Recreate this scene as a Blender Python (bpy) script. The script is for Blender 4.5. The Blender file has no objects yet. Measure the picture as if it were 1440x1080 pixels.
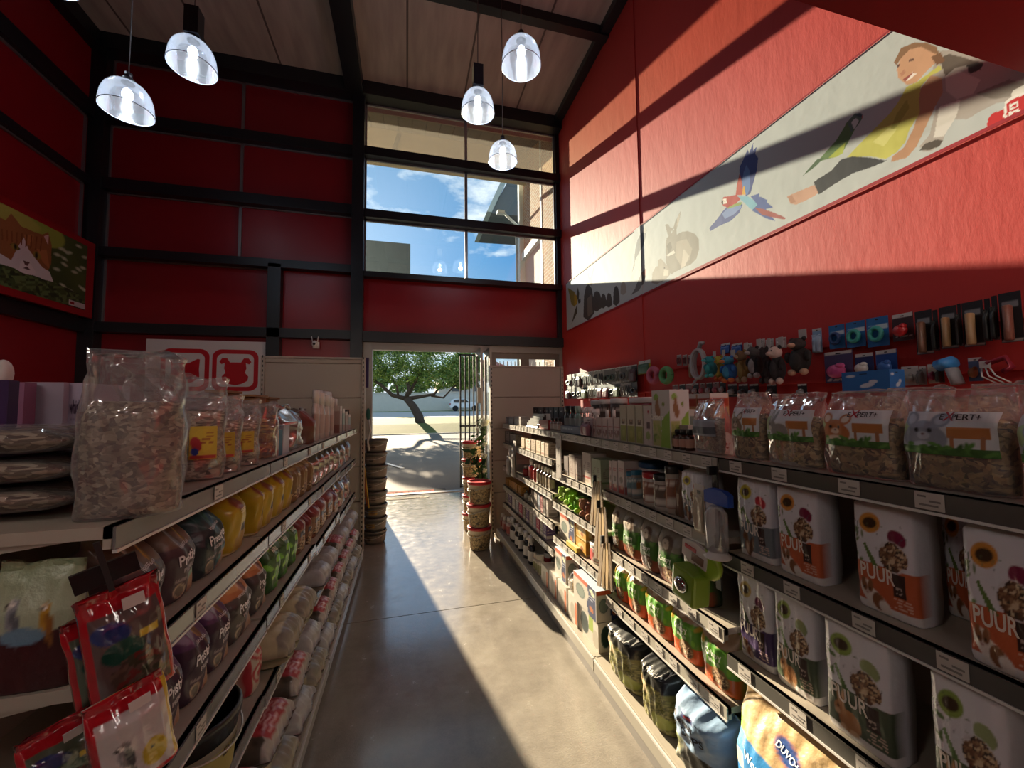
import bpy, bmesh, random
import numpy as np
from math import *
from mathutils import Vector, Matrix
random.seed(11)
RNG = np.random.RandomState(5)
S = bpy.context.scene
COL = S.collection
PI = pi
# ------------------------------------------------------------------ camera (metres; x across the aisle, y to the street, z up)
FPX, YAW, PIT, ROL, EYE = 559.4, .25835, .05753, -.01151, 1.55
_f = np.array([sin(YAW)*cos(PIT), cos(YAW)*cos(PIT), sin(PIT)])
_r = np.array([cos(YAW), -sin(YAW), 0]); _u = np.cross(_r, _f)
CR, CU, CF = cos(ROL)*_r+sin(ROL)*_u, -sin(ROL)*_r+cos(ROL)*_u, _f
CC = np.array([0, 0, EYE])
def ray(x, y): return (x-720)*CR-(y-540)*CU+FPX*CF
def at(x, y, ax, val):
    """the point of the photograph's pixel on a world plane"""
    d = ray(x, y); return Vector(CC+d*((val-CC[ax])/d[ax]))
def solve(px, **k):
    """coordinate ('x' or 'y') at which a point with the other two known lies in pixel column px"""
    w = CR-(px-720)/FPX*CF
    if 'y' not in k: return -(k['x']*w[0]+(k['z']-EYE)*w[2])/w[1]
    return -(k['y']*w[1]+(k['z']-EYE)*w[2])/w[0]
def zat(py, x, y):
    w = CU-(540-py)/FPX*CF
    return EYE-(x*w[0]+y*w[1])/w[2]
cam = bpy.data.objects.new('camera', bpy.data.cameras.new('camera')); COL.objects.link(cam)
cam.data.sensor_fit = 'HORIZONTAL'; cam.data.sensor_width = 36; cam.data.lens = FPX/1440*36
cam.data.clip_start = .02; cam.data.clip_end = 500
m3 = Matrix(((CR[0], CU[0], -CF[0]), (CR[1], CU[1], -CF[1]), (CR[2], CU[2], -CF[2])))
cam.matrix_world = Matrix.Translation((0, 0, EYE)) @ m3.to_4x4()
S.camera = cam
S.view_settings.view_transform = 'Standard'; S.view_settings.look = 'None'
S.view_settings.gamma = 1; S.view_settings.use_curve_mapping = False
S.view_settings.exposure = 0.0
try:
    S.cycles.max_bounces = 8; S.cycles.transparent_max_bounces = 14; S.cycles.use_denoising = True
    S.cycles.sample_clamp_indirect = 6; S.cycles.caustics_reflective = False; S.cycles.caustics_refractive = False
except Exception: pass
# ------------------------------------------------------------------ colours and materials
def lin(c):
    if isinstance(c, str):
        c = c.lstrip('#'); c = [int(c[i:i+2], 16)/255 for i in (0, 2, 4)]
    return tuple((v/12.92 if v <= .04045 else ((v+.055)/1.055)**2.4) for v in c[:3])
MATS = {}
def newmat(name):
    m = bpy.data.materials.new(name); m.use_nodes = True
    nt = m.node_tree; p = nt.nodes['Principled BSDF']
    return m, nt, p
def N(nt, typ, **kw):
    n = nt.nodes.new('ShaderNode'+typ)
    for k, v in kw.items():
        if k.startswith('i_'):
            key = k[2:]; key = int(key) if key.isdigit() else key.replace('_', ' ')
            n.inputs[key].default_value = v
        else: setattr(n, k, v)
    return n
def bump(nt, p, hgt, strength=.3, dist=.01):
    b = N(nt, 'Bump', i_Strength=strength, i_Distance=dist)
    nt.links.new(hgt, b.inputs['Height']); nt.links.new(b.outputs[0], p.inputs['Normal'])
def coords(nt, scale=(1, 1, 1), kind='Object'):
    t = N(nt, 'TexCoord'); mp = N(nt, 'Mapping'); mp.inputs['Scale'].default_value = scale
    nt.links.new(t.outputs[kind], mp.inputs[0]); return mp.outputs[0]
def ramp(nt, fac, stops):
    r = N(nt, 'ValToRGB'); e = r.color_ramp.elements
    while len(e) < len(stops): e.new(.5)
    for i, (p, c) in enumerate(stops):
        e[i].position = p; e[i].color = (*lin(c), 1)
    nt.links.new(fac, r.inputs[0]); return r.outputs[0]
def mat(name, col='#808080', rough=.5, metal=0, spec=.5, bmp=0, bscale=60, mott=0, mscale=3, emit=None, estr=0, trans=0, coat=0, space='Object'):
    """plain procedural material: a colour, optional mottling and bump from noise"""
    if name in MATS: return MATS[name]
    m, nt, p = newmat(name); c = lin(col)
    p.inputs['Base Color'].default_value = (*c, 1); p.inputs['Roughness'].default_value = rough
    p.inputs['Metallic'].default_value = metal; p.inputs['Specular IOR Level'].default_value = spec
    p.inputs['Transmission Weight'].default_value = trans; p.inputs['Coat Weight'].default_value = coat
    if mott:
        n = N(nt, 'TexNoise', i_Scale=mscale, i_Detail=6.0); nt.links.new(coords(nt, kind=space), n.inputs['Vector'])
        mx = N(nt, 'Mix', data_type='RGBA'); mx.inputs['A'].default_value = (*[v*(1-mott) for v in c], 1)
        mx.inputs['B'].default_value = (*[min(1, v*(1+mott)) for v in c], 1)
        nt.links.new(n.outputs[0], mx.inputs['Factor']); nt.links.new(mx.outputs['Result'], p.inputs['Base Color'])
    if bmp:
        n2 = N(nt, 'TexNoise', i_Scale=bscale, i_Detail=4.0); nt.links.new(coords(nt, kind=space), n2.inputs['Vector'])
        bump(nt, p, n2.outputs[0], bmp)
    if emit:
        p.inputs['Emission Color'].default_value = (*lin(emit), 1); p.inputs['Emission Strength'].default_value = estr
    MATS[name] = m; return m
def attr_mat(name, rough=.4, spec=.5, bmp=.15, bscale=40, coat=0):
    """printed surface: the artwork is held per vertex"""
    m, nt, p = newmat(name)
    a = N(nt, 'Attribute', attribute_name='Col'); nt.links.new(a.outputs['Color'], p.inputs['Base Color'])
    p.inputs['Roughness'].default_value = rough; p.inputs['Specular IOR Level'].default_value = spec; p.inputs['Coat Weight'].default_value = coat
    n2 = N(nt, 'TexNoise', i_Scale=bscale, i_Detail=3.0); nt.links.new(coords(nt), n2.inputs['Vector'])
    bump(nt, p, n2.outputs[0], bmp)
    MATS[name] = m; return m
def clear_mat(name, tint='#ffffff', fac=.12, rough=.12, bmp=.3, bscale=30, haze=0):
    """thin clear plastic or glass: mostly transparent, partly glossy, a little milky"""
    m = bpy.data.materials.new(name); m.use_nodes = True; nt = m.node_tree; nt.nodes.clear()
    out = N(nt, 'OutputMaterial'); tr = N(nt, 'BsdfTransparent'); tr.inputs[0].default_value = (*lin(tint), 1)
    gl = N(nt, 'BsdfGlossy'); gl.inputs['Roughness'].default_value = rough; gl.inputs[0].default_value = (1, 1, 1, 1)
    lw = N(nt, 'LayerWeight', i_Blend=.35); ma = N(nt, 'MapRange'); ma.inputs['To Min'].default_value = fac*.5; ma.inputs['To Max'].default_value = min(1, fac*4)
    if bmp:
        n = N(nt, 'TexNoise', i_Scale=bscale, i_Detail=2.0); nt.links.new(coords(nt), n.inputs['Vector'])
        b = N(nt, 'Bump', i_Strength=bmp, i_Distance=.02); nt.links.new(n.outputs[0], b.inputs['Height'])
        nt.links.new(b.outputs[0], gl.inputs['Normal']); nt.links.new(b.outputs[0], lw.inputs['Normal'])
    nt.links.new(lw.outputs['Fresnel'], ma.inputs[0])
    mx = N(nt, 'MixShader'); nt.links.new(ma.outputs[0], mx.inputs[0]); nt.links.new(tr.outputs[0], mx.inputs[1]); nt.links.new(gl.outputs[0], mx.inputs[2])
    o = mx.outputs[0]
    if haze:
        df = N(nt, 'BsdfDiffuse'); df.inputs[0].default_value = (.8, .8, .82, 1); tl = N(nt, 'BsdfTranslucent'); tl.inputs[0].default_value = (.8, .8, .82, 1)
        ad = N(nt, 'MixShader', i_0=.5); nt.links.new(df.outputs[0], ad.inputs[1]); nt.links.new(tl.outputs[0], ad.inputs[2])
        m2 = N(nt, 'MixShader', i_0=haze); nt.links.new(o, m2.inputs[1]); nt.links.new(ad.outputs[0], m2.inputs[2]); o = m2.outputs[0]
    nt.links.new(o, out.inputs[0]); MATS[name] = m; return m
# ------------------------------------------------------------------ mesh building
def nz(x, y, seed=0, k=1.0, n=7):
    r = np.random.RandomState(seed); out = 0
    for i in range(n):
        a = r.uniform(0, 2*pi); f = k*r.uniform(.5, 1.6)
        out = out+np.sin(f*(x*cos(a)+y*sin(a))*2*pi+r.uniform(0, 6.3))
    return out/n**.5*.6
def ridge(x, y, seed=0, k=1.0, n=4):
    r = np.random.RandomState(seed); out = 0
    for i in range(n):
        a = r.uniform(0, pi); f = k*r.uniform(.4, 1.4)
        out = out+1-2*np.abs(np.sin(f*(x*cos(a)+y*sin(a))*pi+r.uniform(0, 6.3)+.5*np.sin(3*y+i)))
    return out/n
class MB:
    def __init__(s, smooth=False): s.v = []; s.f = []; s.mi = []; s.sm = []; s.c = []; s.mats = []; s.cur = 0; s.col = (.8, .8, .8); s.smooth = smooth; s.painted = False
    def m(s, mt):
        if mt not in s.mats: s.mats.append(mt)
        s.cur = s.mats.index(mt); return s
    def color(s, c): s.col = lin(c); s.painted = True; return s
    def add(s, vs, fs, cols=None, smooth=None):
        o = len(s.v); s.v.extend([tuple(map(float, p)) for p in vs])
        if cols is None: s.c.extend([s.col]*len(vs))
        else: s.c.extend([tuple(map(float, q)) for q in cols]); s.painted = True
        sm = s.smooth if smooth is None else smooth
        for f in fs: s.f.append(tuple(o+i for i in f)); s.mi.append(s.cur); s.sm.append(sm)
        return s
    def box(s, x0, x1, y0, y1, z0, z1, sm=False):
        if x0 > x1: x0, x1 = x1, x0
        if y0 > y1: y0, y1 = y1, y0
        if z0 > z1: z0, z1 = z1, z0
        return s.add([(x0, y0, z0), (x1, y0, z0), (x1, y1, z0), (x0, y1, z0), (x0, y0, z1), (x1, y0, z1), (x1, y1, z1), (x0, y1, z1)],
                     [(0, 3, 2, 1), (4, 5, 6, 7), (0, 1, 5, 4), (1, 2, 6, 5), (2, 3, 7, 6), (3, 0, 4, 7)], smooth=sm)
    def lathe(s, prof, n=20, c=(0, 0, 0), cap=True, sm=True, M=None):
        vs = []; fs = []
        for (r, z) in prof:
            for i in range(n):
                a = 2*pi*i/n; vs.append((r*cos(a), r*sin(a), z))
        for j in range(len(prof)-1):
            for i in range(n):
                i2 = (i+1) % n; fs.append((j*n+i, j*n+i2, (j+1)*n+i2, (j+1)*n+i))
        if cap: fs.append(tuple(range(n-1, -1, -1))); fs.append(tuple((len(prof)-1)*n+i for i in range(n)))
        if M is not None: vs = [M @ Vector(v) for v in vs]
        return s.add([(v[0]+c[0], v[1]+c[1], v[2]+c[2]) for v in vs], fs, smooth=sm)
    def cyl(s, r, z0, z1, n=16, c=(0, 0, 0), sm=True): return s.lathe([(r, z0), (r, z1)], n, c, sm=sm)
    def tube(s, pts, r, n=8, cap=True):
        pts = [Vector(p) for p in pts]; rs = r if hasattr(r, '__len__') else [r]*len(pts); vs = []; fs = []; prev = None
        for i, p in enumerate(pts):
            d = (pts[min(i+1, len(pts)-1)]-pts[max(i-1, 0)]).normalized()
            a = prev if prev is not None else (Vector((0, 0, 1)) if abs(d.z) < .9 else Vector((1, 0, 0)))
            u = (a-d*a.dot(d)).normalized(); w = d.cross(u); prev = u
            for k in range(n):
                t = 2*pi*k/n; vs.append(p+(u*cos(t)+w*sin(t))*rs[i])
        for i in range(len(pts)-1):
            for k in range(n): k2 = (k+1) % n; fs.append((i*n+k, i*n+k2, (i+1)*n+k2, (i+1)*n+k))
        if cap: fs.append(tuple(range(n-1, -1, -1))); fs.append(tuple((len(pts)-1)*n+k for k in range(n)))
        return s.add(vs, fs, smooth=True)
    def ell(s, c, r, n=14, M=None, k=8):
        vs = []; fs = []
        for j in range(k+1):
            t = pi*j/k
            for i in range(n): a = 2*pi*i/n; vs.append(Vector((r[0]*sin(t)*cos(a), r[1]*sin(t)*sin(a), r[2]*cos(t))))
        for j in range(k):
            for i in range(n): i2 = (i+1) % n; fs.append((j*n+i, (j+1)*n+i, (j+1)*n+i2, j*n+i2))
        if M is not None: vs = [M @ v for v in vs]
        return s.add([(v[0]+c[0], v[1]+c[1], v[2]+c[2]) for v in vs], fs, smooth=True)
    def prism(s, poly, fn, h0, h1):
        """poly: 2-d outline; fn(a,b,h) -> 3-d"""
        n = len(poly); vs = [fn(a, b, h0) for a, b in poly]+[fn(a, b, h1) for a, b in poly]
        return s.add(vs, [tuple(range(n)), tuple(range(2*n-1, n-1, -1))]+[(i, i+n, (i+1) % n+n, (i+1) % n) for i in range(n)], smooth=False)
    def mesh(s, name='mesh', bev=0):
        me = bpy.data.meshes.new(name); me.from_pydata(s.v, [], s.f)
        for mt in s.mats: me.materials.append(mt)
        me.polygons.foreach_set('material_index', s.mi); me.polygons.foreach_set('use_smooth', s.sm)
        if s.painted:
            a = me.color_attributes.new('Col', 'FLOAT_COLOR', 'POINT')
            a.data.foreach_set('color', np.hstack([np.array(s.c, dtype=np.float32), np.ones((len(s.c), 1), np.float32)]).ravel())
        me.update()
        bm = bmesh.new(); bm.from_mesh(me)
        if bev: bmesh.ops.bevel(bm, geom=[e for e in bm.edges if len(e.link_faces) == 2 and e.calc_face_angle(0) > .7], offset=bev, segments=2, profile=.6, affect='EDGES')
        bmesh.ops.recalc_face_normals(bm, faces=bm.faces); bm.to_mesh(me); bm.free(); return me
    def build(s, name, parent=None, loc=(0, 0, 0), rot=(0, 0, 0), bev=0):
        return link(name, s.mesh(name, bev), parent, loc, rot)
def link(name, data, parent=None, loc=(0, 0, 0), rot=(0, 0, 0)):
    o = bpy.data.objects.new(name, data); COL.objects.link(o); o.location = loc; o.rotation_euler = rot
    if parent is not None: o.parent = parent
    return o
def tag(o, label, cat, group=None, kind=None):
    o['label'] = label; o['category'] = cat
    if group: o['group'] = group
    if kind: o['kind'] = kind
    return o
def thing(name, label, cat, loc=(0, 0, 0), rz=0, group=None):
    return tag(link(name, None, None, loc, (0, 0, rz)), label, cat, group)
def struct(name, mb, bev=0):
    o = mb.build(name, bev=bev); o['kind'] = 'structure'; return o
def dup(root):
    r = root.copy(); COL.objects.link(r)
    for ch in list(root.children):
        c = ch.copy(); COL.objects.link(c); c.parent = r
        for g in list(ch.children):
            d = g.copy(); COL.objects.link(d); d.parent = c
    return r
_TXT = {}
def text_mesh(t, w=1.0):
    """outline of a word as flat faces, 1 unit tall capitals, centred on x"""
    if t not in _TXT:
        cu = bpy.data.curves.new('t', 'FONT'); cu.body = t; cu.align_x = 'CENTER'; cu.size = 1.4; cu.resolution_u = 3; cu.offset = .03
        o = bpy.data.objects.new('t', cu); COL.objects.link(o); dg = bpy.context.evaluated_depsgraph_get(); dg.update()
        me = bpy.data.meshes.new_from_object(o.evaluated_get(dg))
        bm = bmesh.new(); bm.from_mesh(me); bmesh.ops.triangulate(bm, faces=bm.faces); bm.to_mesh(me); bm.free()
        _TXT[t] = ([tuple(v.co) for v in me.vertices], [tuple(p.vertices) for p in me.polygons])
        bpy.data.objects.remove(o); bpy.data.curves.remove(cu); bpy.data.meshes.remove(me)
    return _TXT[t]
def put_text(mb, t, size, fn, x=0, y=0, rot=0, col=None, sx=1):
    """fn(x,y) -> 3-d point on the surface carrying the lettering"""
    vs, fs = text_mesh(t)
    ca, sa = cos(rot), sin(rot)
    P = [fn(x+size*(vx*sx*ca-vy*sa), y+size*(vx*sx*sa+vy*ca)) for vx, vy, _ in vs]
    if col is not None: mb.add(P, fs, [lin(col)]*len(P), smooth=False)
    else: mb.add(P, fs, smooth=False)
# ------------------------------------------------------------------ artwork on printed surfaces
def inpoly(x, y, pts):
    ins = np.zeros(x.shape, bool); n = len(pts)
    for i in range(n):
        x0, y0 = pts[i]; x1, y1 = pts[(i+1) % n]
        if y0 == y1: continue
        c = ((y0 > y) != (y1 > y)) & (x < (x1-x0)*(y-y0)/(y1-y0)+x0); ins ^= c
    return ins
def hsh(i, j, s=0):
    v = np.sin(i*127.1+j*311.7+s*74.7)*43758.5453; return v-np.floor(v)
def paint(spec, x, y, soft=.03):
    col = np.tile(np.array(lin(spec[0])), (x.size, 1)); x = x.ravel(); y = y.ravel()
    for s in spec[1:]:
        k = s[0]
        if k == 'e':
            _, cx, cy, rx, ry, rot, c = s; ca, sa = cos(radians(rot)), sin(radians(rot))
            dx, dy = x-cx, y-cy; d = np.sqrt(((dx*ca+dy*sa)/rx)**2+((-dx*sa+dy*ca)/ry)**2)
            a = np.clip((1-d)*min(rx, ry)/soft+.5, 0, 1)
        elif k == 'r': _, x0, x1, y0, y1, c = s; a = ((x > x0) & (x < x1) & (y > y0) & (y < y1)).astype(float)
        elif k == 'p': _, pts, c = s; a = inpoly(x, y, pts).astype(float)
        elif k == 's':  # heap of chips
            _, cx, cy, rx, ry, cs, cell = s; d = ((x-cx)/rx)**2+((y-cy)/ry)**2+.25*nz(x, y, 3, 2.5)
            i = np.floor((x+.4*y)/cell+.6*nz(x, y, 1, 1.2/cell*.3)); j = np.floor((y-.3*x)/cell*1.6); h = hsh(i, j)
            cc = np.array([lin(q) for q in cs])[np.minimum((h*len(cs)).astype(int), len(cs)-1)]
            a = (d < 1).astype(float)[:, None]; col = col*(1-a)+cc*a; continue
        elif k == 'n': _, amt, kk, c = s; a = np.clip(nz(x, y, 9, kk)*.5+.3, 0, 1)*amt
        elif k == 'g':  # vertical blend between two heights
            _, y0, y1, c = s; a = np.clip((y-y0)/(y1-y0), 0, 1)
        elif k == 't':  # rows of fine print
            _, x0, x1, y0, y1, c, pitch = s
            a = ((x > x0) & (x < x1) & (y > y0) & (y < y1) & ((y/pitch) % 1 < .5) & (hsh(np.floor(x/pitch*1.3), np.floor(y/pitch)) > .25)).astype(float)*.8
        col = col*(1-a[:, None])+np.array(lin(c))*a[:, None]
    return col
# ================================================================== THE ROOM
D, XR, XL, ZC, YB = 7.474, 3.03, -4.78, 7.45, -6.0
def wall_red(name, col, rough):
    m, nt, p = newmat(name); c = coords(nt)
    n = N(nt, 'TexNoise', i_Scale=1.3, i_Detail=6.0, i_Roughness=.6); nt.links.new(c, n.inputs['Vector'])
    n2 = N(nt, 'TexNoise', i_Scale=7.0, i_Detail=8.0, i_Roughness=.65); nt.links.new(coords(nt, (1, 1, .35)), n2.inputs['Vector'])
    a = lin(col)
    mx = N(nt, 'Mix', data_type='RGBA'); mx.inputs['A'].default_value = (*[v*.86 for v in a], 1); mx.inputs['B'].default_value = (*[min(1, v*1.12) for v in a], 1)
    nt.links.new(n.outputs[0], mx.inputs['Factor']); nt.links.new(mx.outputs['Result'], p.inputs['Base Color'])
    p.inputs['Roughness'].default_value = rough; p.inputs['Specular IOR Level'].default_value = .5; bump(nt, p, n2.outputs[0], .18, .02); MATS[name] = m; return m
RED = wall_red('red plaster', '#bb302a', .6)
PANELRED = mat('red panel', '#86101a', .35, bmp=.03, bscale=8, mott=.08)
BLACK = mat('black steel', '#17191c', .38, bmp=.05, bscale=30)
SILVER = mat('aluminium bead', '#8d8a88', .35, metal=.7)
ALU = mat('satin aluminium', '#a9a7a2', .35, metal=.5)
def concrete():
    m, nt, p = newmat('polished concrete'); c = coords(nt)
    n1 = N(nt, 'TexNoise', i_Scale=1.1, i_Detail=8.0, i_Roughness=.62); n2 = N(nt, 'TexNoise', i_Scale=9.0, i_Detail=8.0, i_Roughness=.7); n3 = N(nt, 'TexNoise', i_Scale=120.0, i_Detail=3.0)
    for n in (n1, n2, n3): nt.links.new(c, n.inputs['Vector'])
    ad = N(nt, 'Math', operation='MULTIPLY_ADD', i_1=.55, i_2=0.0); nt.links.new(n1.outputs[0], ad.inputs[0])
    a2 = N(nt, 'Math', operation='MULTIPLY_ADD', i_1=.33); nt.links.new(n2.outputs[0], a2.inputs[0]); nt.links.new(ad.outputs[0], a2.inputs[2])
    a3 = N(nt, 'Math', operation='MULTIPLY_ADD', i_1=.12); nt.links.new(n3.outputs[0], a3.inputs[0]); nt.links.new(a2.outputs[0], a3.inputs[2])
    nt.links.new(ramp(nt, a3.outputs[0], [(.3, '#7d7870'), (.45, '#938d83'), (.56, '#a09a8e'), (.72, '#aea89b')]), p.inputs['Base Color']); p.inputs['Specular IOR Level'].default_value = .9; p.inputs['Coat Weight'].default_value = .7; p.inputs['Coat Roughness'].default_value = .12
    r = N(nt, 'MapRange', i_1=.35, i_2=.7, i_3=.12, i_4=.3); nt.links.new(n2.outputs[0], r.inputs[0]); nt.links.new(r.outputs[0], p.inputs['Roughness'])
    bump(nt, p, a3.outputs[0], .35, .012); MATS['concrete'] = m; return m
CONC = concrete()
b = MB().m(CONC)
joint = mat('saw cut joint', '#14120f', .9)
ys = [YB, .35, 3.18, 6.0, D+.05]
for i in range(4):
    b.box(XL-.2, XR+.2, ys[i]+.004, ys[i+1]-.004, -.12, 0)
b.m(joint).box(XL-.2, XR+.2, YB, D+.05, -.12, -.006)
struct('floor', b)
# right wall with the joint strip, left wall, rear wall
b = MB().m(RED); b.box(XR, XR+.25, YB, D+.3, -.1, ZC+.2); b.box(XR-.012, XR+.01, 4.60, 4.72, 0, ZC); struct('wall_right', b)
b = MB().m(PANELRED); b.box(XL-.2, XL, YB, D+.3, -.1, ZC+.2); struct('wall_left', b)
b = MB().m(mat('rear plaster', '#cfc8c0', .7)); b.box(XL, XR, YB-.2, YB, -.1, ZC+.2); struct('wall_rear', b)
# window wall: panels left of the column, band above the door
b = MB().m(PANELRED); b.box(XL, -.87, D+.06, D+.22, -.1, ZC+.2); b.box(-.87, XR, D+.06, D+.22, 2.75, 3.94); b.box(-.87, XR, D+.06, D+.22, 7.2, ZC+.2); struct('wall_street', b)
b = MB().m(mat('outer plaster', '#b8ab98', .9, bmp=.2)); b.box(XL, -.87, D+.22, D+.25, -.1, ZC+.2); b.box(-.87, XR, D+.22, D+.25, 2.75, 3.94); b.box(-.87, XR, D+.22, D+.25, 7.2, ZC+.2); struct('wall_facade', b)  # unseen outer skin, added so the red panels do not tint sign and soffit
def ceil_mat():
    m, nt, p = newmat('ceiling boards'); c = coords(nt, (1, 1, 1))
    n = N(nt, 'TexNoise', i_Scale=2.0, i_Detail=5.0); nt.links.new(coords(nt, (3, .5, 1)), n.inputs['Vector'])
    w = N(nt, 'TexWave', i_Scale=.3, wave_type='BANDS', bands_direction='X', wave_profile='SAW'); nt.links.new(c, w.inputs['Vector'])
    base = ramp(nt, n.outputs[0], [(.3, '#9c8f82'), (.7, '#b8ab9c')])
    gt = N(nt, 'Math', operation='GREATER_THAN', i_1=.97); nt.links.new(w.outputs['Fac'], gt.inputs[0])
    mx = N(nt, 'Mix', data_type='RGBA'); mx.inputs['B'].default_value = (*lin('#5a5048'), 1); nt.links.new(base, mx.inputs['A']); nt.links.new(gt.outputs[0], mx.inputs['Factor'])
    nt.links.new(mx.outputs['Result'], p.inputs['Base Color']); p.inputs['Roughness'].default_value = .6; return m
b = MB().m(ceil_mat()); b.box(XL-.2, XR+.25, YB-.2, D+.3, ZC, ZC+.2); struct('ceiling', b)
# black steelwork
k = 0
def trim(*bx, m=BLACK, bev=.004):
    global k; k += 1
    b = MB().m(m)
    for q in bx: b.box(*q)
    return struct('trim_%d' % k, b, bev)
F0 = D-.10
trim((-.96, -.76, D-.14, D+.06, 0, ZC))                                       # main column
trim((XL, -4.58, D-.12, D+.06, 0, ZC))                                        # corner column
trim((-2.27, -2.07, D-.10, D+.06, 0, 4.02))                                   # short column
trim((2.945, XR, D-.04, D+.06, 2.73, 7.3))                                    # jamb in the corner
trim((XL, -.96, F0, D+.06, 6.11, 6.28)); trim((XL, -.96, F0, D+.06, 5.01, 5.19)); trim((XL, -.96, F0, D+.06, 3.95, 4.09)); trim((XL, -.96, F0, D+.06, 2.76, 2.92))
trim((-.76, XR, F0, D+.06, 2.73, 2.915)); trim((-.76, XR, F0, D+.06, 3.90, 4.0))
trim((-.76, XR, F0, D+.06, 6.15, 6.31)); trim((-.76, XR, F0, D+.06, 4.99, 5.14))
trim((XL, XR, D-.22, D+.06, 7.2, ZC))                                         # head beam
trim((-1.07, -.78, YB, D-.2, 7.2, ZC)); trim((2.88, XR, YB, D-.2, 7.33, ZC)); trim((XL, XL+.16, YB, D-.2, 7.2, ZC))   # rafters
for y in (5.35, 3.2, 1.05, -1.1): trim((XL, XR, y-.07, y+.07, 7.3, ZC))       # purlins
trim((XL, XL+.09, 4.2, D-.1, 6.08, 6.32)); trim((XL, XL+.09, 5.9, D-.1, 5.02, 5.14)); trim((XL, XL+.09, 4.2, D-.1, 2.74, 2.94))
# aluminium beads round the panels
def beads(x0, x1, z0, z1, w=.022):
    y0, y1 = D+.03, D+.065
    return [(x0, x1, y0, y1, z0, z0+w), (x0, x1, y0, y1, z1-w, z1), (x0, x0+w, y0, y1, z0, z1), (x1-w, x1, y0, y1, z0, z1)]
for x0, x1 in ((-4.58, -2.74), (-2.74, -.96)):
    for z0, z1 in ((6.28, 7.2), (5.19, 6.11), (4.09, 5.01)): trim(*beads(x0, x1, z0, z1), m=SILVER, bev=0)
trim(*beads(-4.58, -2.27, 2.92, 3.95), m=SILVER, bev=0)
lw = lambda y0, y1, z0, z1, w=.025: [(XL, XL+.03, y0, y1, z0, z0+w), (XL, XL+.03, y0, y1, z1-w, z1), (XL, XL+.03, y0, y0+w, z0, z1), (XL, XL+.03, y1-w, y1, z0, z1)]
trim(*lw(4.3, 7.3, 5.14, 6.08), m=SILVER, bev=0); trim(*lw(4.3, 7.3, 2.94, 5.02), m=SILVER, bev=0)
# high windows
GLASS = clear_mat('window glass', '#eef4f6', .10, .02, 0)
GLASS_D = clear_mat('dusty window glass', '#e6e3d6', .12, .1, .2, 90, haze=.05)
wi = 0
for r, (z0, z1) in enumerate(((6.31, 7.2), (5.14, 6.15), (4.0, 4.99))):
    for x0, x1 in ((-.76, 1.10), (1.10, 2.945)):
        wi += 1; b = MB().m(SILVER if r else ALU)
        for q in beads(x0, x1, z0, z1, .028): b.box(*q)
        w = struct('window_%d' % wi, b); MB().m(GLASS_D if r == 0 else GLASS).box(x0+.01, x1-.01, D+.045, D+.05, z0+.01, z1-.01).build('glass', w)
# mezzanine above the camera
b = MB().m(mat('mezzanine paint', '#7d1216', .6, bmp=.05)); b.box(XL, XR, YB, 1.15, 3.15, 3.5); o = b.build('ceiling_mezzanine'); o['kind'] = 'structure'
# shop front: door frame, folded glass doors, slatted side lights
FR = mat('door aluminium', '#8b8680', .4, metal=.4)
b = MB().m(FR); b.box(-.76, -.60, D-.03, D+.10, 0, 2.73); b.box(-.60, XR, D-.03, D+.10, 2.60, 2.73); b.m(mat('door post grey', '#55595b', .5)); b.box(-.72, -.605, D+.10, D+.2, 0, 2.7); b.m(FR); b.box(1.50, 1.57, D-.03, D+.10, 0, 2.62); b.box(2.96, XR, D-.03, D+.1, 0, 2.62); b.box(-.6, 1.5, D-.02, D+.12, -.03, .012)
struct('trim_door_frame', b, .004)
LEAF = mat('folding door frame', '#6f675f', .4, metal=.3)
for i, (x0, x1) in enumerate(((1.57, 2.24), (2.24, 2.96))):
    b = MB().m(LEAF)
    for q in ((x0, x1, D, D+.06, 2.49, 2.6), (x0, x1, D, D+.06, 0, .2), (x0, x0+.09, D, D+.06, .2, 2.49), (x1-.09, x1, D, D+.06, .2, 2.49), (x0, x1, D, D+.06, 1.0, 1.08)): b.box(*q)
    w = struct('window_%d' % (7+i), b, .003); MB().m(GLASS).box(x0+.08, x1-.08, D+.028, D+.033, .19, 2.5).build('glass', w)
    g = MB().m(BLACK)
    for j in range(7): g.box(x0+.11+j*.077, x0+.125+j*.077, D+.12, D+.135, .05, 2.45)
    g.build('burglar_bar', w)
# folded leaf at the right jamb
b = MB().m(FR)
for q in ((1.26, 1.30, D-.55, D-.5, 0, 2.62), (1.26, 1.30, D-.08, D-.03, 0, 2.62), (1.26, 1.30, D-.5, D-.08, 2.5, 2.62), (1.26, 1.30, D-.5, D-.08, 0, .2)): b.box(*q)
for q in ((1.42, 1.46, D-.55, D-.5, 0, 2.62), (1.42, 1.46, D-.08, D-.03, 0, 2.62), (1.42, 1.46, D-.5, D-.08, 2.5, 2.62), (1.42, 1.46, D-.5, D-.08, 0, .2)): b.box(*q)
o = struct('door_1', b, .003); MB().m(GLASS).box(1.275, 1.285, D-.5, D-.08, .2, 2.5).build('glass', o); MB().m(GLASS).box(1.435, 1.445, D-.5, D-.08, .2, 2.5).build('glass', o)
MB().m(mat('lock box', '#7b756d', .4, metal=.4)).box(1.20, 1.26, D-.56, D-.40, 1.62, 1.9).build('lock_box', o)
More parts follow.
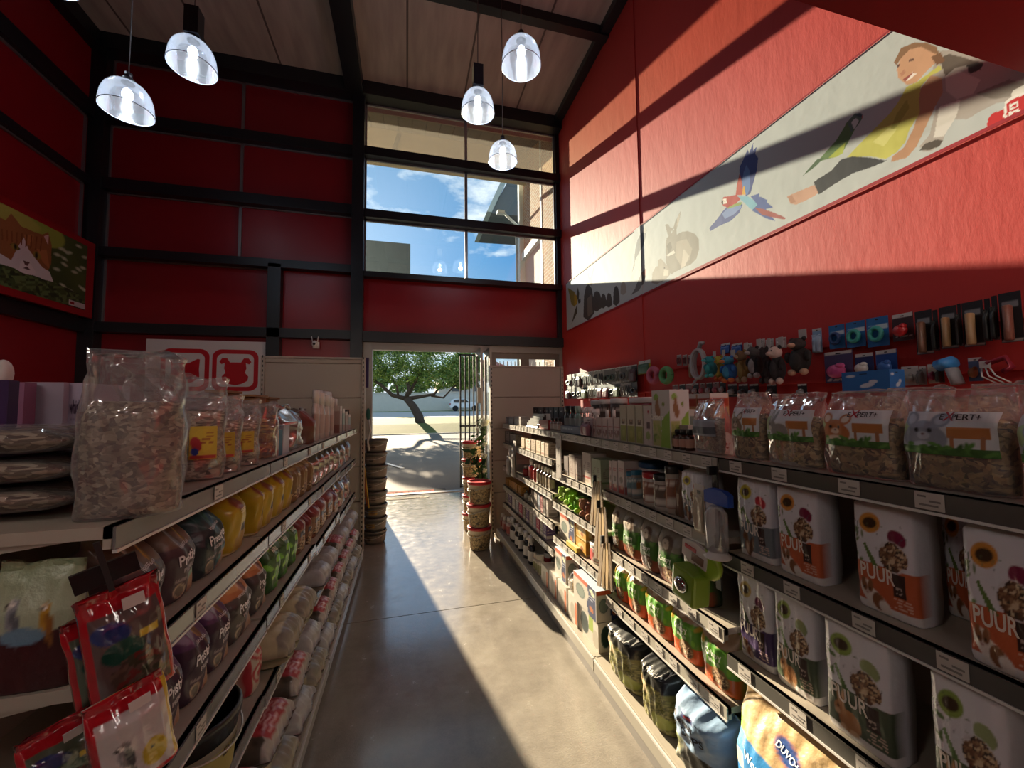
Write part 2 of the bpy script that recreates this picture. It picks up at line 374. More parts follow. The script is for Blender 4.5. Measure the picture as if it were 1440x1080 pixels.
# security gate, half folded
g = thing('security_gate', 'dark steel barred security gate standing half open in the doorway', 'gate', (0, D+.14, 0))
b = MB().m(mat('gate steel', '#22262b', .4, metal=.4)); x0 = solve(645, y=D+.14, z=1.5)
gx0 = solve(646.5, y=D+.14, z=1.5); gx1 = solve(669, y=D+.14, z=1.5)
b2 = MB().m(MATS['gate steel']); b2.box(gx0, gx0+.03, 0, .03, .04, 2.58); b2.box(gx0, gx1, 0, .03, .04, .07); b2.box(gx0, gx1, 0, .03, 2.55, 2.58); b2.box(gx0, gx1, 0, .03, 1.18, 1.215); b2.build('gate_frame', g)
for j in range(3):
    MB().m(MATS['gate steel']).box(gx0+.095+j*.082, gx0+.12+j*.082, .004, .026, .07, 2.55).build('gate_bar', g)
# threshold mat and plate
mtx = attr_mat('mat pile', .95, .1, .5, 200); 
PRINT = attr_mat('printed film', .32, .5, .25, 35); CARD = attr_mat('printed card', .5, .4, .04, 60); MURAL = attr_mat('wall print', .65, .3, .2, 7); CLOTH = attr_mat('plush fabric', .95, .1, .6, 150); PLAST = attr_mat('glossy plastic', .25, .5, .02, 30)
def grid_paint(mb, fn, xs, ys, spec, soft=.03, tx=lambda x, y: (x, y)):
    X, Y = np.meshgrid(xs, ys); px, py = tx(X, Y); col = paint(spec, np.asarray(px), np.asarray(py), soft)
    n, m_ = X.shape; vs = [fn(a, b) for a, b in zip(X.ravel(), Y.ravel())]
    fs = [(j*m_+i, j*m_+i+1, (j+1)*m_+i+1, (j+1)*m_+i) for j in range(n-1) for i in range(m_-1)]
    mb.add(vs, fs, col)
m_ = MB().m(mtx); pa, pb = at(543.5, 694.5, 2, 0), at(617, 683.5, 2, 0)
d_ = thing('door_mat', 'flat red and grey printed entrance mat lying outside the door', 'mat', (0, 7.75, -.02))
mm = MB().m(mtx).color('#4a4844'); mm.box(-.62, .72, -.2, .16, 0, .012)
grid_paint(mm, lambda x, y: (x, y, .0125), np.linspace(-.56, .5, 120), np.linspace(-.13, .09, 26), ['#a8503f', ('n', .5, 8, '#c98b74')])
for i, (t, x) in enumerate((('WAGON', -.42), ('VETS', -.02), ('PET', .34))): put_text(mm, t, .12, lambda a, b: (a, b, .0135), x, -.07, 0, '#5c2f28', 1.0)
mm.build('mat_body', d_)
d_ = thing('threshold_plate', 'worn pale plate sticker on the floor just inside the door', 'floor plate', (.02, 7.19, 0))
mm = MB().m(MATS['mat pile']).color('#a9a294'); mm.prism([(-.36, -.02), (-.33, -.07), (.3, -.07), (.36, -.02), (.34, .04), (-.34, .04)], lambda a, bb, h: (a, bb, h), .001, .006); mm.color('#5d5850')
put_text(mm, 'WELCOME', .05, lambda a, bb: (a, bb, .0068), 0, -.04, 0, '#67615a', 1.6); mm.build('plate', d_)
# ------------------------------------------------------------------ mural on the right wall
def W(*pts): return [(at(x, y, 0, XR)[1], at(x, y, 0, XR)[2]) for x, y in pts]
def mirror(spec): return spec
def mural():
    S_ = ['#bcc0c0', ('n', .35, .5, '#acb5b8')]
    P = lambda c, *pts: S_.append(('p', W(*pts), c))
    # macaw in flight, top wing, tail, lower wing, body, head
    P('#3d4a86', (1040, 258), (1041, 235), (1047, 222), (1052, 210), (1054, 216), (1060, 201), (1060, 212), (1065, 206), (1063, 217), (1067, 222), (1065, 240), (1060, 258), (1056, 272), (1050, 276))
    P('#5f7fb8', (1044, 262), (1046, 244), (1050, 232), (1055, 240), (1056, 262), (1052, 274), (1047, 274))
    P('#b5473c', (1035, 275), (1037, 260), (1041, 243), (1044, 256), (1046, 274))
    P('#d8a23a', (1044, 274), (1046, 262), (1048, 262), (1049, 274))
    P('#4b5793', (1000, 325), (998, 321), (1010, 307), (1018, 296), (1024, 290), (1042, 284), (1045, 288), (1040, 300), (1028, 311), (1012, 318))
    P('#7f93c4', (1016, 301), (1026, 291), (1042, 286), (1043, 292), (1032, 302), (1020, 308))
    P('#8aa05a', (1022, 294), (1030, 287), (1044, 284), (1043, 288), (1030, 292))
    P('#7fb4c9', (1036, 276), (1052, 276), (1064, 284), (1075, 292), (1066, 300), (1054, 292), (1046, 284))
    P('#4a5d9c', (1056, 276), (1069, 272), (1068, 276), (1080, 281), (1079, 284), (1088, 292), (1078, 294), (1091, 311), (1080, 308), (1070, 303), (1058, 296), (1066, 288))
    P('#9b4a48', (1062, 292), (1074, 294), (1092, 300), (1106, 307), (1104, 309), (1088, 306), (1072, 302))
    P('#b03a36', (1015, 285), (1018, 277), (1026, 276), (1036, 274), (1042, 280), (1036, 286), (1024, 292), (1018, 290))
    P('#e9e2da', (1017, 280), (1022, 279), (1023, 286), (1018, 287)); P('#2b2623', (1015, 282), (1018, 282), (1018, 288), (1016, 287)); P('#201c1a', (1019.5, 282), (1020.8, 282), (1020.8, 283.4), (1019.5, 283.4))
    # small parrot
    P('#5d7a45', (1150, 228), (1160, 216), (1178, 196), (1192, 172), (1200, 164), (1206, 162), (1210, 166), (1206, 176), (1196, 196), (1186, 214), (1172, 222))
    P('#5a6d5f', (1192, 172), (1203, 160), (1213, 160), (1213, 168), (1206, 178), (1198, 186)); P('#a8b23f', (1166, 222), (1182, 207), (1190, 200), (1186, 216), (1174, 222)); P('#cfd3cf', (1198, 172), (1204, 166), (1209, 170), (1202, 182))
    P('#3f5a3a', (1129, 248), (1150, 224), (1160, 222), (1148, 234)); P('#3a4550', (1204, 162), (1210, 159), (1214, 162), (1212, 166)); P('#b05a50', (1212, 162), (1215, 163), (1213, 168))
    # girl leaning on a dog
    dog = '#aba29c'
    P(dog, (1318, 72), (1345, 70), (1400, 85), (1445, 98), (1445, 138), (1400, 146), (1360, 168), (1338, 168), (1326, 200), (1312, 212), (1300, 214), (1294, 206), (1308, 190), (1318, 150), (1310, 110))
    P('#5f5148', (1322, 82), (1336, 76), (1352, 80), (1372, 86), (1384, 88), (1380, 98), (1366, 104), (1360, 92), (1344, 96), (1330, 108)); P('#3a322e', (1360, 92), (1376, 88), (1384, 92), (1376, 100), (1364, 104))
    P('#c9c2ba', (1330, 108), (1350, 100), (1380, 112), (1370, 132), (1346, 140), (1332, 128)); P('#d9d4ce', (1322, 150), (1352, 140), (1346, 164), (1328, 192), (1314, 194))
    P('#4d433c', (1294, 212), (1302, 202), (1320, 196), (1327, 198), (1322, 206), (1308, 211)); P('#8a817a', (1372, 132), (1420, 112), (1445, 118), (1445, 132), (1400, 140)); P('#e0dbd3', (1424, 128), (1445, 118), (1445, 138), (1424, 140))
    P('#c99877', (1262, 98), (1268, 80), (1282, 66), (1306, 62), (1320, 74), (1318, 88), (1308, 96), (1290, 116), (1276, 120), (1264, 110))
    P('#8a6344', (1258, 88), (1268, 68), (1286, 60), (1304, 60), (1318, 66), (1322, 78), (1312, 74), (1296, 66), (1280, 70), (1268, 82), (1262, 92))
    P('#7a5236', (1310, 80), (1324, 74), (1330, 86), (1318, 92)); P('#5c3a30', (1278, 84), (1286, 82), (1286, 85), (1279, 87)); P('#5c3a30', (1262, 92), (1266, 90), (1266, 93), (1263, 95))
    P('#f0e3dc', (1272, 112), (1284, 102), (1290, 104), (1278, 114)); P('#9a4a44', (1270, 112), (1284, 103), (1286, 102), (1274, 115)); P('#b88065', (1266, 104), (1272, 98), (1275, 102), (1269, 108))
    P('#b88a6a', (1292, 130), (1310, 106), (1326, 110), (1327, 130), (1316, 150), (1304, 176), (1290, 206), (1276, 222), (1254, 228), (1256, 220), (1272, 208), (1286, 180), (1292, 158))
    P('#c3bf5c', (1322, 92), (1326, 98), (1308, 108), (1296, 122), (1293, 140), (1294, 160), (1280, 182), (1274, 200), (1262, 214), (1246, 224), (1226, 220), (1192, 221), (1216, 196), (1236, 176), (1252, 160), (1264, 144), (1276, 122), (1290, 116), (1306, 104))
    P('#a9a648', (1262, 160), (1276, 140), (1280, 152), (1264, 176), (1250, 190)); P('#d4d07c', (1228, 200), (1250, 180), (1262, 182), (1244, 206))
    P('#2c2b31', (1145, 256), (1170, 240), (1184, 224), (1200, 220), (1226, 222), (1248, 226), (1230, 234), (1200, 244), (1176, 258), (1152, 274))
    P('#c69a84', (1108, 276), (1122, 270), (1146, 260), (1152, 272), (1134, 282), (1120, 288), (1112, 286)); P('#b3836c', (1108, 277), (1114, 274), (1120, 284), (1113, 286))
    # rabbit and young rabbit
    P('#8f8880', (937, 345), (938, 335), (945, 328), (949, 322), (937, 318), (936, 316), (938, 315), (944, 324), (946, 326), (950, 312), (955, 302), (958, 297), (957, 306), (952, 322), (952, 330), (960, 326), (968, 325), (978, 329), (983, 336), (984, 350), (980, 364), (972, 372), (958, 378), (944, 386), (938, 376), (937, 358))
    P('#8f8880', (936, 316), (940, 315), (944, 322), (945, 332), (940, 332)); P('#a89f94', (952, 340), (966, 336), (974, 350), (970, 366), (958, 374), (950, 360)); P('#c7beb2', (962, 350), (970, 360), (964, 374), (958, 378)); P('#6f6962', (938, 346), (943, 340), (946, 348), (941, 358)); P('#d6d0c8', (938, 359), (948, 352), (950, 356), (940, 361)); P('#b5aca0', (953, 306), (957, 299), (956, 310), (952, 320))
    P('#9a9187', (917, 398), (918, 384), (922, 376), (926, 374), (926, 366), (930, 363), (934, 368), (942, 378), (943, 386), (938, 392), (924, 400)); P('#c9c1b5', (934, 378), (941, 380), (940, 388), (934, 388)); P('#2a2522', (934, 376), (935.6, 376), (935.6, 378), (934, 378))
    # cockatiel, lovebird, pups and the small macaw at the far end
    P('#6f7278', (893, 368), (895, 350), (898, 338), (904, 326), (907, 321), (910, 323), (908, 336), (904, 348), (898, 360)); P('#b9b6b0', (904, 327), (907, 320), (910, 322), (909, 328)); P('#6f7278', (889, 384), (893, 366), (896, 362), (893, 374))
    P('#75706f', (888, 415), (896, 402), (902, 388), (905, 380), (909, 378), (909, 388), (905, 400), (900, 409)); P('#a86a62', (904, 384), (908, 378), (909, 384), (907, 390))
    for x, y, h, w in ((828, 400, 54, 9), (840, 409, 31, 8), (849, 413, 22, 5), (857, 412, 22, 5), (867, 402, 30, 5.5), (877, 396, 20, 5)):
        P('#4c433d' if x != 877 else '#a59a90', (x-w*.8, y+h*.85), (x-w*.7, y+h*.3), (x-w*.4, y+h*.05), (x, y), (x+w*.5, y+h*.1), (x+w*.8, y+h*.4), (x+w*.9, y+h*.75), (x, y+h*.95))
    P('#77675c', (826, 420), (832, 414), (834, 440), (827, 446)); P('#a59a90', (826, 400), (827, 380), (830, 392), (836, 374), (833, 402))
    P('#8f7d3a', (799, 405), (808, 410), (812, 422), (809, 432), (804, 428)); P('#b7932f', (808, 412), (813, 418), (812, 428), (808, 430)); P('#4e4536', (811, 416), (813, 404), (815, 412), (814, 424)); P('#3a3531', (813, 422), (817, 420), (817, 425), (814, 427)); P('#544a3a', (804, 456), (809, 436), (812, 428), (812, 440), (808, 448))
    # red tab with the shop mark at the near end
    P('#c01f25', (1388, 188), (1390, 168), (1396, 160), (1412, 154), (1445, 136), (1445, 168), (1420, 172))
    P('#e9e4e0', (1412, 164), (1414, 144), (1420, 138), (1445, 128), (1445, 160), (1418, 173)); P('#c01f25', (1416, 162), (1417, 146), (1422, 141), (1445, 132), (1445, 157), (1420, 169))
    P('#e9e4e0', (1420, 156), (1421, 147), (1432, 142), (1432, 151)); P('#e9e4e0', (1420, 167), (1420, 158), (1434, 153), (1436, 161)); P('#c01f25', (1423, 152), (1424, 149), (1430, 146), (1430, 150)); P('#c01f25', (1424, 163), (1425, 159), (1432, 157), (1433, 160))
    b = MB().m(MURAL)
    ys = np.concatenate([np.linspace(.75, 3.6, 570), np.linspace(3.608, 7.185, 450)])[::-1]; zs = np.linspace(3.025, 3.955, 186)
    grid_paint(b, lambda y, z: (XR-.006-(.012 if 4.58 < y < 4.74 else 0), y, z), ys, zs, S_)
    b.color('#9e1f2e'); b.box(XR-.017, XR-.014, .75, 7.185, 3.955, 3.965); b.box(XR-.017, XR-.014, .75, 7.185, 3.005, 3.025)
    t = tag(b.build('mural_banner'), 'long white animal banner running along the right red wall', 'banner')
mural()
# ------------------------------------------------------------------ cat poster on the left wall
def poster():
    t = thing('poster', 'framed poster of a ginger and white cat in grass', 'poster', (XL, 0, 0))
    MB().m(mat('poster frame', '#8c0f16', .4)).box(.165, .215, 4.7, 7.29, 2.94, 4.075).build('poster_frame', t)
    for yy in (5.2, 6.9): MB().m(BLACK).box(0, .165, yy-.03, yy+.03, 3.3, 3.7).build('bracket', t)
    A = lambda x, y: tuple(at(x, y, 0, XL+.22)[1:])
    S_ = ['#4b5a2c', ('n', .6, 1.2, '#2f3d20'), ('g', 3.5, 3.0, '#232c18')]
    P = lambda c, *p: S_.append(('p', [A(*q) for q in p], c))
    S_.append(('e', *A(60, 325), .35, .18, 0, '#8c9a3f')); S_.append(('e', *A(20, 305), .35, .1, 0, '#a3a04a'))
    P('#8f5a34', (-60, 330), (-10, 300), (8, 310), (16, 300), (30, 318), (48, 326), (60, 330), (68, 326), (73, 345), (72, 372), (66, 384), (56, 372), (30, 378), (0, 372), (-60, 380))
    P('#c9bfc0', (-60, 380), (0, 356), (16, 366), (26, 346), (34, 334), (40, 350), (52, 366), (60, 376), (70, 382), (78, 404), (60, 410), (44, 402), (10, 400), (-60, 400))
    P('#a86a3e', (34, 330), (48, 330), (44, 346), (38, 344)); P('#a86a3e', (52, 350), (66, 352), (70, 378), (60, 368))
    P('#ccaaaa', (62, 332), (69, 330), (68, 345)); P('#2e2216', (14, 343), (20, 342), (29, 350), (26, 352), (18, 348)); P('#7d6a2a', (46, 358), (52, 355), (57, 360), (52, 363)); P('#1c1712', (50, 358), (53, 357), (53, 362), (51, 362)); P('#5a3e3e', (32, 367), (42, 370), (38, 374), (34, 372)); P('#6b4b48', (30, 374), (44, 380), (43, 382), (34, 378))
    for q in range(9): P('#7a4626', (2+q*7, 322+q*1.5), (4+q*7, 322+q*1.5), (5+q*6.6, 336+q*2), (3+q*6.6, 338+q*2))
    S_.append(('e', *A(21, 347), .05, .035, 0, '#8a7a34')); S_.append(('e', *A(22, 347), .02, .033, 0, '#15110c')); S_.append(('e', *A(52, 359), .055, .045, 0, '#8a7a34')); S_.append(('e', *A(51.5, 359), .02, .04, 0, '#15110c')); P('#d2c6c6', (30, 366), (44, 372), (52, 384), (40, 388), (26, 380)); P('#6a4844', (33, 366), (42, 369), (39, 374), (35, 372)); P('#5a4040', (32, 377), (38, 375), (44, 380), (38, 379))
    for q in range(16):
        x, y = RNG.uniform(80, 120), RNG.uniform(345, 410); S_.append(('e', *A(x, y), .05, .02, RNG.uniform(-20, 20), '#aeb59a'))
    S_.append(('s', A(40, 408)[0], 3.15, 1.3, .13, ['#26301a', '#3b4a26', '#55663a'], .05))
    b = MB().m(CARD); grid_paint(b, lambda y, z: (.218, y, z), np.linspace(4.9, 7.14, 420), np.linspace(3.03, 3.985, 190), S_, .02)
    b.color('#b9b2b2'); a0, a1 = A(97, 421), A(119, 438); b.box(.219, .221, a0[0], a1[0], a1[1]+.03, a0[1]); b.color('#8c0f16'); b.box(.221, .222, a0[0]+.02, a0[0]+.09, a1[1]+.05, a0[1]-.02); b.color('#8c0f16')
    b.build('picture', t)
poster()
# sign panel with dog and cat marks on the street wall
def sign():
    t = thing('icon_sign', 'white wall sign with red rounded cat and dog face icons', 'sign', (0, D-.02, 0)); w = MATS['printed card']
    x0, x1 = -3.95, -2.29; b = MB().m(w).color('#cfc9c6'); b.box(x0, x1, -.02, .03, 1.75, 2.68); b.build('panel', t)
    def rr(x0, x1, z0, z1, r, n=6):
        pts = []
        for cx, cz, a0 in ((x1-r, z1-r, 0), (x0+r, z1-r, 90), (x0+r, z0+r, 180), (x1-r, z0+r, 270)):
            for i in range(n+1): a = radians(a0+90*i/n); pts.append((cx+r*cos(a), cz+r*sin(a)))
        return pts
    for i, (c, lb) in enumerate(((-3.42, 'cat icon'), (-2.72, 'dog icon'))):
        b = MB().m(w).color('#b3131f'); b.prism(rr(c-.33, c+.33, 1.86, 2.54, .13), lambda a, z, h: (a, -.02-h, z), 0, .004)
        b.color('#cfc9c6'); b.prism(rr(c-.265, c+.265, 1.93, 2.47, .09), lambda a, z, h: (a, -.02-h, z), .002, .006); b.color('#b3131f')
        if i: poly = [(-.19, .20), (-.23, .14), (-.2, .1), (-.15, .12), (-.16, .03), (-.14, -.04), (-.19, -.1), (-.18, -.17), (-.1, -.22), (0, -.25), (.1, -.22), (.18, -.17), (.19, -.1), (.14, -.04), (.16, .03), (.15, .12), (.2, .1), (.23, .14), (.19, .2), (.12, .2), (.08, .13), (-.08, .13), (-.12, .2)]
        else: poly = [(-.2, .17), (-.17, .1), (-.08, .11), (.05, .11), (.17, .18), (.2, .17), (.19, .0), (.2, -.12), (.1, -.2), (0, -.22), (-.1, -.2), (-.2, -.12), (-.19, 0)]
        b.prism([(c+p, 2.2+q) for p, q in poly], lambda a, z, h: (a, -.02-h, z), .004, .008); b.build('icon', t)
sign()
# security camera
p_ = at(443, 484, 1, D-.12); t = thing('security_camera', 'small white twin-aerial security camera on the red wall', 'camera', p_)
W_ = mat('white plastic', '#d8d6d2', .35); b = MB(True).m(W_); b.ell((0, -.03, 0), (.045, .045, .06)); b.cyl(.03, .0, .05, 12); b.box(-.03, .03, 0, .18, -.02, .03); b.build('body', t)
MB().m(W_).box(-.05, .05, .06, .11, -.06, .05).build('wall_mount', t)
for sx in (-1, 1): MB().m(W_).tube([(sx*.035, -.01, .03), (sx*.055, -.01, .13)], .008).build('aerial', t)
MB().m(BLACK).ell((0, -.072, -.005), (.022, .012, .022)).build('lens', t)
# ================================================================== OUTSIDE
def ground_z(y):
    return float(np.interp(y, [7.4, 20, 23.5, 27, 33, 37, 44, 70], [-.03, -.02, .05, .5, .75, .8, 1.25, 1.6]))
def strip(name, mt, y0, y1, n, dz=0, x0=-45, x1=45):
    b = MB().m(mt); ys = np.linspace(y0, y1, n); xs = np.linspace(x0, x1, 10)
    b.add([(x, y, ground_z(y)+dz) for y in ys for x in xs]+[(x, y, ground_z(y)+dz-.3) for y in ys for x in xs], [(j*10+i, j*10+i+1, (j+1)*10+i+1, (j+1)*10+i) for j in range(n-1) for i in range(9)]+[(n*10+j*10+i, n*10+(j+1)*10+i, n*10+(j+1)*10+i+1, n*10+j*10+i+1) for j in range(n-1) for i in range(9)])
    return struct(name, b)
strip('ground_parking', mat('asphalt', '#5a564e', .85, bmp=.5, bscale=90, mott=.25, mscale=1.5), D+.08, 23.5, 16)
strip('ground_grass', mat('lawn', '#4c5412', .95, bmp=.6, bscale=30, mott=.45, mscale=.9), 23.5, 35, 14)
strip('ground_road', mat('road', '#a8a5a0', .85, bmp=.3, bscale=60, mott=.1), 35, 42.5, 6)
strip('ground_verge', mat('verge grass', '#6f7c43', .95, bmp=.5, bscale=30, mott=.3), 42.5, 70, 6)
b = MB().m(mat('kerb', '#a39c8e', .9)); b.box(-45, 45, 23.4, 23.6, -.1, .1); struct('ground_kerb', b, .02)
MK = mat('road paint', '#d9d7d0', .7)
for i, (p0, p1) in enumerate((((543, 611), (568, 618)), ((543, 652), (566, 659)), ((600, 608), (622, 613)))):
    a, c = at(*p0, 2, -.02), at(*p1, 2, -.02); d = (c-a); w = Vector((.05, 0, 0)); b = MB().m(MK)
    b.add([a-w, a+w, c+w, c-w]+[v+Vector((0, 0, .006)) for v in (a-w, a+w, c+w, c-w)], [(0, 1, 2, 3), (7, 6, 5, 4), (0, 4, 5, 1), (1, 5, 6, 2), (2, 6, 7, 3), (3, 7, 4, 0)]); o = b.build('ground_marking', loc=(0, 0, .012)); o['kind'] = 'structure'
# boundary wall, house, far trees
b = MB().m(mat('boundary plaster', '#cdc8bf', .9, bmp=.2, mott=.08)); b.box(-30, 30, 45, 45.3, .8, 3.15); b.box(-30, 30, 44.95, 45.35, 3.15, 3.25); o = b.build('wall_boundary'); o['kind'] = 'structure'
h = thing('house', 'grey house with a red tiled hip roof beyond the boundary wall', 'house', (8.2, 56, 1.5))
MB().m(mat('house wall', '#c4bab2', .9)).box(-4.2, 7, -3, 6, 0, 4.6).build('wall', h)
b = MB().m(mat('roof tiles', '#a5604f', .8, bmp=.5, bscale=8)); b.add([(-4.8, -3.6, 4.5), (7.6, -3.6, 4.5), (7.6, 6.6, 4.5), (-4.8, 6.6, 4.5), (-.6, 1.2, 7.0), (4, 1.2, 7.0)], [(0, 1, 5, 4), (1, 2, 5), (2, 3, 4, 5), (3, 0, 4), (3, 2, 1, 0)]); b.build('roof', h)
for x in (-2.5, .6): MB().m(mat('dark pane', '#3c4148', .2)).box(x, x+1.3, -3.04, -2.98, 2.2, 3.6).build('window', h)
# tree in the car park island
LEAF_M = attr_mat('foliage', .7, .3, 0, 1)
BARK = mat('bark', '#4b4038', .95, bmp=.8, bscale=12, mott=.3, mscale=6)
def tree(name, loc, label, limbs, blobs, nleaf, ls, cols, trunk_r, seed):
    r = np.random.RandomState(seed); t = thing(name, label, 'tree', loc)
    b = MB(True).m(BARK)
    for pts, ra in limbs: b.tube(pts, [ra[0]+(ra[1]-ra[0])*i/(len(pts)-1) for i in range(len(pts))], 8)
    b.build('trunk', t); L = MB().m(LEAF_M); C = [np.array(lin(c)) for c in cols]
    for k_ in range(nleaf):
        c, R = blobs[r.randint(len(blobs))]; d = r.normal(size=3); d /= np.linalg.norm(d); q = np.array(c)+d*np.array(R)*r.uniform(.35, 1)**.5
        u = r.normal(size=3); u /= np.linalg.norm(u); v = np.cross(u, r.normal(size=3)); v /= np.linalg.norm(v); s_ = ls*r.uniform(.6, 1.4)
        cc = C[r.randint(len(C))]*r.uniform(.75, 1.2)
        L.add([q-u*s_*1.6, q+v*s_*.55, q+u*s_*1.6, q-v*s_*.55], [(0, 1, 2, 3)], [cc]*4)
    L.build('foliage', t); return t
ty = 28.0; tx = solve(592, y=ty, z=.5)
tree('tree', (tx, ty, ground_z(ty)-.05), 'spreading green tree with a leaning trunk on the grass island', [
    ([(0, 0, -.2), (-.15, 0, .5), (-.5, 0, 1.15), (-1.0, 0, 1.75)], (.34, .22)), ([(-1.0, 0, 1.7), (-1.9, .2, 1.95), (-2.7, .1, 2.7), (-3.4, 0, 3.1)], (.16, .07)), ([(-1.0, 0, 1.7), (-.8, -.2, 2.3), (-1.0, -.3, 3.3)], (.17, .08)),
    ([(-.9, 0, 1.7), (0, .2, 1.85), (.9, .2, 2.0), (1.6, .3, 2.9)], (.15, .06)), ([(.7, .2, 1.9), (1.5, -.2, 1.75), (2.1, -.2, 2.4), (2.7, 0, 2.9)], (.08, .04)), ([(-.8, -.1, 2.0), (-.3, -.1, 3.0), (.2, 0, 4.0)], (.12, .05)), ([(-1.5, .1, 1.85), (-1.6, .1, 2.5), (-2.0, .2, 3.2)], (.09, .04))],
    [((-3.4, 0, 3.7), (1.2, 1.3, .9)), ((-2.2, .3, 4.3), (1.4, 1.5, 1.0)), ((-.6, -.2, 4.4), (1.6, 1.6, 1.1)), ((1.0, .2, 4.2), (1.6, 1.6, 1.1)), ((2.5, 0, 3.6), (1.3, 1.3, 1.0)), ((3.4, 0, 3.7), (1.2, 1.2, 1.0)), ((3.2, 0, 4.5), (1.1, 1.1, .8)), ((-1.2, .2, 3.4), (1.5, 1.4, .8)), ((1.2, 0, 3.1), (1.5, 1.3, .8)), ((-4.0, .4, 4.5), (1.0, 1.0, .9)), ((3.0, .3, 2.9), (.9, 1, .6)), ((-3.0, 0, 5.2), (1.2, 1.2, .6)), ((0, 0, 5.2), (1.8, 1.5, .5))],
    24000, .066, ['#5c7a3e', '#6f8c46', '#87a052', '#4a6a3a', '#9aae62'], .3, 3)
for i, (x, y, s_) in enumerate(((-11, 54, 1.1), (-4.5, 55, 1.0), (.5, 54, .8), (21, 54, 1.0))):
    tree('bushy_tree', (x, y, 1.3), ['tall green tree above the boundary wall, left end of the row', 'tall green tree above the boundary wall, second in the row', 'green tree above the boundary wall beside the red roof', 'green tree above the boundary wall beyond the house'][i],
         [([(0, 0, 0), (.1, 0, 1.5), (0, 0, 3.5)], (.3, .15))], [((0, 0, 3.6*s_), (2.4, 2, 1.6)), ((-1.3, 0, 2.9*s_), (1.6, 1.5, 1.3)), ((1.2, 0, 4.4*s_), (1.6, 1.5, 1.2))], 1500, .2, ['#6e8450', '#86995c', '#5a7246'], .3, 20+i)
# parked car
def car():
    y = 43.2; x0, x1 = solve(632, y=y, z=2), solve(673, y=y, z=2); Lc = x1-x0; t = thing('car', 'white hatchback parked by the boundary wall beyond the lawn', 'car', ((x0+x1)/2, y, ground_z(y)))
    wh = mat('car paint', '#dfe3e8', .25, coat=.6); k = Lc/3.7
    side = [(-1.85, .35), (-1.88, .75), (-1.8, 1.0), (-1.5, 1.42), (-1.2, 1.5), (.1, 1.5), (.75, 1.1), (1.5, .95), (1.8, .75), (1.85, .35)]
    b = MB().m(wh); b.prism([(a*k, c*k) for a, c in side], lambda a, c, h_: (a, h_, c), -.8*k, .8*k); b.build('body', t, bev=.06)
    g = MB().m(mat('car glass', '#20262c', .1))
    for q in ([(-1.42, 1.02), (-1.35, 1.38), (-.75, 1.42), (-.75, 1.0)], [(-.68, 1.0), (-.68, 1.42), (.05, 1.42), (.62, 1.02)]): g.prism([(a*k, c*k) for a, c in q], lambda a, c, h_: (a, h_, c), -.83*k, -.8*k)
    g.build('window', t)
    for wx in (-1.2, 1.2):
        w = MB(True).m(mat('tyre', '#1b1b1d', .8)); w.lathe([(.12, -.1), (.3, -.1), (.31, 0), (.3, .1), (.12, .1)], 20, (0, 0, 0), M=Matrix.Rotation(PI/2, 3, 'X')); wo = w.build('wheel', t, (wx*k, -.72*k, .31*k)); MB().m(SILVER).lathe([(.01, -.11), (.18, -.105), (.18, 0)], 16, M=Matrix.Rotation(PI/2, 3, 'X')).build('hub_cap', wo)
    MB().m(mat('tail lamp', '#8c1a1a', .3)).box(-1.9*k, -1.78*k, -.82*k, -.55*k, .72*k, .95*k).build('tail_lamp', t)
car()
# portico: sloping soffit, deep fascia, wing wall of brick, eave
SOF = mat('soffit boards', '#7d7d78', .8); b = MB().m(SOF)
n_ = 26
for i in range(n_):
    x0 = XL+.4+(i*.32); b.add([(x0+.005, D+.22, 7.62), (x0+.312, D+.22, 7.62), (x0+.312, 10.1, 8.5), (x0+.005, 10.1, 8.5), (x0+.005, D+.22, 7.68), (x0+.312, D+.22, 7.68), (x0+.312, 10.1, 8.56), (x0+.005, 10.1, 8.56)], [(0, 3, 2, 1), (4, 5, 6, 7), (0, 1, 5, 4), (1, 2, 6, 5), (2, 3, 7, 6), (3, 0, 4, 7)])
b.m(mat('soffit joint', '#3a3a38', .9)); b.add([(XL, D+.2, 7.69), (XR+2, D+.2, 7.69), (XR+2, 10.2, 8.58), (XL, 10.2, 8.58)], [(0, 1, 2, 3)])
o = struct('roof_portico', b)
b = MB().m(mat('portico beam', '#b3a890', .9, mott=.15, mscale=5)); b.box(XL, 3.6, 9.9, 10.15, 7.62, 8.62); o = struct('beam_portico', b)
b = MB().m(SOF); p0, p1 = at(561, 189, 1, 9.86), at(548, 218, 1, 9.86); b.tube([(p0.x, 9.86, p0.z), (p1.x, 9.86, p1.z-.2)], .05); o = struct('trim_rain_pipe', b)
def brick():
    m, nt, p = newmat('face brick'); c = N(nt, 'TexCoord'); sp = N(nt, 'SeparateXYZ'); cb = N(nt, 'CombineXYZ'); nt.links.new(c.outputs['Object'], sp.inputs[0]); nt.links.new(sp.outputs['Y'], cb.inputs['X']); nt.links.new(sp.outputs['Z'], cb.inputs['Y'])
    t = N(nt, 'TexBrick', i_Scale=1.0); t.inputs['Color1'].default_value = (*lin('#9a7358'), 1); t.inputs['Color2'].default_value = (*lin('#b08a6a'), 1); t.inputs['Mortar'].default_value = (*lin('#c9c2b4'), 1)
    t.inputs['Mortar Size'].default_value = .008; t.inputs['Brick Width'].default_value = .23; t.inputs['Row Height'].default_value = .08
    nt.links.new(cb.outputs[0], t.inputs['Vector']); nt.links.new(t.outputs['Color'], p.inputs['Base Color']); p.inputs['Roughness'].default_value = .9; bump(nt, p, t.outputs['Fac'], -.3); return m
BR = brick(); b = MB().m(BR); b.box(3.03, 3.4, D+.3, 8.62, -.1, 9); b.box(3.12, 3.4, 8.62, 10.35, 5.75, 9); o = struct('wall_wing', b)
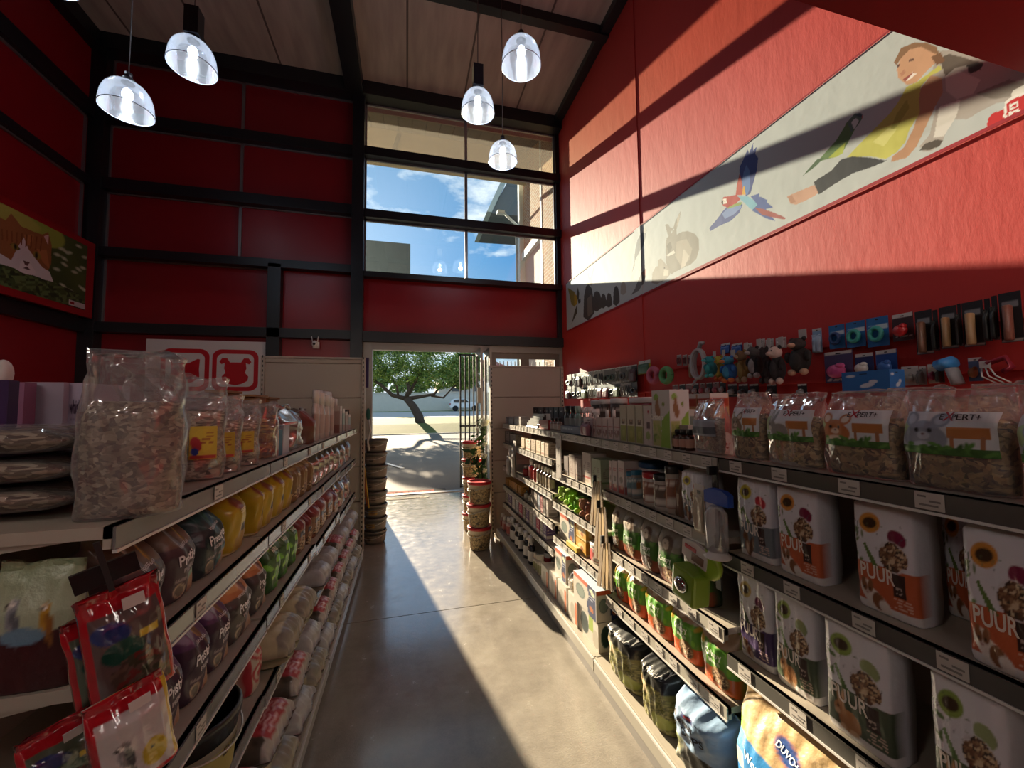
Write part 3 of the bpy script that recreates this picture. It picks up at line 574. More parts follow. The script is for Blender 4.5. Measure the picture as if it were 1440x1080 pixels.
PL = mat('wing panel', '#b7a9a4', .8); b = MB().m(PL); b.box(3.15, 3.4, 8.62, 10.35, -.1, 5.6); o = struct('wall_wing_panel', b)
b = MB().m(mat('pale trim', '#c6cdd2', .6)); b.box(3.0, 3.45, 10.35, 10.5, -.1, 9); b.box(3.02, 3.2, 8.55, 8.66, -.1, 9); b.box(3.05, 3.2, 8.62, 10.35, 5.58, 5.78); b.box(3.05, 3.2, 8.62, 10.35, 4.15, 4.3); o = struct('trim_wing', b)
ey = 13.0; e0, e1, e2, e3 = [at(*q, 1, ey) for q in ((713, 257), (735, 257), (735, 303), (690, 300))]
b = MB().m(mat('eave', '#5c666c', .8)); b.prism([(e0.x, e0.z), (4.6, e1.z+.3), (4.6, e2.z), (e3.x, e3.z)], lambda a, c, h_: (a, h_, c), ey, ey+2.5); o = struct('roof_eave', b)
b = MB().m(mat('eave fascia', '#9fb0b2', .7)); b.prism([(e0.x-.02, e0.z+.05), (e0.x-.2, e0.z+.05), (e3.x-.15, e3.z), (e3.x+.02, e3.z)], lambda a, c, h_: (a, h_, c), ey-.1, ey+2.5); o = struct('trim_eave', b)
l0, l1, l2 = [at(*q, 1, 10.6) for q in ((727, 317), (707, 298), (700, 299))]
t = thing('street_lamp', 'pale arm of an outdoor lamp beyond the upper window', 'lamp', l0); MB().m(mat('lamp arm', '#c9d3d8', .5)).tube([(0, 0, 0), l1-l0], .035).build('arm', t); MB().m(MATS['lamp arm']).box(l2.x-l0.x-.02, l1.x-l0.x+.04, -.08, .08, l2.z-l0.z-.03, l2.z-l0.z+.05).build('lamp_head', t)
b = MB().m(MATS['lamp arm'] if 0 else mat('lamp pole', '#8f999d', .6)); MB().m(MATS['lamp pole']).cyl(.05, 1.0-l0.z-1.0, .02, 10).build('pole', t)
s0, s1 = at(515, 337, 1, 9.8), at(577, 386, 1, 9.8)
t = thing('sign_box', 'back of a grey blue sign box outside the lowest high window', 'sign', (s0.x, 9.8, 0)); MB().m(mat('sign back', '#5c7186', .7, mott=.1)).box(-1.2, s1.x-s0.x, 0, .25, s1.z-.6, s0.z).build('box', t, bev=.02)
MB().m(BLACK).box(-1.15, -1.03, .08, .2, 0, s1.z-.6).build('post', t)
# ================================================================== LIGHT
sun = bpy.data.lights.new('sun', 'SUN'); sun.energy = 23; sun.angle = radians(.6); sun.color = (1, .82, .58)
so = bpy.data.objects.new('sun', sun); COL.objects.link(so); SD = Vector((.19, -1, -.285)); so.rotation_euler = SD.to_track_quat('-Z', 'Y').to_euler(); so.location = (-6, 30, 14)
w = bpy.data.worlds.new('sky'); S.world = w; w.use_nodes = True; nt = w.node_tree; bg = nt.nodes['Background']
tc = N(nt, 'TexCoord'); sp = N(nt, 'SeparateXYZ'); nt.links.new(tc.outputs['Generated'], sp.inputs[0])
sky = ramp(nt, sp.outputs['Z'], [(0, '#b4b9bc'), (.12, '#8aaabf'), (.35, '#4f8dbf'), (.8, '#6b8ca8')])
mp = N(nt, 'Mapping'); mp.inputs['Scale'].default_value = (1.6, 1.6, 4.0); nt.links.new(tc.outputs['Generated'], mp.inputs[0])
cn = N(nt, 'TexNoise', i_Scale=2.6, i_Detail=9.0, i_Roughness=.58); nt.links.new(mp.outputs[0], cn.inputs['Vector'])
cr = N(nt, 'MapRange', i_1=.52, i_2=.66); nt.links.new(cn.outputs[0], cr.inputs[0])
mx = N(nt, 'Mix', data_type='RGBA'); mx.inputs['B'].default_value = (.9, .9, .88, 1); nt.links.new(sky, mx.inputs['A']); nt.links.new(cr.outputs[0], mx.inputs['Factor'])
# glow of the sky round the sun
vd = N(nt, 'VectorMath', operation='DOT_PRODUCT'); vd.inputs[1].default_value = (-SD).normalized(); nrm = N(nt, 'VectorMath', operation='NORMALIZE'); nt.links.new(tc.outputs['Generated'], nrm.inputs[0]); nt.links.new(nrm.outputs[0], vd.inputs[0])
pw = N(nt, 'Math', operation='POWER', i_1=26.0); mxx = N(nt, 'Math', operation='MAXIMUM', i_1=0.0); nt.links.new(vd.outputs['Value'], mxx.inputs[0]); nt.links.new(mxx.outputs[0], pw.inputs[0])
ad = N(nt, 'Mix', data_type='RGBA', blend_type='ADD'); ad.inputs['B'].default_value = (.4, .36, .3, 1); nt.links.new(pw.outputs[0], ad.inputs['Factor']); nt.links.new(mx.outputs['Result'], ad.inputs['A'])
nt.links.new(ad.outputs['Result'], bg.inputs['Color']); bg.inputs['Strength'].default_value = 1.8
# pendant lamps
SHADE = clear_mat('ribbed acrylic', '#dfe8f5', .22, .15, 0, haze=.15)
BULB = mat('bulb', '#ffffff', .4, emit='#eef4ff', estr=9)
DARKM = mat('dark socket', '#1d1d22', .4)
def pendant(px, py, dia_px, label, box, energy):
    d = Vector(ray(px, py)); rng = .40*FPX/dia_px; c = Vector(CC)+d.normalized()*rng*(d.length/FPX); R = .2; H = .27
    t = thing('pendant_lamp', label, 'pendant lamp', c, 0, 'pendant lamps'); b = MB(True).m(SHADE); n = 64
    prof = [(.05, H), (.09, H-.008), (.13, H-.035), (.165, H-.085), (.186, H-.15), (.196, .04), (.2, 0)]
    vs = []; fs = []
    for r, z in prof:
        for i in range(n): a = 2*PI*i/n; q = r*(1+(.012 if i % 2 else 0)); vs.append((q*cos(a), q*sin(a), z-.1))
    for j in range(len(prof)-1):
        for i in range(n): i2 = (i+1) % n; fs.append((j*n+i, j*n+i2, (j+1)*n+i2, (j+1)*n+i))
    b.add(vs, fs); sh = b.build('lamp_shade', t); MB(True).m(mat('shade rim', '#c8d2e0', .3)).tube([(R*cos(a*PI/24), R*sin(a*PI/24), -.1) for a in range(49)], .004, 6, False).build('rim', sh)
    MB(True).m(BULB).ell((0, 0, .06), (.042, .042, .06)).build('bulb', t)
    b = MB(True).m(DARKM); b.cyl(.05, H-.1, H-.06, 16); b.cyl(.03, H-.06, H, 12)
    if box: b.box(-.06, .06, -.06, .06, H-.05, H+.22)
    b.build('lamp_holder', t); MB().m(mat('lamp cable', '#5b5650', .7)).tube([(0, 0, H), (.008, 0, (H+ZC-c.z)/2), (0, 0, ZC-c.z)], .006, 6).build('cord', t)
    L = bpy.data.lights.new('pendant_light', 'POINT'); L.energy = energy; L.color = (.74, .86, 1); L.shadow_soft_size = .05; lo = bpy.data.objects.new('pendant_light', L); COL.objects.link(lo); lo.parent = t; lo.location = (0, 0, -.05)
for a in ((179, 142, 60, 'lit pendant lamp on a rope cord, lower of the two by the red panels', 0), (271, 82, 58, 'lit pendant lamp with dark box, higher of the two by the red panels', 1), (733, 80, 55, 'lit pendant lamp, largest and highest of the three before the windows', 0), (672, 148, 46, 'warm pendant lamp with black box, before the top window', 1), (707, 218, 40, 'small pendant lamp, lowest of the three before the windows', 0), (70, -45, 62, 'pendant lamp above the left wall beam, only its glow seen', 0)):
    pendant(*a, 8)
# added unseen fill lights under the mezzanine, shaped as fluorescent battens
for i, (x, y) in enumerate(((-2.2, -.5), (2.2, -.5), (-2.2, -3.2), (2.2, -3.2))):
    t = thing('fill_lamp', 'white fluorescent batten under the mezzanine behind the camera', 'ceiling light', (x, y, 3.14), 0, 'mezzanine battens'); MB().m(W_).box(-.6, .6, -.05, .05, -.05, .01).build('housing', t); MB(True).m(mat('fill glow', '#ffffff', .4, emit='#fff4ea', estr=80)).lathe([(.018, -.56), (.018, .56)], 10, (0, 0, -.07), M=Matrix.Rotation(PI/2, 3, 'Y')).build('tube', t)
# ================================================================== SHELVING
CREAM = mat('cream powder coat', '#aea697', .45, bmp=.03)
GREYS = mat('shelf grey', '#8d8a86', .4, metal=.1)
STRIP = mat('price rail', '#56544f', .25, coat=.3)
STRIPS = mat('silver price rail', '#9a9b9a', .25, metal=.6)
STRIPL = mat('pale price rail', '#a8a498', .3, coat=.3)
EDGE = mat('bright shelf edge', '#d2d0cc', .3)
TICK = CARD
def ticket(par, x, y, z, rz, w=.05, h=.036, seed=0):
    b = MB().m(TICK).color('#b9b4ac'); b.box(-w/2, w/2, -.0015, 0, -h/2, h/2); b.color('#77736f')
    for i, (a, c) in enumerate(((-.4, -.1), (.0, .38), (-.35, .3))): b.box(a*w, c*w, -.0022, -.0016, (.25-i*.25)*h-.002, (.25-i*.25)*h+.002)
    return b.build('price_ticket', par, (x, y, z), (0, 0, rz))
TK = {}
def shelf(par, y0, y1, xl, xs, z, sgn, tix, mt, th=.04, label=None):
    """shelf tray from the lip xl back to the spine xs, with its price rail and tickets"""
    b = MB().m(CREAM); b.box(xl, xs, y0+.004, y1-.004, z-.022, z); b.box(xl, xl+sgn*.012, y0+.004, y1-.004, z-th, z)
    for y in (y0+.01, y1-.022): b.prism([(xl+sgn*.03, z-.02), (xs, z-.02), (xs, z-.06), (xs-sgn*.05, z-.06)], lambda a, c, h: (a, h, c), y, y+.012)
    s = b.build('shelf', par)
    r = MB().m(mt); r.box(xl-sgn*.006, xl-sgn*.001, y0+.006, y1-.006, z-th-.002, z-.002); r.m(EDGE).box(xl-sgn*.009, xl-sgn*.001, y0+.006, y1-.006, z-th-.008, z-th-.002); r.build('price_rail', s)
    n = tix
    for i in range(n):
        y = y0+(i+.5+RNG.uniform(-.15, .15))*(y1-y0)/n
        if sgn not in TK: TK[sgn] = ticket(None, 0, 0, 0, -PI/2 if sgn > 0 else PI/2); o = TK[sgn]
        else: o = TK[sgn].copy(); COL.objects.link(o)
        o.parent = s; o.location = (xl-sgn*.0075, y, z-th/2)
def bay(y0, y1, xb, xl, xs, xr, sgn, levels, base_z, label, zt, tix, mt, group, rear=True):
    t = thing('shelf_bay', label, 'shelving', (0, 0, 0), 0, group)
    b = MB().m(CREAM); b.box(xs-.012, xs+.012, y0+.001, y1-.001, .02, zt); b.build('back_panel', t)
    u = MB().m(CREAM); u.box(xs-.03, xs+.03, y1-.026, y1-.002, 0, zt)
    u.build('upright', t)
    b = MB().m(CREAM); b.box(xb, xs-sgn*.012, y0+.003, y1-.003, base_z-.03, base_z); b.box(xb, xb+sgn*.012, y0+.003, y1-.003, base_z-.075, base_z+.004); b.build('base_deck', t, bev=.002)
    b = MB().m(GREYS); b.box(xb+sgn*.03, xb+sgn*.045, y0+.002, y1-.002, .0, base_z-.03); b.build('kick_plate', t)
    b = MB().m(STRIPL); b.box(xb-sgn*.006, xb-sgn*.001, y0+.006, y1-.006, base_z-.07, base_z-.012); b.m(EDGE).box(xb-sgn*.009, xb-sgn*.001, y0+.006, y1-.006, base_z-.012, base_z-.002); b.build('price_rail', t)
    for i, z in enumerate(levels): shelf(t, y0, y1, xl, xs-sgn*.012, z, sgn, tix, mt)
    if rear:
        b = MB().m(CREAM); b.box(xs+sgn*.012, xr, y0+.004, y1-.004, zt-.03, zt); b.box(xr-sgn*.01, xr, y0+.004, y1-.004, zt-.05, zt); b.build('rear_shelf', t); MB().m(CREAM).box(xs+sgn*.012, xr, y0+.004, y1-.004, .1, .16).build('rear_deck', t)
    return t
RY = [4.52, 3.72, 2.90, 2.08, 1.20, .34, -.52]
RL = [[1.36, 1.14, .88, .66, .46], [1.36, 1.14, .88, .66, .46], [1.36, 1.055, .835, .58], [1.36, 1.075, .765, .50], [1.36, 1.035, .69], [1.36, 1.035, .69]]
RB, RLIP, RSP, RRR = 1.0, 1.08, 1.45, 1.9
RLAB = ['cream shelving bay nearest the door under the animal banner, dog care bottles on its base', 'cream shelving bay of small packs and bottles, second from the door under the animal banner', 'cream shelving bay holding green plush toys and hay boxes', 'cream shelving bay holding crispy muesli bags and lidded jars', 'dark railed shelving bay holding white feed bags with clear bags on top', 'shelving bay beside the camera, mostly outside the picture']
for i in range(6): bay(RY[i+1], RY[i], RB, RLIP, RSP, RRR, 1, RL[i], .17, RLAB[i], 1.36, [8, 8, 8, 8, 5, 5][i], STRIP if i > 3 else STRIPL, 'shelving bays under the banner')
LY = [4.40, 3.40, 2.56, 1.72, .88]
LL = [[1.345, 1.04, .70, .46], [1.345, 1.07, .75, .47], [1.345, 1.075, .775, .49], [1.345, 1.075, .77, .50]]
LB, LLIP, LSP, LRR = -.43, -.51, -.95, -1.4
LLAB = ['cream shelving bay nearest the door, holding slim white tubes and silver bags', 'cream shelving bay with foil bags above silver sacks, second from door, cat poster side', 'cream shelving bay holding yellow seed bags above cream pellet sacks', 'cream shelving bay with the big seed bags on top and black buckets below']
for i in range(4): bay(LY[i+1], LY[i], LB, LLIP, LSP, LRR, -1, LL[i], .12, LLAB[i], 1.345, 1 if i == 3 else 2, STRIPS, 'shelving bays on the cat poster side')
def endpanel(x0, x1, zt, label):
    t = thing('end_panel', label, 'end panel', (0, 4.72, 0))
    for x in (x0, x1-.035):
        b = MB().m(CREAM).box(x, x+.035, -.02, .05, 0, zt+.02); b.m(BLACK)
        for k_ in range(int(zt/.05)): b.box(x+.012, x+.023, -.0215, -.0195, .05+k_*.05, .075+k_*.05)
        b.build('perforated_upright', t)
    z = .15
    while z < zt-.05:
        z1 = min(z+.38, zt); MB().m(CREAM).box(x0+.036, x1-.036, .0, .02, z+.003, z1-.003).build('panel', t, bev=.004); z = z1
    MB().m(CREAM).box(x0+.03, x1-.03, .022, .03, .05, zt).build('back_sheet', t); MB().m(CREAM).box(x0+.02, x1-.02, -.01, .035, zt, zt+.02).build('top_rail', t); MB().m(CREAM).box(x0+.06, x1-.06, .055, .45, .02, .16).build('base_deck', t)
endpanel(.97, 1.92, 2.035, 'beige slotted end panel standing between the red lidded buckets and the right wall')
endpanel(-1.49, -.455, 2.10, 'beige slotted end panel standing in front of the dog face sign')
# ================================================================== PRODUCT KINDS
FILM = clear_mat('clear film', '#ffffff', .15, .07, .22, 14, haze=.13)
FILM2 = clear_mat('milky film', '#f8f6f4', .17, .12, .3, 12, haze=.2)
def seeds(name, cols, scale=70, stretch=(1, 1, 2.2)):
    m, nt, p = newmat(name); c = coords(nt, stretch); nn = N(nt, 'TexNoise', i_Scale=18.0); nt.links.new(c, nn.inputs['Vector'])
    mv = N(nt, 'Mix', data_type='RGBA', blend_type='LINEAR_LIGHT'); mv.inputs['Factor'].default_value = .035; nt.links.new(c, mv.inputs['A']); nt.links.new(nn.outputs['Color'], mv.inputs['B'])
    v = N(nt, 'TexVoronoi', i_Scale=float(scale)); nt.links.new(mv.outputs['Result'], v.inputs['Vector'])
    sp = N(nt, 'SeparateColor'); nt.links.new(v.outputs['Color'], sp.inputs[0])
    n = len(cols); nt.links.new(ramp(nt, sp.outputs[0], [(i/n, q) for i, q in enumerate(cols)]), p.inputs['Base Color'])
    p.inputs['Roughness'].default_value = .6; bump(nt, p, v.outputs['Distance'], -.9, .012); MATS[name] = m; return m
SEED = seeds('striped seed mix', ['#4a3c34', '#9a8a76', '#7a6a58', '#c4b59c', '#5a4c40', '#b09f88', '#d6c9ae', '#6a5a4c'], 62)
MIX = seeds('grain and pellet mix', ['#7d6a50', '#b59c72', '#5a4e3c', '#d0b888', '#93805c', '#47413a', '#c1a576'], 75, (1, 1, 1.2))
CHIPS = seeds('dried flake mix', ['#6b3d26', '#a8763f', '#4b2f20', '#c79c58', '#8a5832', '#5f2f24'], 60, (1, 1, 1.6))
SAND = seeds('fine grey sand', ['#6d6458', '#8a7f70', '#5a5148', '#9c917f'], 260, (1, 1, 1))
SHAV = seeds('pale wood fibre', ['#c9ab7c', '#d8be93', '#b99a6a', '#e2cca4'], 110, (1, 1, .6))
HAY = seeds('green hay', ['#5d5a2e', '#7d7a44', '#46461f', '#96905a', '#3a3c1e'], 60, (.5, 2.5, 2.5))
PELL = seeds('dark pellets', ['#2a2522', '#3d3531', '#4d443d', '#231f1d'], 90, (1, 1, 1))
def ring_u(nf):
    u = np.linspace(-1, 1, nf); return 1.3*u-.3*u**3
def bag(mb, W, H, Dp, spec=None, texts=(), nf=44, nv=60, e=4.5, fill=.74, seal=.05, wr=.004, seed=0, back='#777777', topw=1.0, lean=0, z0=0, sx=1., flat=.05, cut=None):
    """stand-up bag: closed skin swelling from a flat base to a pressed seal; front looks to -y"""
    nb = max(12, nf//3); uf = ring_u(nf); ub = ring_u(nb)[::-1][1:-1]; us = np.concatenate([uf, ub]); sd = np.concatenate([-np.ones(nf), np.ones(nb-2)])
    v = np.linspace(0, 1, nv); Ug, Vg = np.meshgrid(us, v); Sg = np.meshgrid(sd, v)[0]
    s = np.clip((Vg-fill)/max(1e-3, 1-seal-fill), 0, 1)
    t = (.86+.14*np.clip(Vg/.07, 0, 1)**.5)*(1-s**1.4*(1-flat))*(1+.10*np.sin(Vg*pi*.9))
    wv = (1-.05*np.sin(np.clip(Vg/fill, 0, 1)*pi)*0+.0*Vg)*(1+(topw-1)*s)
    ee = e-(e-2.2)*s; yy = Sg*Dp/2*t*np.clip(1-np.abs(Ug)**ee, 0, 1)**(1/ee)
    X = Ug*W/2*wv; Z = Vg*H
    a = Ug*W/.3+Sg*.7; b_ = Vg*H/.3
    amp = wr*(.45+1.2*s+.7*np.abs(Ug)**3)*np.clip(Vg/.05, .1, 1)
    dy = amp*(1.1*ridge(a, b_, seed, 3.2)+.7*nz(a, b_, seed+1, 2.5)); yy = yy+Sg*dy*(1-.4*s); X = X+.5*amp*nz(b_*1.2, a, seed+2, 2.0)*np.abs(Ug)
    Z = Z+wr*1.5*nz(a, a*0, seed+3, 1.6)*(Vg > .97)+wr*.6*nz(a, b_, seed+4, 2)*s
    yy = yy+lean*(Vg*H)**2
    A = W/2; n = us.size
    if spec is not None:
        col = paint(spec, Ug.ravel(), (Vg*H/A).ravel()); bk = np.array(lin(back)); k_ = (Sg.ravel() > 0)
        if isinstance(back, str): col[k_] = col[k_]*.0+bk
    else: col = None
    vs = list(zip(X.ravel(), yy.ravel(), Z.ravel()+z0)); nvv = nv
    fs = [(j*n+i, j*n+(i+1) % n, (j+1)*n+(i+1) % n, (j+1)*n+i) for j in range(nvv-1) for i in range(n)]
    fs.append(tuple(range(n-1, -1, -1))); fs.append(tuple((nvv-1)*n+i for i in range(n)))
    mb.add(vs, fs, col, smooth=True)
    # front surface for lettering
    Yf = yy[:, :nf]; Xf = X[:, :nf]
    def fn(x, y):
        vv = min(max(y*A/H, 0), .999)*(nv-1); j = int(vv); fy = vv-j; uu = np.interp(max(-1, min(1, x)), uf, np.arange(nf)); i = min(int(uu), nf-2); fx = uu-i
        g = lambda Q: (Q[j, i]*(1-fx)+Q[j, i+1]*fx)*(1-fy)+(Q[j+1, i]*(1-fx)+Q[j+1, i+1]*fx)*fy
        return (g(Xf), g(Yf)-.0016, y*A+z0)
    for tx in texts: put_text(mb, tx[0], tx[1], fn, tx[2], tx[3], tx[5] if len(tx) > 5 else 0, tx[4], tx[6] if len(tx) > 6 else 1)
    return fn
KIND = {}
def kind(key, fn):
    """first call hands out the original, later calls copies of it and of its parts"""
    if key not in KIND: KIND[key] = fn(); return KIND[key]
    return dup(KIND[key])
def put(root, label, cat, loc, rz, sc=(1, 1, 1), group=None, name=None, tilt=(0, 0)):
    root.location = loc; root.rotation_euler = (tilt[0], tilt[1], rz); root.scale = sc; tag(root, label, cat, group)
    return root
def root(name): return link(name, None)
def within(Y, hi, lo):
    """keep a span inside the bay that holds its middle"""
    c = (hi+lo)/2
    for b in Y[1:-1]:
        if lo < b < hi:
            if c > b: lo = b+.006
            else: hi = b-.006
    return hi, lo
def snap(Y, LV, base, z, y):
    """the tray of the bay at y that lies nearest to z, and the clear height above it"""
    i = next((i for i in range(len(Y)-1) if Y[i+1] <= y <= Y[i]), len(Y)-2 if y < Y[-1] else 0)
    lv = sorted(LV[i]+[base]); k_ = min(range(len(lv)), key=lambda q: abs(lv[q]-z))
    return (lv[k_] if abs(lv[k_]-z) < .09 else z), (lv[k_+1]-.038-lv[k_] if k_+1 < len(lv) else 9)
FR_, FL_ = -PI/2, PI/2          # facing the aisle from the banner side / from the poster side
# ================================================================== ARTWORK
ORD = ['first', 'second', 'third', 'fourth', 'fifth', 'sixth', 'seventh', 'eighth', 'ninth', 'tenth', 'eleventh', 'twelfth', 'thirteenth', 'fourteenth', 'fifteenth', 'sixteenth']
def cavy(x, y, s, a='#e8e0d6', b='#8a5a36', c='#2c231f'):
    return [('e', x+.1*s, y-.18*s, .62*s, .3*s, -22, a), ('e', x+.22*s, y-.2*s, .3*s, .27*s, -20, b), ('e', x+.5*s, y-.32*s, .26*s, .2*s, -20, a), ('e', x-.3*s, y+.1*s, .3*s, .3*s, 0, a), ('e', x-.38*s, y+.2*s, .12*s, .2*s, 15, b), ('e', x-.12*s, y+.2*s, .13*s, .2*s, -15, b),
            ('e', x-.4*s, y+.36*s, .1*s, .08*s, 30, b), ('e', x-.08*s, y+.34*s, .1*s, .08*s, -30, b), ('e', x-.38*s, y+.12*s, .045*s, .045*s, 0, c), ('e', x-.15*s, y+.12*s, .045*s, .045*s, 0, c), ('e', x-.27*s, y-.03*s, .06*s, .04*s, 0, '#b08a80'), ('e', x-.3*s, y-.42*s, .1*s, .06*s, 0, a), ('e', x+.35*s, y-.5*s, .1*s, .05*s, 0, a)]
def bunny(x, y, s, a='#b98254', b='#d6b48e'):
    return [('e', x+.2*s, y-.15*s, .45*s, .34*s, 0, a), ('e', x-.2*s, y+.12*s, .24*s, .22*s, 0, a), ('e', x-.24*s, y+.5*s, .08*s, .32*s, 8, a), ('e', x-.04*s, y+.48*s, .08*s, .3*s, -12, a), ('e', x-.24*s, y+.5*s, .04*s, .24*s, 8, b), ('e', x-.28*s, y+.16*s, .04*s, .05*s, 0, '#1d1815'), ('e', x-.3*s, y+.0*s, .12*s, .09*s, 0, b), ('e', x-.1*s, y-.38*s, .12*s, .08*s, 0, b), ('e', x+.35*s, y-.42*s, .2*s, .08*s, 0, b)]
def squirrel(x, y, s, a='#7d5638'):
    return [('e', x+.05*s, y-.1*s, .22*s, .36*s, 10, a), ('e', x-.08*s, y+.32*s, .18*s, .16*s, 0, a), ('e', x-.14*s, y+.5*s, .05*s, .09*s, 0, a), ('e', x+.02*s, y+.5*s, .05*s, .09*s, 0, a), ('e', x+.35*s, y+.05*s, .16*s, .4*s, -25, '#6a4630'), ('e', x-.13*s, y+.35*s, .03*s, .03*s, 0, '#151210'), ('e', x-.02*s, y-.1*s, .1*s, .24*s, 5, '#c9ad92')]
def parrot(x, y, s, body, wing, face='#e8e2d8', beak='#2a2522'):
    return [('e', x, y, .26*s, .55*s, 8, body), ('e', x+.12*s, y-.08*s, .16*s, .5*s, 10, wing), ('e', x-.03*s, y+.58*s, .22*s, .22*s, 0, body), ('e', x-.12*s, y+.58*s, .12*s, .12*s, 0, face), ('e', x-.26*s, y+.54*s, .08*s, .1*s, 20, beak), ('e', x-.08*s, y+.63*s, .035*s, .035*s, 0, '#141210'), ('e', x+.14*s, y-.7*s, .09*s, .4*s, 14, wing)]
def leafs(n, x0, x1, y0, y1, s, cols, seed):
    r = np.random.RandomState(seed)
    return [('e', r.uniform(x0, x1), r.uniform(y0, y1), s*r.uniform(.7, 1.3), s*r.uniform(.35, .6), r.uniform(0, 180), cols[r.randint(len(cols))]) for i in range(n)]
CH = ['#5a3a2a', '#8d6a4c', '#3c2820', '#b59a78', '#6e4a34', '#cdb798']
def puur(band, animal, fruit1, fruit2, leafcol, seed, dark='#38211f'):
    sp = ['#dcdbe2', ('r', -1, 1, 0, .2, '#e6e3e0'), ('r', -.95, 1, .2, 1.15, band), ('e', -.35, 2.1, .36, .24, 8, fruit1), ('e', -.35, 2.1, .24, .13, 8, '#3a2416'), ('e', .5, 1.86, .28, .2, -8, fruit2), ('e', .35, 1.42, .46, .36, 0, '#d0ccd0'), ('s', .35, 1.42, .42, .33, CH, .085),
          ('p', [(-.62, 1.55), (-.55, 1.62), (-.1, 1.05), (-.3, 1.02)], leafcol), ('r', .3, .68, .55, 1.06, dark), ('t', .3, .85, .28, .5, '#e6c9b6', .07), ('t', .38, .6, .62, .8, '#c9b6ac', .05)]
    sp += leafs(7, -.95, -.6, 1.1, 1.9, .09, [leafcol, '#6d7d55'], seed)+leafs(12, -.6, .8, 1.5, 2.3, .025, ['#55606a', '#6b7a5a'], seed+1)
    r = np.random.RandomState(seed)
    for i in range(14):
        x, y = -.8+r.uniform(-.1, .1), 1.75+r.uniform(0, .3); a = radians(r.uniform(50, 150)); L = r.uniform(.15, .3)
        sp.append(('p', [(x, y), (x+.015, y), (x+cos(a)*L, y+sin(a)*L)], '#55654c'))
    return sp+animal
PUT = [('PUUR', .34, -.2, .78, '#eadfd4', 0, .95)]
def puurbag(key, band, animal, f1, f2, lc, seed, W=.22, H=.30, Dd=.12):
    def mk():
        b = MB().m(PRINT); bag(b, W, H, Dd, puur(band, animal, f1, f2, lc, seed), PUT, 60, 84, 7, .92, .03, .004, seed, back='#9a9a98', topw=.95, flat=.3)
        return b.build('feed_bag')
    return kind(key, mk)
def pu_o(): return puurbag('pu_o', '#c2623a', cavy(-.38, .42, .75), '#cf8e3d', '#7a1c3f', '#5f7a3a', 31)
def pu_g(): return puurbag('pu_g', '#6f7a80', squirrel(-.4, .38, .8), '#c3b83a', '#b3323a', '#6a7f4a', 32)
def pu_p(): return puurbag('pu_p', '#4b3a63', cavy(-.4, .36, .5, '#c9b8a4'), '#b39a5a', '#6b1f45', '#4a5a3a', 33)
def pu_v(): return puurbag('pu_v', '#4f5b45', bunny(-.35, .5, .75), '#8aa04a', '#93a070', '#5d7a45', 34)
def presto(key, cols, seed, pic):
    top, mid, low, acc = cols
    def mk():
        sp = [mid, ('g', .0, .6, mid), ('r', -1, 1, 1.75, 4, top), ('n', .35, 1.5, low), ('e', .55, .25, .55, .62, 20, acc), ('e', .6, .2, .48, .52, 20, '#a07d66'), ('e', -.45, .35, .22, .22, 0, '#b9a98f'), ('e', -.45, .35, .17, .17, 0, '#6a6258'), ('t', -.6, .2, .62, .85, '#9c8f90', .07)]+pic
        b = MB().m(PRINT); bag(b, .17, .255, .10, sp, [('Prestige', .36, -.02, 1.2, '#e9e6ea', .14, .68), ('PREMIUM', .14, .05, .95, '#b9aeb2', .12, 1.1), ('VERSELE-LAGA', .10, -.05, 1.74, '#d8d2d6', .12, .9)], 44, 60, 3.4, .48, .05, .006, seed, back=low)
        return b.build('seed_bag')
    return kind(key, mk)
def pr_plum(): return presto('pr_plum', ('#6d5a4c', '#4a3a40', '#3a2c33', '#7fa590'), 41, parrot(.2, 2.1, .5, '#c79a35', '#8a6a2a')+parrot(-.35, 2.0, .5, '#9a9aa0', '#6f7078'))
def pr_teal(): return presto('pr_teal', ('#1f4248', '#1d2b31', '#15242a', '#3f6d73'), 42, parrot(.0, 2.15, .55, '#2f5a3f', '#28506a'))
def pr_purp(): return presto('pr_purp', ('#5a3560', '#3f2a3d', '#2f2130', '#9a6a72'), 43, parrot(.15, 2.1, .5, '#a67a4a', '#6f4a30')+[('e', -.4, 2.2, .5, .35, 0, '#7d5a80')])
def pr_oran(): return presto('pr_oran', ('#c07a4a', '#453c3c', '#3a3030', '#9a7c70'), 44, parrot(.1, 2.05, .5, '#8a3d2a', '#5f2a20')+[('e', -.4, 2.25, .4, .3, 0, '#d29a66')])
def simple(key, name, W, H, Dd, sp, tx=(), seed=1, e=3.2, nf=32, nv=44, wr=.007, back='#777777', mt=None, fill=.62, **kw):
    def mk():
        b = MB().m(mt or PRINT); bag(b, W, H, Dd, sp, tx, nf, nv, e, fill, .05, wr, seed, back=back, **kw); return b.build(name)
    return kind(key, mk)
def yel(): return simple('yel', 'seed_bag', .16, .25, .10, ['#b59a22', ('n', .5, 1.4, '#8d7a1c'), ('e', .0, .55, .5, .4, 10, '#a58540'), ('e', .1, 1.5, .42, .38, 0, '#c9b238'), ('e', .15, 1.1, .3, .16, 30, '#3a3020'), ('e', -.2, 2.2, .4, .3, 0, '#8a4a3a'), ('r', -1, 1, 0, .12, '#d8cba0')], [('SEED', .2, -.1, 1.8, '#f0e6c0', .1)], 51, back='#8f7c1e')
def brn(): return simple('brn', 'seed_bag', .16, .25, .10, ['#7d5f3c', ('n', .5, 1.6, '#5d4630'), ('e', 0, 1.3, .6, .55, 0, '#8f7550'), ('r', -1, 1, 2.2, 4, '#a5885a'), ('s', 0, .6, .7, .5, CH, .1)], [('MIX', .22, 0, 1.8, '#e8dcc0')], 52, back='#6a5034')
SILV = mat('silver film', '#b9b4b0', .22, metal=.85, bmp=.3, bscale=30)
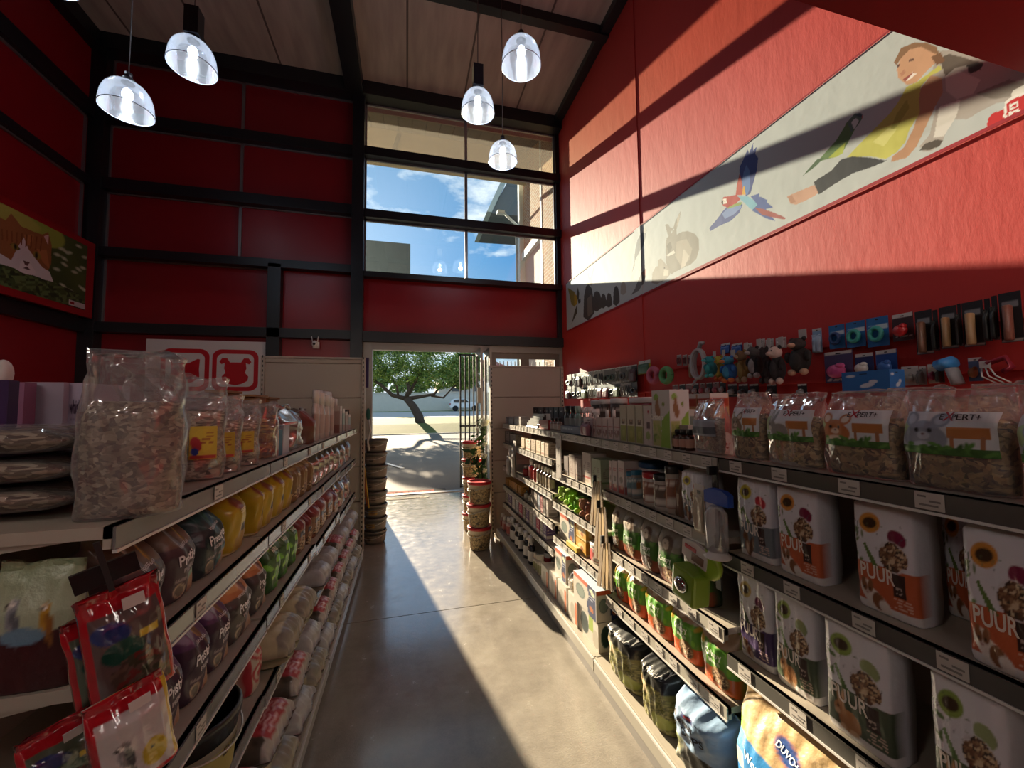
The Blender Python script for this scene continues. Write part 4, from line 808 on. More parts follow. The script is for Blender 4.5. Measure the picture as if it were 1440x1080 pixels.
def slv(): return simple('slv', 'foil_bag', .13, .23, .09, None, (), 53, mt=SILV, wr=.012)
def grn(): return simple('grn', 'hay_bag', .17, .26, .10, ['#2f5a24', ('n', .6, 1.3, '#1f4a1a'), ('e', .25, .9, .38, .45, 0, '#8a6a48'), ('e', .25, .9, .28, .33, 0, '#5a3c2c')]+leafs(16, -.9, .9, .2, 2.8, .3, ['#5da032', '#7cc043', '#3f7a28', '#90cf52'], 5), [('HERBS', .18, 0, 2.1, '#e6efd8')], 54, back='#3d6a2a')
def rbr(): return simple('rbr', 'seed_bag', .15, .26, .09, ['#8a6248', ('r', -1, 1, 1.9, 4, '#7a2a2c'), ('r', -.8, .6, 1.3, 1.75, '#2c3448'), ('s', 0, .6, .9, .6, CH, .09), ('e', .2, 2.3, .3, .2, 0, '#c0a090')], [('MIX', .2, -.1, 1.5, '#d8cfd0')], 55, back='#6d4a3a')
def crd(): return simple('crd', 'muesli_bag', .15, .27, .10, ['#49503c', ('r', -1, 1, 1.9, 4, '#8a857c'), ('r', -1, 1, .75, 1.75, '#40702a'), ('r', -1, 1, 0, .75, '#8f4a30'), ('e', .15, .55, .5, .42, 0, '#6d5038'), ('s', .15, .5, .42, .34, CH, .08), ('e', .2, 2.3, .45, .45, 0, '#57463a'), ('e', .05, 2.25, .28, .3, 0, '#c4b8a8'), ('e', .0, 2.3, .05, .05, 0, '#141210'), ('e', -.5, 2.4, .2, .3, 0, '#a89a8a')]+leafs(8, -1, 1, .8, 1.8, .2, ['#57893a', '#335f22'], 8), [('Crispy', .3, -.05, 1.22, '#e9eee2', .1, .9), ('Muesli', .2, .1, .92, '#d8e2c9', .05, .9)], 56, e=3.4, nf=44, nv=56, back='#3f5a2c')
def crl(): return simple('crl', 'muesli_bag', .16, .235, .11, ['#8fa33a', ('r', -1, 1, 2.0, 4, '#b59a84'), ('r', -1, 1, .85, 2.0, '#5f9a34'), ('r', -1, 1, 0, .85, '#cf5f2c'), ('e', .3, .6, .48, .45, 0, '#8a6a44'), ('s', .3, .55, .4, .36, CH, .08), ('e', 0, 2.3, .5, .4, 0, '#b08a6a'), ('e', -.1, 2.35, .3, .28, 0, '#d8c9b4'), ('e', -.2, 2.4, .05, .05, 0, '#141210'), ('e', .08, 2.4, .05, .05, 0, '#141210')]+leafs(9, -1, 1, .95, 1.95, .2, ['#7fb83e', '#4c8a2c', '#c9a23a'], 9), [('Crispy', .3, -.02, 1.42, '#eef3e4', .1, .9), ('Muesli', .2, .05, 1.1, '#dfe8cc', .05, .9)], 57, e=3.4, nf=44, nv=56, back='#8fa038')
def hay(): return simple('hay', 'hay_sack', .26, .36, .20, ['#6f6a3a', ('s', 0, .9, 1.2, 1.1, ['#7d7a44', '#5a5a2c', '#96905a', '#46461f', '#857f4a'], .07), ('r', -1, 1, 1.75, 4, '#23252a'), ('n', .3, 1.2, '#5a5a34'), ('r', -.9, -.2, 1.2, 1.7, '#c9b48a'), ('e', .5, .5, .4, .3, 0, '#99a04a')], [('Alpine HAY', .2, .1, 2.2, '#c9c9c4', .15)], 58, e=3, wr=.012, nf=44, nv=56, back='#3a3a24', fill=.8)
def hayb(): return simple('hayb', 'hay_sack', .27, .40, .22, ['#8a9a4a', ('s', 0, .5, 1.2, .7, ['#7d7a44', '#5a5a2c', '#96905a', '#46461f', '#6a5a30'], .07), ('r', -1, 1, 1.25, 4, '#7d9ab8'), ('n', .5, 1.1, '#a9bccf'), ('r', -.2, .9, .55, 1.25, '#2a2a26'), ('p', [(-.3, 2.3), (.2, 2.4), (.25, 2.2), (-.25, 2.1)], '#2b3a6a'), ('e', .0, 2.28, .12, .06, 10, '#c03a3a')], [('Mountain', .22, -.3, 1.85, '#23252c', .2), ('HAY DOPS', .24, -.2, 1.5, '#23252c', .2)], 59, e=3, wr=.012, nf=48, nv=60, back='#5d6a4a', fill=.8)
def wood(): return simple('wood', 'bedding_sack', .40, .46, .24, ['#d0b184', ('s', 0, 1.2, 2, 2, ['#bfa376', '#c6aa7e', '#b89b6e', '#ccb188', '#c2a67a'], .05), ('r', -1, 1, .9, 1.6, '#2f78b0'), ('r', -1, -.2, .0, .9, '#2b3440'), ('p', [(-1, 1.8), (-1, 1.6), (-.6, 1.6)], '#86b83f'), ('e', -.1, 1.86, .24, .13, -20, '#d08a5a'), ('e', -.1, 1.86, .21, .11, -20, '#274a8a'), ('r', -.95, -.7, 1.15, 1.4, '#dccfae'), ('e', .6, .6, .16, .1, 20, '#6d8a3a'), ('e', .75, .5, .14, .1, -30, '#7d9a45')], [('Wood Fibre', .11, -.3, 1.38, '#eef3f6', 0, .95), ('DUVO+', .075, -.1, 1.82, '#eef3f6', -.2), ('Litter for small animals', .045, -.2, 1.18, '#dfe9f0', 0)], 60, e=2.8, wr=.005, nf=60, nv=70, back='#c9ab7c', fill=.6)
def burg(): return simple('burg', 'seed_bag', .22, .33, .14, ['#3d1016', ('r', -1, 1, 1.45, 4, '#a9b296'), ('g', 2.0, 2.9, '#8f9c7a')]+parrot(-.35, 1.75, .6, '#8d8e92', '#5a5c62')+parrot(.4, 1.65, .55, '#b98a2a', '#8a5a20')+[('e', -.1, 1.35, .5, .2, 0, '#6a8aa0')], [], 61, back='#8f9c7a')
# ------------------------------------------------------------------ clear bags
def clearbag(key, W, H, Dd, fill, sm, card=None, cardbox=None, texts=(), seed=1, milky=False, e=3.2, wr=.005, cov=.97, top=.9, nseal=.08):
    def mk():
        t = root('clear_feed_bag'); b = MB().m(SEED if sm is None else sm); bag(b, W*.93, H*fill, Dd*.84, None, (), 36, 30, e, .86, .03, .006, seed+9, flat=.5, z0=.004); b.build('contents', t)
        b = MB().m(FILM2 if milky else FILM); fn = bag(b, W, H, Dd, None, (), 56, 70, e, max(fill*.92, .5), .06, wr, seed); b.build('film', t)
        if card:
            x0, x1, y0, y1 = cardbox; c = MB().m(CARD); A = W/2
            n, m_ = 70, 60; xs, ys = np.linspace(x0, x1, n), np.linspace(y0, y1, m_); X, Y = np.meshgrid(xs, ys); col = paint(card, X, Y)
            P = []
            for x, y in zip(X.ravel(), Y.ravel()):
                p = fn(x, y); P.append((p[0], p[1]+.0005, p[2]))
            c.add(P, [(j*n+i, j*n+i+1, (j+1)*n+i+1, (j+1)*n+i) for j in range(m_-1) for i in range(n-1)], col, smooth=True)
            g = lambda x, y: (lambda p: (p[0], p[1]-.001, p[2]))(fn(x, y))
            for tx in texts: put_text(c, tx[0], tx[1], g, tx[2], tx[3], 0, tx[4], tx[5] if len(tx) > 5 else 1)
            c.build('label_card', t)
        return t
    return kind(key, mk)
def expert_card(animal, sky='#cfd3d6'):
    fence = [('r', .1, .18, 1.0, 1.3, '#a5714a'), ('r', .62, .7, 1.0, 1.3, '#a5714a')]
    return [sky, ('r', -1, 1, 1.62, 3, '#d6d2d4'), ('r', .05, .78, 1.25, 1.5, '#b5763f'), ('e', -.7, 1.4, .25, .25, 0, '#a9c08a')]+fence+animal+[('r', -1, 1, .8, 1.02, '#3f6a2c')]+leafs(24, -.95, .9, .86, 1.1, .09, ['#4f7f34', '#375f26', '#5d8f3e'], 3)
EXT = [('E', .13, -.1, 1.68, '#3a2a2c'), ('X', .2, .05, 1.66, '#a01f2a'), ('PERT+', .13, .36, 1.68, '#3a2a2c')]
def chin(x, y, s, a, b): return [('e', x, y-.1*s, .5*s, .36*s, 0, a), ('e', x, y+.05*s, .38*s, .32*s, 0, a), ('e', x-.32*s, y+.4*s, .16*s, .2*s, 20, a), ('e', x+.34*s, y+.38*s, .2*s, .18*s, 20, a), ('e', x-.32*s, y+.4*s, .1*s, .13*s, 20, b), ('e', x+.34*s, y+.38*s, .13*s, .11*s, 20, b), ('e', x-.15*s, y+.12*s, .05*s, .06*s, 0, '#151413'), ('e', x+.14*s, y+.12*s, .05*s, .06*s, 0, '#151413'), ('e', x, y-.02*s, .14*s, .1*s, 0, b), ('e', x, y+.02*s, .04*s, .03*s, 0, '#7a5a5a'), ('e', x, y-.3*s, .3*s, .14*s, 0, b)]
def ex(k_):
    a = [chin(-.42, 1.3, .95, '#8f95a3', '#b9bfca'), chin(-.45, 1.28, .85, '#b5703f', '#e0cdb8'), bunny(-.4, 1.25, .8, '#8d8a86', '#c4bfb6'), chin(-.4, 1.25, .8, '#7d6a58', '#c9b8a8'), chin(-.4, 1.2, .7, '#8f95a3', '#b9bfca')][k_]
    return clearbag('ex%d' % k_, .25, .30, .11, .66, MIX, expert_card(a), (-.93, .86, .84, 1.86), EXT, 70+k_, e=3.4)
# ------------------------------------------------------------------ small goods
def boxed(key, W, H, Dd, spec, texts=(), side='#b9b4ae', top=None, name='carton', win=None, res=.006):
    """printed carton, front to -y, standing on z=0"""
    def mk():
        b = MB().m(CARD).color(side); A = W/2; e = .0008
        b.box(-A, A, -Dd/2+e, Dd/2, 0, H)
        if top: b.color(top); b.box(-A, A, -Dd/2, Dd/2, H, H+.001)
        nx, ny = max(6, int(W/res)), max(6, int(H/res)); fn = lambda x, y: (x*A, -Dd/2, y*A)
        grid_paint(b, fn, np.linspace(-1, 1, nx), np.linspace(0, H/A, ny), spec); f2 = lambda x, y: (x*A, -Dd/2-.0008, y*A)
        # the same print carried round the end faced by the camera
        for sg in (1, -1):
            grid_paint(b, lambda x, y: (sg*(A+.0004), x*Dd/2, y*A), np.linspace(-1, 1, max(4, int(Dd/res))), np.linspace(0, H/A, ny), spec)
        for tx in texts: put_text(b, tx[0], tx[1], f2, tx[2], tx[3], tx[5] if len(tx) > 5 else 0, tx[4])
        return b.build(name)
    return kind(key, mk)
def bottle(key, r, H, col, cap, lab, name='bottle', neck=.4, capr=.6, spray=False, lid=None, sq=1.0):
    def mk():
        t = root(name); hb = H*(.72 if not spray else .62); b = MB(True).m(mat('b_'+col, col, .25, coat=.3)); M_ = Matrix.Diagonal((1, sq, 1))
        b.lathe([(r*.94, 0), (r, .01*H), (r, hb*.86), (r*.85, hb*.95), (r*neck, hb), (r*neck, hb+.02*H)], 18, M=M_); b.build('body', t)
        if lab: l = MB(True).m(mat('l_'+lab, lab, .5)); l.lathe([(r*1.012, hb*.18), (r*1.012, hb*.74)], 18, cap=False, M=M_); l.build('label', t)
        c = MB(True).m(mat('c_'+cap, cap, .35))
        if spray:
            c.cyl(r*neck*1.1, hb+.02*H, hb+.1*H, 14); c.box(-r*.3, r*.3, -r*.9, r*.6, hb+.12*H, H*.96, True); c.box(-r*.2, r*.2, -r*1.25, -r*.85, hb+.2*H, H*.92); c.prism([(-r*.85, hb+.18*H), (-r*.6, hb+.18*H), (-r*.75, hb-.02*H), (-r*.9, hb)], lambda a, q, h: (h, a, q), -r*.12, r*.12); c.cyl(r*.3, hb+.08*H, hb+.14*H, 10)
        else: c.lathe([(r*capr, hb+.02*H), (r*capr, H*.985), (r*capr*.9, H)], 16, M=M_)
        c.build('trigger' if spray else 'cap', t); return t
    return kind(key, mk)
def jar(key, r, H, col, lid, lab, name='tub'):
    def mk():
        t = root(name); b = MB(True).m(mat('b_'+col, col, .3, coat=.2)); b.lathe([(r*.9, 0), (r*.95, .01), (r, H*.5), (r, H*.84), (r*.9, H*.87)], 22); b.build('body', t)
        l = MB(True).m(CARD); n = 40; cols = paint([lab, ('r', -1, 1, 0, .3, '#d8d0c4'), ('e', 0, .55, .3, .25, 0, '#a5683a'), ('e', .6, .6, .2, .2, 0, '#d8c9b0'), ('t', -.9, .9, .8, 1, '#efe9e0', .07)], np.array([[i/n*4-2 if i/n*4-2 < 1 else i/n*4-4 for i in range(n)]]*8), np.array([[j/7.]*n for j in range(8)]))
        l.add([(r*1.015*cos(2*PI*i/n-PI), r*1.015*sin(2*PI*i/n-PI), H*(.12+.62*j/7)) for j in range(8) for i in range(n)], [(j*n+i, j*n+(i+1) % n, (j+1)*n+(i+1) % n, (j+1)*n+i) for j in range(7) for i in range(n)], cols); l.build('label', t)
        MB(True).m(mat('c_'+lid, lid, .35)).lathe([(r*1.04, H*.84), (r*1.06, H*.86), (r*1.06, H*.98), (r*1.0, H)], 22).build('lid', t); return t
    return kind(key, mk)
def pack(key, W, H, Dd, cardc, itemc, shape='pouch', name='hanging_pack', spec=None, txt=None):
    """goods on a header card: hung by a hole, or standing in a row"""
    def mk():
        t = root(name); b = MB().m(CARD); sp = spec or [cardc, ('r', -1, 1, 2*H/W-.35, 9, '#c9c6c2'), ('t', -.8, .8, .15, .5, '#c9c6c2', .12)]
        grid_paint(b, lambda x, y: (x*W/2, -.001, y*W/2), np.linspace(-1, 1, 20), np.linspace(0, 2*H/W, 26), sp); b.color(cardc); b.box(-W/2, W/2, -.0005, .0015, 0, H)
        b.color('#1a1a1a'); b.box(-.012, .012, -.0022, -.0012, H-.022, H-.014)
        if txt: put_text(b, txt, .3, lambda x, y: (x*W/2, -.002, y*W/2), 0, 2*H/W-.75, 0, '#e8e6e2')
        b.build('header_card', t); c = MB(True).m(mat('i_'+itemc, itemc, .4, bmp=.2, bscale=80))
        if shape == 'tube': c.lathe([(Dd*.42, .0), (Dd*.5, .01), (Dd*.5, H*.68), (Dd*.3, H*.7)], 14, (0, -Dd*.5, .01))
        elif shape == 'ring':
            for q in range(1): c.tube([(Dd*.9*cos(a*PI/12), -Dd*.4, H*.42+Dd*.9*sin(a*PI/12)) for a in range(25)], Dd*.33, 8, False)
        elif shape == 'ball': c.ell((0, -Dd*.45, H*.36), (W*.34, Dd*.45, H*.22)); c.ell((W*.16, -Dd*.5, H*.52), (W*.16, Dd*.35, H*.1))
        elif shape == 'brush': c.box(-W*.3, W*.3, -Dd, -.002, H*.1, H*.35, True); c.tube([(0, -Dd*.5, H*.3), (0, -Dd*.5, H*.75)], Dd*.2)
        elif shape == 'band':
            for q in (-1, 1): c.tube([(q*W*.2+W*.12*cos(a*PI/8), -Dd*.4, H*.45+H*.3*sin(a*PI/8)) for a in range(17)], Dd*.16, 6, False)
        else: bag(c, W*.92, H*.72, Dd, None, (), 16, 14, 3, .7, .1, .004, 5, z0=.006); c.v = [(q[0], q[1]-Dd*.66, q[2]) for q in c.v]
        c.build('item', t, (0, 0, 0))
        return t
    return kind(key, mk)
def sack(key, W, L, T, spec, texts=(), seed=1, back='#8d8680', mt=None):
    """sack lying flat: a pillow with puckered ends; short end to -y, printed side up"""
    def mk():
        b = MB().m(mt or PRINT); n, m_ = 40, 46; v = []; c = []; u_ = np.linspace(-1, 1, n); w_ = np.linspace(-1, 1, m_); U, V = np.meshgrid(u_, w_)
        pr = np.clip(1-np.abs(V)**5, 0, 1)**.45*np.clip(1-np.abs(U)**4, 0, 1)**.5; up = T*(.42+.58*pr)*(pr > 0)+T*.07*ridge(U*1.6, V*2.2, seed, 3.0)*.45
        col = paint(spec, (U*1.0).ravel(), ((V+1)*L/W).ravel()); X = U*W/2*(1-.06*np.abs(V)**3); Y = V*L/2+.01*nz(U*2, V, seed+3, 1.5); Zt = np.maximum(T*.36, up)*np.where((np.abs(U) > .999) | (np.abs(V) > .999), .9, 1.0)
        vs = list(zip(X.ravel(), Y.ravel(), Zt.ravel())); b.add(vs, [(j*n+i, j*n+i+1, (j+1)*n+i+1, (j+1)*n+i) for j in range(m_-1) for i in range(n-1)], col, smooth=True)
        Zb = T*.36-T*.36*np.clip(1-np.abs(U)**6, 0, 1)**.4*np.clip(1-np.abs(V)**6, 0, 1)**.4; b.color(back); b.add(list(zip(X.ravel(), Y.ravel(), Zb.ravel())), [(j*n+i, (j+1)*n+i, (j+1)*n+i+1, j*n+i+1) for j in range(m_-1) for i in range(n-1)], None, smooth=True)
        o0 = len(b.v)-2*n*m_; rim = [j*n for j in range(m_)], [j*n+n-1 for j in range(m_)], list(range(n)), [(m_-1)*n+i for i in range(n)]
        for q in rim:
            for a, d in zip(q[:-1], q[1:]): b.f.append((o0+a, o0+d, o0+n*m_+d, o0+n*m_+a)); b.mi.append(b.cur); b.sm.append(True)
        def fn(x, y):
            i = min(n-1, max(0, int(round((x+1)/2*(n-1))))); j = min(m_-1, max(0, int(round((y*W/L-1+1)/2*(m_-1))))); return (x*W/2, (y*W/L-1)*L/2, float(Zt[j, i])+.004)
        for tx in texts: put_text(b, tx[0], tx[1], fn, tx[2], tx[3], tx[5] if len(tx) > 5 else 0, tx[4])
        return b.build('feed_sack')
    return kind(key, mk)
def bucket(key, r, H, col, lid=None, seed=True, name='bucket', label=None, inner='#0c0c0c'):
    def mk():
        t = root(name); b = MB(True).m(mat('b_'+col, col, .35, coat=.2)); r0 = r*.86
        b.lathe([(r0*.96, 0), (r0, .006), (r, H-.03), (r*1.05, H-.03), (r*1.05, H-.006), (r*1.0, H), (r*.97, H-.004), (r*.93, H-.03), (r0*.95, .012), (.001, .012)], 30, cap=False); b.build('body', t)
        l = MB(True).m(CARD if label else (MIX if seed else mat('bucket band', '#8a8378', .5)))
        if label:
            n = 60; U, V = np.meshgrid(np.linspace(-4, 4, n), np.linspace(0, 1.2, 14)); cc = paint(label[0], U, V); k_ = lambda q: r0+(r-r0)*q
            l.add([((k_(q)+.0025)*cos(PI*(a/4)-PI/2), (k_(q)+.0025)*sin(PI*(a/4)-PI/2), H*q) for a, q in [(a, .16+.52*v/1.2) for a, v in zip(U.ravel(), V.ravel())]], [(j*n+i, j*n+i+1, (j+1)*n+i+1, (j+1)*n+i) for j in range(13) for i in range(n-1)], cc)
            g = lambda x, y: ((k_(.16+.43*y)+.004)*cos(x*.55-PI/2), (k_(.16+.43*y)+.004)*sin(x*.55-PI/2), H*(.16+.43*y))
            for tx in label[1]: put_text(l, tx[0], tx[1], g, tx[2], tx[3], 0, tx[4])
            l.build('label', t)
        elif seed: l.lathe([(r0*1.012, .012), (r0+(r-r0)*.72+.002, H*.7)], 30, cap=False); l.build('seed_contents', t)
        if lid: MB(True).m(mat('c_'+lid, lid, .35)).lathe([(r*1.07, H-.022), (r*1.08, H-.004), (r*1.06, H+.006), (r*.9, H+.006), (r*.86, H-.002)], 30).build('lid', t)
        MB(True).m(mat('wire handle', '#b9b6b0', .4, metal=.6)).tube([(r*1.04*cos(a*PI/14), -r*1.06*sin(a*PI/14), H-.035-.05*sin(a*PI/14)) for a in range(15)], .003, 5).build('handle', t)
        return t
    return kind(key, mk)
# ================================================================== GOODS ON THE BANNER SIDE
def PR(r, pxl, pxr, pyt, z, nom, label, cat, group=None, x=1.114, maxh=9, minh=.03, d=None, k=.96, tilt=0, ymax=4.51, ymin=-9):
    """stand a thing on a shelf so that it fills the columns pxl..pxr of the photograph"""
    W0, H0, D0 = nom; zz = z+min(.12, H0*.5); y0, y1 = min(ymax, solve(pxl, x=x, z=zz)), max(ymin, solve(pxr, x=x, z=zz)); y0, y1 = within(RY, y0, y1); yc = (y0+y1)/2; z_in = z; z, cap = snap(RY, RL, .17, z, yc); cap = cap if x > 1.095 and abs(z-z_in) < .05 else 9
    h = H0 if pyt is None else zat(pyt, x, yc)-z
    h = max(minh, min(h, maxh, cap)); dd = D0 if d is None else d
    return put(r, label, cat, (x+dd/2, yc, z+.001), FR_, ((y0-y1)/W0*k, dd/D0, h/H0), group, tilt=(tilt, 0))
NX = (.25, .30, .11); ZT = 1.36
g = 'clear zip bags on the top shelf'
for k_, a, b_, yt, lb in ((4, 1419, 1560, 547, 'clear bag with large red X, cut by the picture edge on the top shelf'), (0, 1259, 1417, 548, 'clear zip bag with a grey chinchilla picture on the top shelf'), (1, 1148, 1257, 551, 'clear zip bag with an orange hamster picture on the top shelf'), (2, 1070, 1146, 554, 'clear zip bag with a grey rabbit picture on the top shelf'), (3, 1009, 1069, 553, 'clear zip bag with a brown degu picture on the top shelf')):
    PR(ex(k_), a, b_, yt, ZT, NX, lb, 'feed bag', g, maxh=.33, d=.10)
PR(clearbag('sand', .16, .22, .09, .62, SAND, ['#9aa0a8', ('r', -1, 1, 1.0, 1.35, '#4a4f58'), ('n', .4, 1, '#7d838c')], (-.8, .8, .9, 1.7), (), 80), 969, 1008, 562, ZT, (.16, .22, .09), 'clear bag of fine grey sand with a grey label, beside the amber bottles', 'feed bag', g, maxh=.26)
# second rank behind them
for i, (a, b_, yt) in enumerate(((1228, 1330, 546), (1345, 1440, 541))):
    PR(clearbag('plain', .24, .30, .10, .6, MIX, None, None, (), 81, True), a, b_, yt, ZT, (.24, .30, .10), ['unlabelled milky zip bag standing behind the chinchilla bag', 'unlabelled milky zip bag standing behind the red X bag'][i], 'feed bag', 'second rank of zip bags', x=1.235, maxh=.33)
# amber bottles and their trays
for i, (a, b_) in enumerate(((939, 944), (945, 951), (952, 960), (961, 968))):
    PR(bottle('amber', .022, .10, '#3a1f14', '#141414', '#b58a78', 'medicine_bottle', .55, .72), a, b_, 604, ZT, (.044, .10, .044), 'small amber bottle with black cap, %s of four from the door' % ORD[i], 'bottle', 'amber bottles on the top shelf', d=.044)
PR(boxed('tray', .16, .13, .06, ['#a9a49c', ('t', -.9, .9, .2, .8, '#8b867e', .2)]), 949, 968, 598, ZT, (.16, .13, .06), 'low white carton behind the amber bottles', 'carton', x=1.16)
PR(boxed('tubg', .12, .16, .06, ['#66736b', ('r', -1, 1, 1.0, 1.1, '#49544d'), ('r', -1, 1, 2.2, 9, '#b5b0a6'), ('n', .3, 2, '#8a978c')]), 946, 967, 576, ZT, (.12, .16, .06), 'grey green pack in a white sleeve above the amber bottles', 'carton', x=1.235)
PR(boxed('tallcat', .13, .26, .10, ['#c9c4c0', ('p', [(-1, 0), (1, 0), (1, 2.6), (.1, 1.9), (-.1, 0)], '#7fa53a'), ('r', -1, .0, 0, 1.9, '#a9a86a'), ('e', -.5, 3.5, .3, .25, 0, '#86a84a'), ('e', -.35, 2.6, .28, .55, 12, '#8a5f3c'), ('e', -.4, 3.1, .2, .18, 0, '#8a5f3c'), ('e', -.5, 3.3, .07, .18, 0, '#8a5f3c'), ('e', -.28, 3.3, .07, .18, 0, '#8a5f3c'), ('e', .3, 3.0, .16, .16, 0, '#7d8a3a')]+leafs(8, -.9, -.1, .3, 1.6, .25, ['#8fa048', '#6d7f34'], 4), [('Critters', .34, -.45, 1.95, '#e9e8d8')]), 917, 943, 549, ZT, (.13, .26, .10), 'tall white and green carton with a brown animal, tallest on the top shelf', 'carton')
PR(boxed('heart', .10, .19, .08, ['#c4b7b0', ('e', .2, 3.2, .2, .16, 0, '#a02a32'), ('r', -.3, .5, 1.6, 2.2, '#4a2f34'), ('e', 0, .9, .5, .4, 0, '#8a9a5a')]), 905, 917, 571, ZT, (.10, .19, .08), 'pale carton with a red heart between the stick boxes and the tall carton', 'carton')
STK = ['#b9b29c', ('r', -1, 1, 0, 2.9, '#8f9448'), ('e', 0, 1.4, .5, .7, 0, '#a5a45a'), ('e', 0, 3.5, .55, .45, 0, '#5d4a3e'), ('e', 0, 3.7, .3, .25, 0, '#b59a80'), ('r', -1, 1, 2.75, 3.1, '#d8d2c0')]
for i, (a, b_) in enumerate(((872, 881), (882, 893), (894, 904))):
    PR(boxed('stick', .06, .19, .07, STK), a, b_, 570, ZT, (.06, .19, .07), 'slim green and white treat box, %s of three from the door' % ORD[i], 'carton', 'slim treat boxes on the top shelf')
PK = ['#c9b6ae', ('t', -.8, .8, 1.2, 2.4, '#7d4a48', .22), ('r', -1, 1, 3.0, 3.3, '#a5423c'), ('e', 0, 1.0, .6, .5, 0, '#a58a7a')]
for i, (a, b_) in enumerate(((824, 828), (829, 837), (838, 846), (847, 854), (855, 862), (863, 871))):
    PR(boxed('pinkbox', .055, .15, .07, PK), a, b_, 588, ZT, (.055, .15, .07), 'pale pink shampoo box, %s of six from the door' % ORD[i], 'carton', 'pink boxes on the top shelf')
for i, (a, b_) in enumerate(((846, 852), (855, 861))):
    PR(bottle('nozzle', .026, .20, '#c4bfba', '#d8d5d0', None, 'bottle', .4, .45), a, b_, 577, ZT, (.052, .20, .052), ['white bottle with long nozzle behind the pink boxes, nearer the door', 'white bottle with long nozzle behind the pink boxes, nearer the stick boxes'][i], 'bottle', x=1.20)
PR(pack('pinkp', .09, .15, .03, '#b9a3a6', '#8a5a66'), 818, 831, 588, ZT, (.09, .15, .03), 'pink and grey blister card leaning before the spray bottles', 'blister pack', x=1.095)
for i, (a, b_, c) in enumerate(((791, 798, '#3f4a48'), (799, 805, '#4a5553'), (806, 812, '#7d9a8e'))):
    PR(bottle('shamp'+c, .03, .20, c, '#20262a' if i < 2 else '#9ab5a8', '#8a938f', 'shampoo_bottle', .6, .9, sq=.7), a, b_, 571, ZT, (.06, .20, .045), ['dark grey shampoo bottle behind the blue box, nearest the door', 'dark grey shampoo bottle in the middle behind the blue box', 'sage green shampoo bottle behind the blue box'][i], 'bottle', x=1.15)
for i, (a, b_) in enumerate(((813, 820), (821, 829), (830, 838))):
    PR(bottle('spray', .03, .21, '#b9b6b2', '#d5d2cf', '#8f9aa0', 'spray_bottle', .4, .6, True), a, b_, [572, 571, 574][i], ZT, (.075, .21, .06), 'white trigger spray bottle, %s of three from the door, top shelf' % ORD[i], 'spray bottle', 'spray bottles on the top shelf', x=1.21, k=.8)
PR(boxed('blue', .2, .07, .07, ['#3d4a6a', ('t', -.8, .2, .3, .5, '#8a95b0', .06)], [], '#333e58'), 788, 818, 600, ZT, (.2, .07, .07), 'low dark blue display box at the front of the top shelf', 'carton', x=1.09)
for i, (a, b_) in enumerate(((772, 776), (777, 781), (782, 786))):
    PR(bottle('drop', .018, .10, '#8a7f76', '#1a1a1c', '#b9aca0', 'dropper_bottle', .5, .6), a, b_, 588, ZT, (.036, .10, .036), 'little bottle with black cap, %s of three beside the dark blue box' % ORD[i], 'bottle', 'dropper bottles', d=.036)
PR(boxed('redbox', .09, .10, .08, ['#8a2a28', ('r', -.5, .9, .2, .9, '#c9b0a4')], [], '#6a2020'), 758, 771, 591, ZT, (.09, .10, .08), 'small dark red box on the top shelf near the door', 'carton')
PR(boxed('whitet', .06, .12, .05, ['#b5b2ad', ('t', -.6, .6, .5, 2, '#8d8a86', .3)]), 762, 767, 582, ZT, (.06, .12, .05), 'little white box standing behind the small dark red box', 'carton', x=1.215)
def tester():
    t = root('display_stand'); MB().m(mat('black acrylic', '#16171a', .25)).prism([(-.09, 0), (.09, 0), (.09, .15)], lambda a, c, h: (h, a, c), -.13, .13).build('stand', t)
    for i in range(5): MB().m(mat('grey sachet', '#8d918f', .4)).box(-.12, .12, -.075+i*.033, -.065+i*.033, .012+i*.027, .05+i*.027).build('sachet', t)
    return t
PR(tester(), 737, 755, 582, ZT, (.26, .16, .18), 'black stepped display stand of grey sachets near the end panel', 'display stand', d=.09)
for i in range(6):
    PR(boxed('blackp', .06, .13, .05, ['#1f1c22', ('r', -.3, .3, .4, 3.6, '#b9b4b4' if 1 else ''), ('r', -.2, .2, .6, 3.4, '#2a262c')], [], '#17161a'), 750+i*7.2, 756.4+i*7.2, 573, ZT, (.06, .13, .05), 'black boxed strip pack, %s of six from the door, rear of top shelf' % ORD[i], 'carton', 'black packs at the rear of the top shelf', x=1.32)
for i, (a, b_) in enumerate(((701, 714), (715, 722), (723, 732))):
    PR(boxed('clearbx', .08, .10, .09, ['#9a9590', ('r', -.8, .8, .3, 1.8, '#b9b6b2'), ('n', .5, 2, '#7d7872')], [], '#a5a19c'), a, b_, 586, ZT, (.08, .10, .09), ['silver grey box at the door end of the top shelf', 'silver grey box second from the door end of the top shelf', 'silver grey box third from the door end of the top shelf'][i], 'carton', 'silver boxes')
